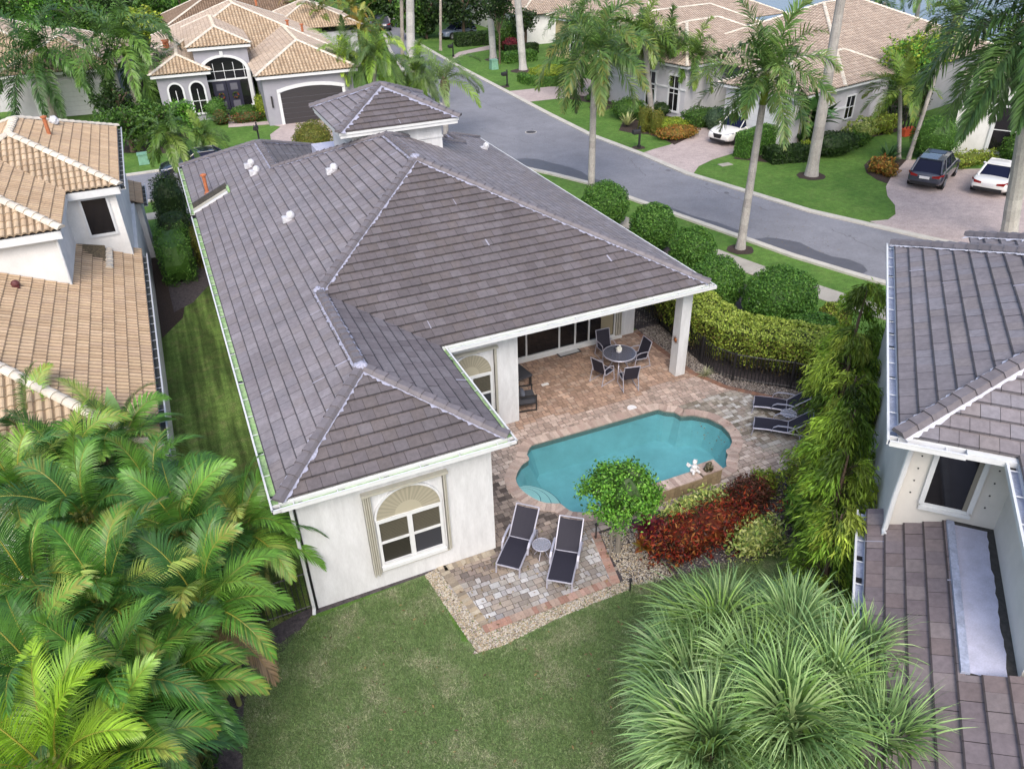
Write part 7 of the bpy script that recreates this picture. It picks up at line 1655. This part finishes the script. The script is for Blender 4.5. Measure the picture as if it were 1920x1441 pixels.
# vine covered trunks right
for i, (a, b0) in enumerate([(1668, 236), (1695, 226), (1722, 218)]):
    c = G(a, b0); t = thing('vine_tree', ['vine covered trunk nearest the garage fence', 'vine covered trunk in the middle behind the small curved palm', 'vine covered trunk just left of the leaning palm'][i], 'tree', (*c, 0), 0, 'vine covered trees'); b = MB(); b.tube([(c[0], c[1], 0), (c[0], c[1], 5.0)], .2, 8, col=(.12, .10, .08)); b.build('trunk', M['bark'], t)
    b = MB(); rr = np.random.default_rng(700+i); P, Nn = ell_points((c[0], c[1], 2.4), (.5, .5, 2.6), 1800, rr, .5, 1.2); leaves(b, P, Nn, .2, GP['dark'], .6, 1.5, rr); P, Nn = ell_points((c[0], c[1], 4.6), (1.5, 1.5, 1.1), 1500, rr, .4, 1.1, lump=.25); leaves(b, P, Nn, .22, GP['yel']+GP['bright'], .5, 1.6, rr); b.build('crown', M['leaf'], t)
# beds left of the white SUV drive
for (a, b0, rx, ry, rz, pl, n, sz, lb, bx_) in [
    (1180, 258, .0, 0, 0, None, 0, 0, '', 0),
    (1208, 246, .42, .42, .85, 'olive', 1500, .1, 'columnar clipped shrub left of the pair beside the black mailbox', .5), (1228, 250, .42, .42, .80, 'olive', 1500, .1, 'columnar clipped shrub right of the pair beside the black mailbox', .5),
    (1255, 245, 1.3, 1.0, .45, 'yel', 2600, .12, 'spreading yellow shrub between the columnar clipped shrubs and the orange crotons', 0), (1268, 258, 1.6, 1.0, .40, 'orange', 2600, .12, 'orange croton bed at the corner of the pink driveway with the white SUV', 0),
    (1178, 222, 1.3, 1.3, .75, 'mid', 2200, .13, 'silvery green low shrub mound beside the palms with maroon shrubs', 0), (1210, 185, 1.1, 1.0, 1.0, 'maroon', 2200, .15, 'red maroon shrub left of the tall grey palm trunk', 0), (1262, 200, 1.1, 1.0, 1.0, 'maroon', 2000, .15, 'deep maroon shrub below the tall grey framed window', 0),
    (1244, 215, 1.0, .8, .5, 'dark', 1200, .13, 'dark low shrub between the two maroon shrubs', 0), (1310, 236, 1.3, .9, .62, 'mid', 2200, .13, 'green clipped mound left of the silvery shrub at the garage', .2), (1343, 242, .9, .8, .75, [(.07, .13, .07), (.10, .17, .09)], 1800, .12, 'blue green bushy shrub against the left pier of the white garage', 0),
    (1128, 188, 1.2, .7, .6, 'box', 1800, .14, 'bright green mound behind the tall royal palm trunk', .3), (1160, 186, .9, .7, .55, 'bright', 1500, .14, 'light green mound left of the maroon shrubs', 0), (1192, 182, 1.3, .8, .6, 'dark', 1500, .14, 'dark hedge mound in front of the yellow wall', .3),
    (1075, 172, .8, .8, .75, 'box', 1500, .14, 'clipped green mound at the foot of the pale trunk by the curved driveway', .3), (1330, 190, 2.2, 1.6, 1.9, 'dark', 3500, .2, 'dark dense shrub mass between the grey window wall and the white garage', 0),
    (1160, 160, 1.2, 1.2, 1.0, 'dark', 1500, .2, 'dark leaved small tree in front of the yellow house wall', 0), (1400, 215, .01, .01, .01, None, 0, 0, '', 0)]:
    if not pl: continue
    kw = {}
    if 'small tree' in lb: kw = dict(base=2.2)
    shrub('shrub', lb, 'shrub', G(a, b0), (rx, ry, rz), pl, n, sz, box=bx_, lump=.12, **kw)
rosette_plant('agave_plant', 'pale yellow striped agave on the lawn left of the mailbox', 'plant', 1177, 238, 40, .95, .12, [(.42, .44, .20), (.30, .36, .14)], el=(20, 80), droop=.15)
# far side of the road near the top
def spiral_hedge():
    c = np.array(G(1030, 150)); hedge_box('curved low clipped hedge ring around the yellow bed beside the curved driveway', [(c[0]+2.5*math.cos(a)*1.0, c[1]+2.6*math.sin(a)) for a in np.linspace(R(160), R(350), 9)], .8, .7, 'box', 4500, .14, seed=4)
    shrub('shrub', 'pale yellow flower bed inside the curved clipped hedge', 'shrub', G(1030, 144), (1.9, 1.7, .5), 'yel', 3500, .13)
spiral_hedge()
hedge_box('low clipped hedge block behind the grey palm trunk with the wide mulch ring', [G(945, 118), G(1000, 112)], 1.6, .9, 'box', 3000, .16, seed=5)
hedge_box('second low clipped hedge just behind the first, near the cream house', [G(950, 103), G(1005, 98)], 1.2, .9, 'dark', 2500, .16, seed=6)
hedge_box('long clipped hedge in front of the yellow house between the palms', [G(1060, 100), G(1150, 108)], 1.5, 1.0, 'mid', 3000, .18, seed=7)
hedge_box('low clipped hedge along the curved driveway in front of the yellow house', [G(1062, 128), G(1100, 140)], 1.3, .7, 'box', 2200, .16, seed=8)
hedge_box('clipped hedge in front of the blue grey SUV near the road head', [G(856, 86), G(915, 82)], 2.2, 1.2, 'dark', 3500, .2, seed=9)
shrub('shrub', 'pink green bushy shrub between the two pale palm trunks', 'shrub', G(945, 92), (1.8, 1.6, 1.6), 'mid', 2200, .2)
shrub('shrub', 'maroon shrub beside the grey palm trunk in the wide mulch ring', 'shrub', G(958, 100), (.9, .9, .8), 'maroon', 900, .18)
def tree(label, c, h, r, pal, n=3500, size=.3, trunk=.18, seed=0, group=None, name='tree', low=.35, lump=.25, sq=.8):
    rr = np.random.default_rng(seed+800); t = thing(name, label, 'tree', (c[0], c[1], 0), 0, group); b = MB(); b.tube([(c[0], c[1], 0), (c[0]+.1, c[1], h*.5), (c[0], c[1], h*.8)], trunk, 7, radii=[trunk, trunk*.8, trunk*.4])
    for k in range(5): a = k*1.3; b.tube([(c[0], c[1], h*.4), (c[0]+r*.5*math.cos(a), c[1]+r*.5*math.sin(a), h*.7)], trunk*.4, 5)
    b.build('trunk', M['wood'], t); b = MB(); zc = h*(1+low)/2; rz = h*(1-low)/2; m_ = 26
    for k in range(m_):
        u = rr.normal(0, 1, 3); u /= np.linalg.norm(u); q = np.array([c[0], c[1], zc])+u*np.array([r, r, rz])*rr.uniform(.35, .8); rad = r*rr.uniform(.28, .45); P, Nn = ell_points(q, (rad, rad, rad*sq), n//m_, rr, .5, 1.1, lump=lump)
        leaves(b, P, Nn, size, [tuple(np.array(x)*rr.uniform(.7, 1.2)) for x in GP[pal]], .5, 1.6, rr)
    b.build('crown', M['leaf'], t); return t
tree('dark round tree behind the blue grey SUV near the road head', G(855, 62), 6.0, 3.3, 'dark', 5000, .32, seed=1)
tree('slim dark tree with sparse layered branches between the two pale palm trunks', G(937, 120), 7.0, 1.7, 'dark', 2600, .25, trunk=.1, seed=2, low=.45)
tree('small dark tree at the left corner of the yellow house drive', G(985, 96), 4.5, 1.6, 'dark', 1800, .25, seed=3)
# left area shrubs
for (c, r, pl, n, sz, lb, bx_) in [((-.95, 36.3), (.75, 1.6, 1.0), 'box', 4500, .08, 'long clipped box shrub beside the left house wall in the side passage', .6), ((-.75, 39.6), (.75, 1.2, .95), 'dark', 3000, .08, 'dark rounded shrub beyond the long clipped box shrub in the side passage', .3),
        ((-.7, 42.6), (.85, 1.1, 1.45), 'dark', 3500, .09, 'tall dark shrub beside the small side roof of the left house', .1), ((.35, 37.5), (.5, 1.3, .8), 'olive', 2600, .08, 'yellowish clipped shrub against our left gutter', .4), ((.5, 29.5), (.3, 1.4, .5), 'dark', 1500, .08, 'dark low shrub along our left wall in the side lawn', .2),
        ((8.6, 51.5), (1.3, 1.3, 1.25), 'olive', 7000, .10, 'yellow green clipped ball shrub just left of the cupola', 0)]:
    shrub('shrub', lb, 'shrub', c, r, pl, n, sz, box=bx_)
hb = (8.6, 51.5)
for i, (a, b0, h, r, pl, lb) in enumerate([(250, 285, 3.4, 2.0, 'mid', 'bushy green tree at the left end of the far verge, above the utility box'), (300, 270, 3.0, 1.8, 'mid', 'bushy green tree behind the small slanting palm'), (345, 255, 2.6, 1.5, 'bright', 'light green bushy tree left of the arched windows of the grey house'), (232, 240, 3.6, 1.8, 'dark', 'dark shrub mass beside the neighbour garage')]):
    tree(lb, G(a, b0), h, r, pl, 2600, .22, seed=10+i, low=.05)
tree('small multi stemmed tree in front of the left arched window of the grey house', G(322, 218), 3.2, 1.3, 'mid', 2200, .16, trunk=.06, seed=20, low=.3)
tree('small round tree in front of the right arched window of the grey house', G(368, 214), 3.3, 1.5, 'mid', 2600, .16, trunk=.06, seed=21, low=.35)
for (a, b0, r, pl, lb) in [(408, 222, (.9, .9, .8), 'box', 'round green shrub left of the grey house entry path'), (416, 232, (.6, .9, .5), [(.06, .12, .03), (.09, .16, .03), (.22, .06, .03), (.04, .08, .02)], 'red green low shrub at the left edge of the entry path'), (462, 222, (1.2, .9, .5), 'mid', 'low green shrub right of the grey house entry path'), (465, 229, (1.3, .5, .4), [(.06, .12, .03), (.09, .16, .03), (.24, .06, .03), (.04, .08, .02)], 'red flowering edging right of the grey house entry path'),
        (497, 218, (.6, .7, .8), 'yel', 'yellow green shrub left of the clipped block beside the dark garage door'), (515, 215, (.8, .8, .95), 'dark', 'clipped green block shrub at the left of the dark garage door')]:
    shrub('shrub', lb, 'shrub', G(a, b0), r, pl, 1600, .12, box=.4 if 'block' in lb else 0)
# background thicket of arecas and trees along the top
ARF = [(.13, .20, .03), (.20, .26, .04), (.09, .14, .025), (.30, .22, .04)]
for i, (a, b0, z, fl_, lb) in enumerate([(530, 30, 4.6, 2.8, 'areca clump behind the brown roof, farthest left of the thicket'), (575, 62, 4.8, 2.8, 'orange tinted areca clump right of the beige hip roof'), (612, 92, 5.0, 2.8, 'areca clump with orange fronds behind the garage of the grey house'), (560, 12, 5, 3, 'yellow green areca clump at the top edge behind the thicket'), (620, 30, 5.4, 3, 'tall areca clump in the middle of the far thicket'), (668, 55, 4.6, 2.8, 'olive areca clump left of the far road'), (685, 92, 4.0, 2.6, 'areca clump with rusty fronds beside the far road'), (640, 5, 5.0, 3, 'areca clump at the top edge right of the tall one')]):
    areca(lb, 0, 0, z, 20, fl_, 1500+i, pal=ARF, old=4, group='areca thicket beyond the grey house', ll=.6, lw=.055, nl=40, world=G(a, b0+28), segs=2)
bg = [(20, 60, 8, 'mid'), (70, 30, 8, 'bright'), (130, 20, 7.5, 'bright'), (175, 45, 6.5, 'mid'), (230, 10, 8, 'dark'), (285, 55, 5.5, 'yel'), (300, 8, 6, 'mid'), (345, -2, 7, 'bright'), (380, 12, 5, 'mid'), (430, -22, 6, 'mid'), (500, -12, 6, 'olive'), (590, -30, 9, 'dark'), (660, -20, 8, 'olive'), (700, 8, 6, 'mid'), (735, 5, 6.5, 'dark'), (772, 30, 5, 'mid'), (800, 28, 5.5, 'dark'), (845, 5, 9, 'mid'), (870, 30, 7, 'dark'), (905, -5, 9, 'dark'), (960, -20, 9, 'mid'), (740, -35, 9, 'mid'), (690, -30, 9, 'mid'), (800, -30, 10, 'mid'), (1020, -25, 9, 'mid'), (1090, 20, 6, 'mid'), (0, 20, 9, 'dark'), (50, 5, 9, 'mid'), (100, -10, 9, 'mid'), (180, -10, 9, 'bright'), (10, 110, 5, 'mid'), (1350, -40, 7, 'mid'), (1230, -35, 8, 'mid'), (1150, -35, 8, 'mid')]
words = {'mid': 'mid green', 'bright': 'bright green', 'dark': 'dark green', 'yel': 'yellow flowering', 'olive': 'olive green'}
for i, (a, b0, h, pl) in enumerate(bg):
    where = 'left of the grey house' if a < 320 else ('behind the brown roofed house' if a < 620 else ('around the head of the road' if a < 1000 else 'behind the houses on the right'))
    tree('%s tree in the far belt %s' % (words[pl], where), G(a, b0+45), h, h*.45, pl, 2400, .42, seed=30+i, group='trees of the far belt', low=.02, name='background_tree')
# palms by the lake
for i, (a, b0, c, d_) in enumerate([(1640, 60, 1660, 5), (1715, 70, 1725, -20), (1800, 40, 1810, -30), (1655, 40, 1640, -10)]):
    p = G(a, b0); palm(['palm with drooping fronds at the lake edge behind the pink beige roof', 'brown trunked palm against the lake at the top edge', 'palm on the lake shore near the top right corner', 'second palm with hanging brown fronds by the lake'][i], p, top_at(c, d_, p), .25, .2, 14, 3.0, ROY, group='palms beside the lake', ll=.8, lw=.08, nl=26, seed=90+i, droop=(1.2, 2.4))
# ---------------------------------------------------------------- grass blades of the back and side lawn
def blades(name, polys, n, label, lo, hi, pal, seed):
    rr = np.random.default_rng(seed); x0, x1, y0, y1 = polys; P = np.stack([rr.uniform(x0, x1, n), rr.uniform(y0, y1, n)], 1)
    return P
rr = np.random.default_rng(12)
P = np.stack([rr.uniform(-1.8, 11, 420000), rr.uniform(6.4, 13.5, 420000)], 1)
LE = [(-.4, 13.05), G(520, 1205), G(480, 1250), G(457, 1325), G(455, 1520), G(960, 1700), G(1920, 1700), (12, 10.5), (8.7, 10.92), (7.78, 11.12), (7.7, 10.95), (5.8, 10.9), (4.2, 10.74), (3.5, 10.8), (3.42, 11.3), (3.26, 13.6), (.45, 13.42)]
def ok(p): return inside((p[0]+.05*math.sin(p[1]*9+p[0]*4), p[1]+.04*math.sin(p[0]*11)), LE)
K = np.array([ok(p) for p in P]); P = P[K]; n = len(P)
h = rr.uniform(.02, .06, n); a = rr.uniform(0, 6.283, n); le = rr.normal(0, .03, (n, 2)); w_ = .0075
V = np.zeros((n, 3, 3)); V[:, 0, 0] = P[:, 0]-w_*np.cos(a); V[:, 0, 1] = P[:, 1]-w_*np.sin(a); V[:, 1, 0] = P[:, 0]+w_*np.cos(a); V[:, 1, 1] = P[:, 1]+w_*np.sin(a); V[:, 2, :2] = P+le; V[:, 2, 2] = h; V[:, :2, 2] = .004
me = bpy.data.meshes.new('grass'); me.vertices.add(3*n); me.vertices.foreach_set('co', V.ravel()); me.loops.add(3*n); me.loops.foreach_set('vertex_index', np.arange(3*n)); me.polygons.add(n); me.polygons.foreach_set('loop_start', np.arange(0, 3*n, 3)); me.update()
ca = me.color_attributes.new('Col', 'FLOAT_COLOR', 'CORNER')
pn = np.array([mnoise.noise(Vector((x*1.3, y*1.3, 0)))+.5*mnoise.noise(Vector((x*4, y*4, 3))) for x, y in P]); dry = np.clip((pn+.04)*1.1+rr.normal(0, .32, n), 0, 1)[:, None]
G1 = np.array([.17, .27, .095]); G2 = np.array([.42, .42, .28]); G3 = np.array([.05, .095, .035]); mixc = G1*(1-dry)+G2*dry; mixc = np.where((rr.random(n) < .3)[:, None], mixc*.5+G3*.5, mixc)*rr.uniform(.55, 1.45, n)[:, None]
cc = np.ones((n, 3, 4), np.float32); cc[:, :, :3] = mixc[:, None, :]; ca.data.foreach_set('color', cc.ravel())
me.materials.append(M['leaf']); o = bpy.data.objects.new('grass', me); C.objects.link(o); tag(o, 'short green and straw coloured grass blades of the back lawn', 'grass', kind='stuff')
